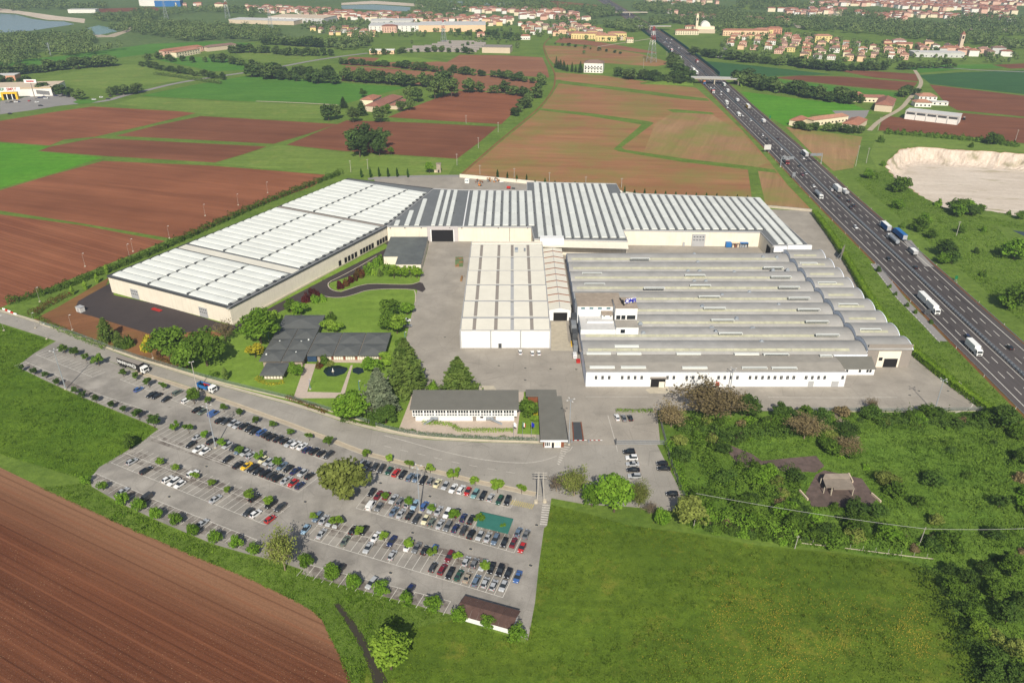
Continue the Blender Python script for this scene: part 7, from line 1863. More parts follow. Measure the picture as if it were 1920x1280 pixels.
wood([([(-60,10),(60,6),(200,6),(200,18),(60,20),(-60,26)],.8),([(200,20),(330,26),(420,36),(300,44),(240,46),(170,40)],.8),([(330,20),(430,18),(520,24),(470,36),(360,40)],.6),([(560,24),(660,26),(760,28),(860,34),(840,44),(700,40),(560,36)],.5),([(780,6),(960,0),(1140,8),(1150,24),(1040,24),(960,30),(860,28),(780,22)],.8)],'scattered woods near the upper left picture edge',(9,15),.0045,gap=-.6)
wood([([(1100,24),(1145,22),(1200,46),(1215,60),(1180,62),(1110,46)],1.2),([(1220,50),(1210,30),(1180,12),(1250,8),(1380,22),(1500,36),(1480,55),(1340,58),(1260,44)],1.2),([(1040,36),(1100,40),(1120,52),(1050,50)],.8)],'woods around the upper motorway',(9,15),.0065,gap=-.8)
wood([([(1480,36),(1600,38),(1680,44),(1760,52),(1930,60),(2050,66),(2050,92),(1900,96),(1780,82),(1640,66),(1500,58)],1.2),([(1560,24),(1700,30),(1930,36),(2050,38),(2050,56),(1900,52),(1740,44),(1600,38)],.9),([(1380,0),(1500,4),(1560,12),(1560,20),(1450,22),(1380,16)],.8)],'wide dark woods in the right distance',(9,15),.006,gap=-.9)
wood([([(1340,60),(1480,62),(1700,90),(1730,118),(1560,128),(1350,104)],.42),([(980,42),(1110,48),(1190,80),(1060,76),(970,66)],.32),([(560,36),(960,46),(960,66),(700,72),(560,60)],.35),([(1640,76),(1920,108),(1920,124),(1700,112)],.3)],'garden trees between the village houses',(5,9),.007,'village_greenery',leaf_=1.6)
wood([([(740,66),(960,72),(1010,98),(900,92),(760,84)],.18),([(1090,88),(1260,124),(1180,126),(1040,90)],.02)],'scattered trees among the greenhouses',(5,8),.006,'scattered_greenery',leaf_=1.5)
# ---------------------------------------------------------------- grass blades (uncountable)
KU_ = crop(1280,780,2.56)
MW_PX = None
_vg = rng.uniform(size=(257,257))
def vnoise(p, s):
    q = p/s+1000.0; i = np.floor(q).astype(int); f = q-i; f = f*f*(3-2*f); a = i%256
    g = _vg; x0,y0 = a[:,0],a[:,1]
    return (g[x0,y0]*(1-f[:,0])+g[x0+1,y0]*f[:,0])*(1-f[:,1])+(g[x0,y0+1]*(1-f[:,0])+g[x0+1,y0+1]*f[:,0])*f[:,1]
def blades(poly, dens, h, leafm, label, name, keep_out=()):
    P_ = GP(poly); xs=[p[0] for p in P_]; ys=[p[1] for p in P_]
    n = int((max(xs)-min(xs))*(max(ys)-min(ys))*dens); pts = np.stack([rng.uniform(min(xs),max(xs),n),rng.uniform(min(ys),max(ys),n)],1)
    def mask(poly_):
        c = np.zeros(len(pts),bool); j = len(poly_)-1
        for i in range(len(poly_)):
            xi,yi = poly_[i]; xj,yj = poly_[j]
            with np.errstate(divide='ignore',invalid='ignore'):
                hit = ((yi>pts[:,1])!=(yj>pts[:,1])) & (pts[:,0] < (xj-xi)*(pts[:,1]-yi)/((yj-yi) or 1e-9)+xi)
            c ^= hit; j = i
        return c
    m_ = mask(P_)
    mwx = np.interp(pts[:,1],[p[1] for p in MW],[p[0] for p in MW]); m_ &= np.abs(pts[:,0]-mwx) > 17.2
    lx = [p[0] for p in lay]; ly = [p[1] for p in lay]; lxx = np.interp(pts[:,1],ly[::-1],lx[::-1]); m_ &= ~((np.abs(pts[:,0]-lxx) < 3.2) & (pts[:,1] > min(ly)) & (pts[:,1] < max(ly)))
    for k in keep_out: m_ &= ~mask(GP(k))
    pts = pts[m_]; n = len(pts)
    a = rng.uniform(0,2*math.pi,n); cl = .45*vnoise(pts,1.1)+.30*vnoise(pts,3.7)+.25*vnoise(pts,13.0); hh = h*rng.uniform(.45,1.2,n)*(.45+1.5*cl*cl); w = hh*.55
    lean = rng.normal(size=(n,2))*.35*hh[:,None]
    V = np.empty((n,3,3),np.float32)
    V[:,0] = np.stack([pts[:,0]-np.cos(a)*w,pts[:,1]-np.sin(a)*w,np.full(n,.02)],1); V[:,1] = np.stack([pts[:,0]+np.cos(a)*w,pts[:,1]+np.sin(a)*w,np.full(n,.02)],1); V[:,2] = np.stack([pts[:,0]+lean[:,0],pts[:,1]+lean[:,1],hh],1)
    me = bpy.data.meshes.new(name); me.vertices.add(3*n); me.vertices.foreach_set('co',V.reshape(-1)); me.loops.add(3*n); me.loops.foreach_set('vertex_index',np.arange(3*n,dtype=np.int32)); me.polygons.add(n); me.polygons.foreach_set('loop_start',np.arange(0,3*n,3,dtype=np.int32)); me.update(calc_edges=True)
    me.materials.append(L[leafm] if leafm in L else M[leafm]); return tag(link(name,me),label,'grass',None,'stuff')
def grass_leaf(name, dark, mid, light, flower=None):
    t = NT(name); p = t.pos()
    a = t.noise(p,.03,5,.6); b = t.noise(p,.5,5,.7); c = t.noise(p,3.0,2); g_ = t.noise(p,.011,4,.6); ms = t.noise(t.mapping(p,(.02,.16,1),R(28)),1.0,4,.6)
    k = t.mix(t.ramp(a,[(.3,0.0),(.7,1.0)]),mid,light); k = t.mix(t.ramp(b,[(.36,.8),(.6,0.0)]),k,dark); k = t.mix(.5,k,t.ramp(c,[(.3,.55),(.7,1.3)]),'MULTIPLY'); k = t.mix(.3,k,t.ramp(g_,[(.3,.66),(.7,1.24)]),'MULTIPLY'); k = t.mix(.22,k,t.ramp(ms,[(.3,.6),(.7,1.3)]),'MULTIPLY')
    if flower:
        d = t.noise(t.mapping(p,(1,.6,1)),.03,4,.6); e = t.noise(p,1.3,3)
        k = t.mix(t.math('MULTIPLY',t.ramp(d,[(.55,0.0),(.68,.5)]),t.ramp(e,[(.45,0.0),(.6,.6)])),k,flower)
    bs = t.bsdf(k,.85,0,None,.1); tl = t.n('ShaderNodeBsdfTranslucent'); t.l(k,tl.inputs['Color']); mx = t.n('ShaderNodeMixShader'); mx.inputs[0].default_value=.25
    t.l(bs.outputs[0],mx.inputs[1]); t.l(tl.outputs[0],mx.inputs[2]); t.l(mx.outputs[0],t.out.inputs[0]); return t.m
M['blade_meadow'] = grass_leaf('blade_meadow',srgb(60,84,22),srgb(92,120,32),srgb(120,142,44),srgb(168,146,48))
M['blade_left'] = grass_leaf('blade_left',srgb(58,88,22),srgb(94,126,34),srgb(124,152,48))
M['blade_rough'] = grass_leaf('blade_rough',srgb(58,86,26),srgb(92,124,40),srgb(122,148,54))
blades([(1028,945),(1100,962),(1180,985),(1300,1003),(1420,1025),(1560,1038),(1700,1054),(1745,1070),(1780,1130),(1810,1200),(1840,1290),(1850,1345),(640,1345),(690,1240),(760,1180),(860,1160),(985,1205),(1006,1130),(1018,1020)],13,.34,'blade_meadow','flowering meadow grass in the lower right','meadow_grass',([KB(275,295),KB(300,290),KB(345,350),KB(385,410),KB(440,470),KB(470,540),KB(530,640),KB(560,730),KB(620,810),KB(660,1000),KB(600,1000),KB(570,820),KB(520,700),KB(480,620),KB(420,520),KB(380,440),KB(330,370)],))
blades([(-160,575),(0,609),(93,640),(30,690),(133,738),(276,797),(297,806),(264,832),(184,880),(166,902),(0,852),(-200,760)],9,.45,'blade_left','tall meadow grass left of the car park','meadow_grass')
DITCH = [KB(275,295),KB(300,290),KB(345,350),KB(385,410),KB(440,470),KB(470,540),KB(530,640),KB(560,730),KB(620,810),KB(660,1000),KB(600,1000),KB(570,820),KB(520,700),KB(480,620),KB(420,520),KB(380,440),KB(330,370)]
blades([(166,905),(172,915),(225,946),(300,981),(400,1023),(462,1041),(520,1055),(585,1077),(680,1109),(745,1127),(845,1155),(860,1160),(760,1180),(690,1240),(672,1345),(634,1226),(615,1190),(602,1162),(586,1147),(548,1126),(465,1086),(365,1045),(265,1002),(148,949),(73,914)],16,.4,'blade_left','grass strip between car park and ploughed field','verge_grass',(DITCH,))
blades([(1262,790),(1500,778),(1850,778),(1990,830),(2010,1345),(1850,1345),(1800,1170),(1760,1075),(1700,1048),(1400,1010),(1300,985),(1285,930)],7,.55,'blade_rough','rank grass of the overgrown plot','rough_grass',([KU_(*p) for p in [(185,135),(230,140),(330,180),(380,215),(520,200),(640,190),(680,240),(640,270),(500,265),(380,260),(270,235)]],[KU_(*p) for p in [(590,370),(640,280),(680,260),(860,300),(930,400),(900,430),(880,440),(620,435)]]))
blades([(1530,405),(1640,560),(1760,690),(1925,830),(1925,775),(1800,660),(1700,550),(1580,420)],6,.35,'blade_left','grass between hedge and motorway','verge_grass')
blades([(1600,335),(1660,320),(1710,360),(1780,395),(1925,420),(2100,500),(2100,760)] + [],3.5,.5,'blade_left','grass on the bank below the quarry','bank_grass',([(1868,424),(1900,428),(1960,436),(2050,456),(2050,480),(1940,456),(1888,448)],))
def flowers(cl, label):
    Ps = []
    for px,py,sx,sy,n in cl:
        x,y = G(px,py); q = rng.normal(size=(n,2))*np.array([sx,sy]); rot = R(-35); c,s = math.cos(rot),math.sin(rot)
        Ps.append(np.stack([x+q[:,0]*c-q[:,1]*s,y+q[:,0]*s+q[:,1]*c,rng.uniform(.3,.55,n)],1))
    P_ = np.concatenate(Ps); N_ = rng.normal(size=P_.shape)*.4+np.array([0,-.3,1])
    return tag(link('meadow_flowers',quads_mesh('meadow_flowers',P_,N_,.16,M['petal'],1.0)),label,'flowers',None,'stuff')
M['petal'] = plain('buttercup_petal',srgb(176,152,50),.8,.15,2)
flowers([(1355,1155,2.5,5,420),(1450,1175,3,6,620),(1480,1245,3,6,620),(1560,1215,2.5,5,420),(1700,1175,2,6,520),(1725,1215,1.5,4,300),(1400,1120,6,3,260),(1600,1150,10,5,380),(1300,1230,8,6,260),(1520,1120,14,5,420),(1400,1260,8,4,420)],'yellow flower drifts in the lower right meadow')
# ditch, ruin, rubble
field([KB(262,285),KB(308,282),KB(385,380),KB(485,520),KB(575,690),KB(660,850),KB(710,1000),KB(580,1000),KB(540,800),KB(465,620),KB(365,440),KB(305,350)],NT('ditch_water').m,.06,name='ditch_water')
_dm = bpy.data.materials['ditch_water']; _t = _dm.node_tree; _b = _t.nodes.new('ShaderNodeBsdfPrincipled'); _b.inputs['Base Color'].default_value=(*srgb(58,52,40),1); _b.inputs['Roughness'].default_value=.6; _t.links.new(_b.outputs[0],[n for n in _t.nodes if n.type=='OUTPUT_MATERIAL'][0].inputs[0])
KU = crop(1280,780,2.56)
field([KU(*p) for p in [(185,135),(230,140),(330,180),(380,215),(520,200),(640,190),(680,240),(640,270),(500,265),(380,260),(270,235)]],'ruin',.08,name='ruined_pavement')
field([KU(*p) for p in [(590,370),(640,280),(680,260),(860,300),(930,400),(900,430),(880,440),(620,435)]],'ruin',.09,name='ruined_pavement')
ru = thing('ruined_shed','roofless ruin with grey sheet roof in the overgrown plot','ruin',(0,0,0))
KX = crop(1440,820,5.6)
P_ = GP([KX(575,430),KX(860,430),KX(915,545),KX(690,545),KX(690,525),KX(610,525)],2.6); MB().prism(P_,2.5,2.7,bottom=True).build('roof_sheet',M['old_tile'],ru)
P2_ = GP([KX(600,380),KX(850,375),KX(862,428),KX(577,428)],2.75); MB().prism(P2_,2.55,2.8,bottom=True).build('roof_sheet',M['brown_felt'],ru)
for p in P_: MB().tube((p[0]*.997,p[1]+.3,.1),(p[0]*.997,p[1]+.3,2.5),.15,n=5).build('post',M['concrete'],ru)
for (xa,ya),(xb,yb) in (((560,360),(600,405)),((905,375),(950,415)),((795,280),(815,320))):
    a=G(*KU(xa,ya));b=G(*KU(xb,yb)); MB().obox(((a[0]+b[0])/2,(a[1]+b[1])/2),math.hypot(b[0]-a[0],b[1]-a[1]),.4,.05,.8,math.atan2(b[1]-a[1],b[0]-a[0])).build('wall_fragment',M['stone'],ru)
rb = MB()
for i in range(420):
    t = tr.random(); px = 1568+t*30+tr.gauss(0,3+5*t); py = 775+t*50+tr.gauss(0,2); x,y = G(px,py); s=tr.uniform(.15,.5); rb.obox((x,y),s,s*.8,.05,.1+s*.5,tr.uniform(0,3))
tag(rb.build('rubble_strip',M['rubble']),'pale strip of rubble running into the overgrown plot','rubble',None,'stuff')
tw2 = thing('ruined_tower','small grey ruined tower beside the field track','tower',(*G(823,323),0)); bx('wall','brown_felt',tw2,-1.6,1.6,-1.6,1.6,0,6.5); bx('roof','old_tile',tw2,-1.9,1.9,-1.9,1.9,6.503,6.8); bx('opening','dark',tw2,-.5,.5,-1.64,-1.58,.2,2.2); bx('lean_to','stone',tw2,-3.4,-1.62,-1.2,1.2,0,1.6)
# ------------------------------------------------------------------ houses, villages, farms
HP = []
def house_proto(w, d, h, rise, hip):
    e = .5
    wall = MB().walls([(-w/2,-d/2),(w/2,-d/2),(w/2,d/2),(-w/2,d/2)],0,h)
    if not hip:
        for y in (-d/2,d/2): pass
        wall.add([(-w/2,-d/2,h),(-w/2,d/2,h),(-w/2,0,h+rise*.93)],[(0,2,1)]); wall.add([(w/2,-d/2,h),(w/2,d/2,h),(w/2,0,h+rise*.93)],[(0,1,2)])
    r = MB(); x,y = w/2+e,d/2+e; t = (w/2-d/2*.9) if hip else w/2+e; t = max(t,.3)
    b = h-.12
    r.add([(-x,-y,b),(x,-y,b),(x,y,b),(-x,y,b),(-t,0,h+rise),(t,0,h+rise)],[(0,1,5,4),(2,3,4,5),(1,2,5),(3,0,4),(3,2,1,0)])
    wm = wall.build('wall',M['cream']); rm = r.build('roof',M['terracotta']); cm = MB().box(-.4,.4,-.3,.3,0,1.5).build('chimney',M['stone']); gm = MB().box(-.55,.55,-.05,.05,0,1.3).build('window',M['glass'])
    out = (wm.data,rm.data,cm.data,gm.data,w,d,h,rise)
    for o in (wm,rm,cm,gm): bpy.data.objects.remove(o)
    HP.append(out)
for a in ((10,9,6,1.8,False),(13,9,6.2,2.0,True),(9,8,5.5,1.7,False),(16,10,7.5,2.0,True),(20,9,6.5,1.9,False),(11,11,7,2.0,True)): house_proto(*a)
hr = random.Random(5)
WALLS = ['cream','peach','salmon','house_white','stone','house_yellow','cream','salmon','pale_grey','house_white','peach']; ROOFS = ['terracotta','terracotta_b','terracotta_c','brown_tile','rose_tile']
def house(x, y, rz, label, group, wall=None, roof=None, proto_=None, s=1.0, windows=True, name='house', sz=1.0):
    wm,rm,cm,gm,w,d,h,rise = HP[proto_ if proto_ is not None else hr.randrange(len(HP))]
    t = thing(name,label,'house',(x,y,0),rz,group,(s,s,s*sz))
    o = link('wall',wm,t); set_mat(o,M[wall or hr.choice(WALLS)])
    r = link('roof',rm,t); set_mat(r,M[roof or hr.choice(ROOFS)])
    c = link('chimney',cm,r); c.location = (hr.uniform(-.3,.3)*w,hr.uniform(-.2,.2)*d,h+rise*.5)
    if windows:
        for k in range(3 if w<12 else 4):
            n = 3 if w<12 else 4; xx = -w/2+w*(k+.5)/n
            for zz in ((1.2,3.9) if h>5.8 else (1.2,)):
                g = link('window',gm,t); g.location = (xx,-d/2-.02,zz)
    return t
def colname(k): return {'house_white':'white','house_yellow':'yellow','pale_grey':'grey'}.get(k,k)
def village(poly, spacing, rz, place, group, jit=.25, windows=False, keep=.85, protos=(0,1,2,5), s=(.85,1.1), maxn=200, name='house'):
    P_ = GP(poly); cx = sum(p[0] for p in P_)/len(P_); cy = sum(p[1] for p in P_)/len(P_); n = 0
    ca,sa = math.cos(rz),math.sin(rz); cand = []
    for i in range(-60,61):
        for j in range(-60,61):
            u = i*spacing[0]+hr.uniform(-jit,jit)*spacing[0]; v = j*spacing[1]+hr.uniform(-jit,jit)*spacing[1]
            p = (cx+u*ca-v*sa,cy+u*sa+v*ca)
            if inside(p,P_) and hr.random() < keep: cand.append((p,i))
    cand.sort(key=lambda q:q[0][1])
    for p,i in cand[:maxn]:
        wl = hr.choice(WALLS); rf = hr.choice(ROOFS)
        house(p[0],p[1],rz+(math.pi/2 if hr.random()<.3 else 0)+hr.uniform(-.08,.08),f"small {colname(wl)} house with tiled roof {place}",group,wl,rf,hr.choice(protos),hr.uniform(*s),windows,name)
    return len(cand)
nv = []
nv.append(village([(1365,72),(1480,70),(1560,78),(1700,100),(1722,118),(1640,116),(1520,112),(1370,92)],(19,34),R(-20),'in the right village','houses of the right village',.2,True,.9,(0,1,2,5),(.85,1.1),110))
nv.append(village([(975,48),(1060,44),(1100,52),(1180,76),(1190,84),(1100,72),(1060,72),(975,64)],(20,34),R(8),'in the village left of the motorway','houses of the middle village',.2,True,.9,(0,1,2,3),(.9,1.2),80))
nv.append(village([(570,54),(640,56),(700,60),(705,68),(660,72),(580,62)],(19,30),R(5),'in the left village','houses of the left village',.2,False,.9,(0,1,2),(.85,1.1),45))
nv.append(village([(660,36),(780,38),(960,44),(960,52),(900,48),(700,46)],(24,40),R(0),'behind the industrial halls','houses behind the industrial halls',.25,False,.75,(0,1,3),(.9,1.2),45))
nv.append(village([(1650,84),(1760,88),(1900,104),(1930,114),(1880,112),(1760,100),(1660,92)],(20,32),R(-12),'in the far right town','houses of the far right town',.2,False,.95,(1,3,4,5),(.9,1.2),80))
# the rest of the far towns, too small to tell apart
def far_town(polys, label):
    rb_ = MB(); wb2 = MB()
    ms = ['cream','house_white','salmon','terracotta','terracotta_b','rose_tile']
    mb = MB()
    for poly,n in polys:
        P_ = GP(poly); xs=[p[0] for p in P_]; ys=[p[1] for p in P_]; k=0
        while k < n:
            p = (hr.uniform(min(xs),max(xs)),hr.uniform(min(ys),max(ys)))
            if not inside(p,P_): continue
            k += 1; L_,W_,h = hr.uniform(8,17),hr.uniform(8,11),hr.uniform(5,9); a = hr.uniform(-.3,.3); mi = hr.randrange(3); ri = 3+hr.randrange(3)
            mb.obox(p,L_,W_,0,h,a,mi); ca,sa = math.cos(a),math.sin(a)
            q = lambda u,v,z:(p[0]+u*ca-v*sa,p[1]+u*sa+v*ca,z)
            mb.add([q(-L_/2-.5,-W_/2-.5,h+.02),q(L_/2+.5,-W_/2-.5,h+.02),q(L_/2+.5,W_/2+.5,h+.02),q(-L_/2-.5,W_/2+.5,h+.02),q(-L_*.35,0,h+2),q(L_*.35,0,h+2)],[(0,1,5,4),(2,3,4,5),(1,2,5),(3,0,4)],ri)
    o = mb.build('distant_town',[M[m] for m in ms]); return tag(o,label,'town',None,'stuff')
far_town([([(1380,-6),(1560,-4),(1640,6),(1760,10),(1930,12),(1930,2),(1600,-14)],520),([(1500,10),(1640,14),(1900,30),(1900,18),(1640,4)],230),([(1640,30),(1760,36),(1900,44),(1900,36),(1700,26)],60),([(1440,22),(1560,18),(1600,26),(1500,30)],50),([(1560,14),(1640,12),(1760,20),(1900,24),(1900,18),(1700,8)],60),([(1200,2),(1300,0),(1350,8),(1260,14)],30),([(1600,26),(1680,28),(1700,40),(1620,38)],30),([(1400,38),(1480,36),(1480,44),(1400,44)],10)],'far town along the upper right picture edge')
far_town([([(460,16),(560,18),(660,26),(660,34),(560,28),(470,24)],90),([(560,34),(700,40),(960,48),(960,36),(700,28)],110),([(960,24),(1100,30),(1100,40),(980,38)],50),([(830,14),(940,20),(1060,24),(1060,28),(900,26)],50),([(640,32),(700,30),(790,26),(790,30),(700,36)],26),([(300,8),(420,12),(420,16),(310,14)],12),([(1250,24),(1340,36),(1345,42),(1260,36)],16)],'scattered far houses in the upper left distance')
# named larger buildings
def block(name,label,cat,px,py,L_,W,h,wall,roof,rz=0,flatroof=True,bays=0,group=None,rise=2.2,win='glass',loc=None):
    x,y = loc or G(px,py); t = thing(name,label,cat,(x,y,0),rz,group)
    bx('wall',wall,t,-L_/2,L_/2,0,W,0,h)
    if flatroof: bx('roof',roof,t,-L_/2-.3,L_/2+.3,-.3,W+.3,h+.003,h+.6)
    else:
        e=.6; MB().add([(-L_/2-e,-e,h),(L_/2+e,-e,h),(L_/2+e,W+e,h),(-L_/2-e,W+e,h),(-L_/2-e if rise<0 else -L_/2+W*.4,W/2,h+abs(rise)),(L_/2-W*.4,W/2,h+abs(rise))],[(0,1,5,4),(2,3,4,5),(1,2,5),(3,0,4),(3,2,1,0)]).build('roof',M[roof],t)
    if bays:
        rows_ = max(1,int(h/3.1))
        for k in range(bays):
            for r_ in range(rows_): shared_box('window',win,t,(min(1.6,L_/bays*.5),.1,1.5),(-L_/2+L_*(k+.5)/bays,-.03,1.0+r_*3.0))
    return t
block('supermarket','white supermarket with yellow stripe and green and red sign','supermarket',30,182,75,45,8,'house_white','stone',R(10))
sm = thing('supermarket_entrance','yellow framed entrance porch of the supermarket','porch',(*G(22,186),0),R(10))
bx('lintel','yellow',sm,-8,8,-4,0,6,7.6); bx('pillar','yellow',sm,-8,-6,-4,0,0,6); bx('pillar','yellow',sm,6,8,-4,0,0,6); bx('recess','dark',sm,-5.9,5.9,-1,-.5,0,5.9)
for x in (-2.5,2.5): bx('column','white_paint',sm,x-.4,x+.4,-3.6,-2.8,0,6)
bx('sign_board','white_paint',sm,-12,12,-2.2,-1.9,8.4,12.4); text_mesh('sign_text','IPER',4.2,M['green_paint'],sm,(-7.4,-2.3,10.4),(R(90),0,0),.15,.05); text_mesh('sign_text','SIMPLY',4.2,M['red'],sm,(3.0,-2.3,10.4),(R(90),0,0),.15,.05,.8)
ys_ = thing('supermarket_stripe','yellow stripe along the supermarket roof edge','trim',(*G(30,181.4),0),R(10)); bx('band','yellow',ys_,-37.8,37.8,-.4,.1,7.2,8.7)
tt = thing('totem_sign','white sign on a tall mast in the supermarket car park','sign',(*G(66,186.5),0)); MB().tube((0,0,0),(0,0,17),.5,.4,n=8).build('mast',M['taupe'],tt); bx('sign_face','white_paint',tt,-6.5,6.5,-.5,.5,17,20.5); bx('sign_band','red',tt,-4,4,-.56,-.51,18,19.4)
block('brick_store','low brick building left of the supermarket','building',5,152,30,16,6,'coral','pale_grey',R(8),True,6)
# farms
def farm(items,name):
    for lb,px,py,L_,W,h,wl,rf,rz,bays,rise in items: block(name,lb,'farmhouse',px,py,L_,W,h,wl,rf,R(rz),False,bays,None,rise,loc=px if isinstance(px,tuple) else None)
farm([('long brick farmhouse beside the dark conifer',(-123.4,818),0,57,17,5.5,'stone','terracotta_b',73.5,12,3.0),('small farmhouse with chimneys behind the long farmhouse',(-141,834),0,24,14,6,'cream','terracotta',77,5,2.4),('low wing right of the long brick farmhouse',(-109.5,818),0,30,12,4,'stone','terracotta_b',76,6,2.2),
 ('long brick farmstead in the left distance',(-483,1208),0,66,12,7,'salmon','terracotta',56,14,2.4),('white end wing of the left distant farmstead',(-470,1190),0,48,10,7,'cream','terracotta_c',68,9,2.2),('rear barn of the left distant farmstead',(-440,1250),0,50,14,6,'stone','brown_tile',50,0,2.4),
 ('red roofed farmstead wing beside the motorway',(272,734),0,20,10,5,'cream','terracotta',52,0,2.4),('white fronted main range of the red roofed farmstead',(299,738),0,44,10,5.5,'cream','terracotta_c',26,10,2.2),('barn with red roof and concrete yard',(322,722),0,30,14,5,'stone','terracotta',53,0,3.0),
 ('large stone farmhouse with steep tiled roof',(388,808),0,40,16,6.5,'stone','terracotta_b',62,6,4.0),('long low arcade barn left of the stone farmhouse',1630,192,36,9,5,'cream','terracotta_b',-8,9,2.2),('small orange roofed shed at the left farm corner',1607,187,14,10,5,'coral','terracotta',0,0,2.4),
 ('modern hipped villa above the white barn',1738,193,18,14,6.5,'house_white','terracotta_c',-8,4,2.6),('lower hipped villa in front of the modern villa',1730,201,16,12,4.5,'house_white','terracotta_c',-8,4,2.4),('low house with white porch right of the villas',1762,198,16,7,3.5,'house_white','pale_grey',-8,3,.8),
 ('small house with red roof at the farm track fork',985,75,16,10,6,'house_white','terracotta',0,4,2.2),('small red house beside the greenhouses',902,70,14,10,6,'salmon','terracotta',0,3,2.2)],'farmhouse')
wbn = block('open_barn','white open barn with five bays in the red field','barn',1744,229,46,16,7.5,'house_white','pale_grey',R(-36))
for k in range(5): shared_box('bay_opening','dark_trim',wbn,(7.6,.15,2.0),(-23+46*(k+.5)/5,-.05,4.9))
for k in range(6): shared_box('pier','trim',wbn,(.5,.3,7.4),(-23+46*k/5,-.1,0))
tkr = thing('tractor','small red tractor beside the white barn','tractor',(*G(1806,225),0),R(100)); bx('bonnet','red',tkr,0,1.8,-.5,.5,.8,1.6); bx('cab','glass',tkr,-1.2,0,-.7,.7,1.0,2.6); bx('cab_roof','white_paint',tkr,-1.3,.1,-.8,.8,2.6,2.75)
for sx,r_ in ((-.8,.8),(1.4,.5)):
    for sy in (-.9,.9): MB().tube((sx,sy-.18,r_),(sx,sy+.18,r_),r_,n=12).build('wheel',M['tyre'],tkr)
vl = block('white_villa','tall white villa with brown roof behind cypress trees','villa',1112,137,24,18,12,'house_white','brown_tile',R(-12),False,6,None,3)
for k in range(5): shared_box('balcony','trim',vl,(3,1,1),(-9+k*4.5,-.5,6.2))
for i,(px,py,L_,W,h,wl,rf,rz,bays,lb) in enumerate([(1100,74,52,12,9,'house_yellow','terracotta_c',-6,12,'long pale yellow apartment block left of the motorway'),(1136,78,34,12,9,'house_yellow','terracotta_c',-6,8,'middle pale yellow apartment block left of the motorway'),(1157,76,30,16,11,'house_yellow','terracotta_c',-2,7,'bright yellow apartment block nearest the motorway'),
  (1398,68,78,13,9,'peach','terracotta',-4,18,'long peach apartment block at the back of the right village'),(1432,66,30,12,9,'house_yellow','terracotta_c',-4,6,'yellow apartment block beside the peach block'),(1452,66,24,12,11,'coral','terracotta',-4,5,'coral apartment house in the right village'),(1543,80,26,12,10,'house_yellow','terracotta_c',-4,5,'yellow apartment house in the middle of the right village'),
  (1295,58,20,12,7,'cream','terracotta',0,5,'house with orange roof left of the church'),(1288,66,40,12,7,'cream','terracotta',-3,10,'low cream parish house below the church'),(730,62,26,18,11,'salmon','terracotta_b',0,6,'salmon apartment house beside the white factory')]):
    block('apartment_house',lb,'apartment house',px,py,L_,W,h,wl,rf,R(rz),False,bays)
ch = thing('church','pale stone church with barrel roof and bell tower','church',(*G(1322,62),0),R(-5))
bx('nave','cream',ch,-14,16,0,16,0,10); bx('facade_block','stone',ch,-14,16,-8,0,0,6)
mbn = MB(); n=8; pr=[(15*math.cos(math.pi*i/n)*-.55,10+9*math.sin(math.pi*i/n)) for i in range(n+1)]
for i in range(n): mbn.add([(pr[i][0],-.2,pr[i][1]),(pr[i+1][0],-.2,pr[i+1][1]),(pr[i+1][0],16,pr[i+1][1]),(pr[i][0],16,pr[i][1])],[(0,3,2,1)])
mbn.add([(p[0],-.2,p[1]) for p in pr],[tuple(range(n,-1,-1))]); mbn.build('vault_roof',M['house_white'],ch)
bx('bell_tower','cream',ch,-17.5,-13.5,1,5,0,26); bx('belfry_opening','dark',ch,-16.6,-14.4,.9,1.02,20,24)
MB().add([(-17.7,.8,26),(-13.3,.8,26),(-13.3,5.2,26),(-17.7,5.2,26),(-15.5,3,33)],[(0,1,4),(1,2,4),(2,3,4),(3,0,4)]).build('spire',M['cream'],ch)
tw3 = thing('village_bell_tower','slim stone bell tower in the far right town','tower',(*G(1798,97),0)); bx('shaft','stone',tw3,-2.5,2.5,-2.5,2.5,0,24); MB().add([(-2.7,-2.7,24),(2.7,-2.7,24),(2.7,2.7,24),(-2.7,2.7,24),(0,0,29)],[(0,1,4),(1,2,4),(2,3,4),(3,0,4)]).build('spire',M['terracotta_b'],tw3); bx('belfry_opening','dark',tw3,-1.4,1.4,-2.56,-2.45,18,22)
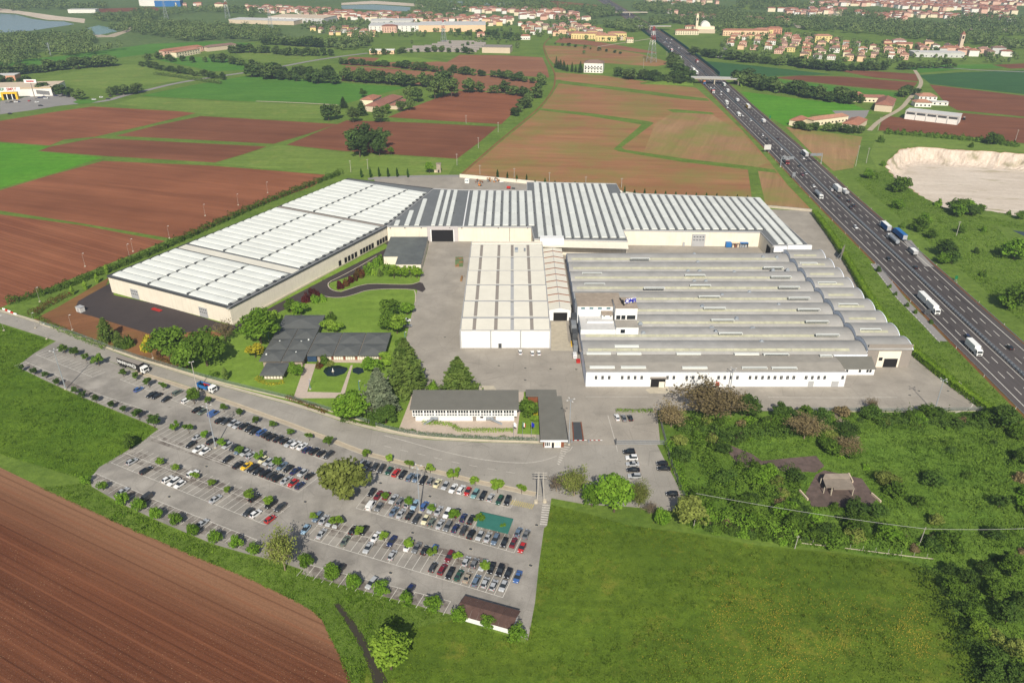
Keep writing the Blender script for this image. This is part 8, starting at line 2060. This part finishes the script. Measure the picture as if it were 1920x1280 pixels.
for lb,px,py,L_,W,h,wl,rf,rz,bays in [('long white factory hall with grey roof in the middle distance',742,60,95,50,10,'house_white','pale_grey',4,12),('low white hall behind the long white factory',735,48,80,30,9,'pale_grey','pale_grey',4,8),('long salmon factory hall with white roof',848,60,120,60,11,'peach','pale_grey',2,0),('big grey roofed hall at the left industrial area',555,44,120,60,10,'pale_grey','stone',-14,8),('wide low hall left of the big grey hall',490,46,140,40,7,'stone','pale_grey',-14,0),('white factory with blue tower near upper left edge',290,12,70,30,14,'house_white','pale_grey',4,0),('blue factory block near upper left edge',315,13,60,24,13,'blue','pale_grey',4,0),('small white shed by the left lake',154,25,60,18,7,'house_white','pale_grey',2,0),
   ('grey concrete warehouse at the end of the upper red field',930,100,42,26,8,'stone','taupe',-8,0),('petrol station with flat canopy by the country road',716,102,36,14,5,'peach','house_white',2,6),('low grey hall in the far right town',1760,108,70,22,6,'pale_grey','pale_grey',-6,10),('pale grey apartment tower at the upper right edge',1806,2,32,16,30,'pale_grey','pale_grey',0,8),('pale second tower beside the apartment tower at upper right edge',1822,2,26,16,26,'house_white','pale_grey',0,6)]:
    block('industrial_hall' if 'tower' not in lb or 'factory' in lb else 'apartment_tower',lb,'hall',px,py,L_,W,h,wl,rf,R(rz),True,bays)
# greenhouses
for i,(px,py,L_,W) in enumerate([(868,80,70,9),(866,83,78,9),(860,86,84,9),(850,89,90,9),(838,93,100,9),(826,97,110,9),(810,90,60,9),(800,95,60,9)]):
    x,y = G(px,py); t = thing('greenhouse',f"long grey greenhouse tunnel, {ORD[i]} counted from the top of the nursery",'greenhouse',(x,y,0),R(-4),'greenhouse tunnels')
    mb = MB(); n=6; pr=[(-W/2*math.cos(math.pi*k/n),3.2*math.sin(math.pi*k/n)) for k in range(n+1)]
    for k in range(n): mb.add([(-L_/2,pr[k][0],pr[k][1]),(L_/2,pr[k][0],pr[k][1]),(L_/2,pr[k+1][0],pr[k+1][1]),(-L_/2,pr[k+1][0],pr[k+1][1])],[(0,1,2,3)])
    mb.build('tunnel_cover',M['taupe'],t); MB().add([(-L_/2,p[0],p[1]) for p in pr],[tuple(range(n+1))]).build('end_wall',M['house_white'],t)
# ------------------------------------------------------------------ haze: one closed box of even air round camera and scene
hz = NT('haze_air')
pv_ = hz.n('ShaderNodeVolumePrincipled'); pv_.inputs['Color'].default_value = (.66,.80,1.0,1); pv_.inputs['Density'].default_value = HAZE = .00016; pv_.inputs['Anisotropy'].default_value = .25
hz.l(pv_.outputs[0],hz.out.inputs['Volume'])
hb_ = MB().box(-8500,8500,-1400,13500,-14,175).build('haze',hz.m); tag(hb_,'thin pale blue haze over the whole plain','haze',None,'stuff')
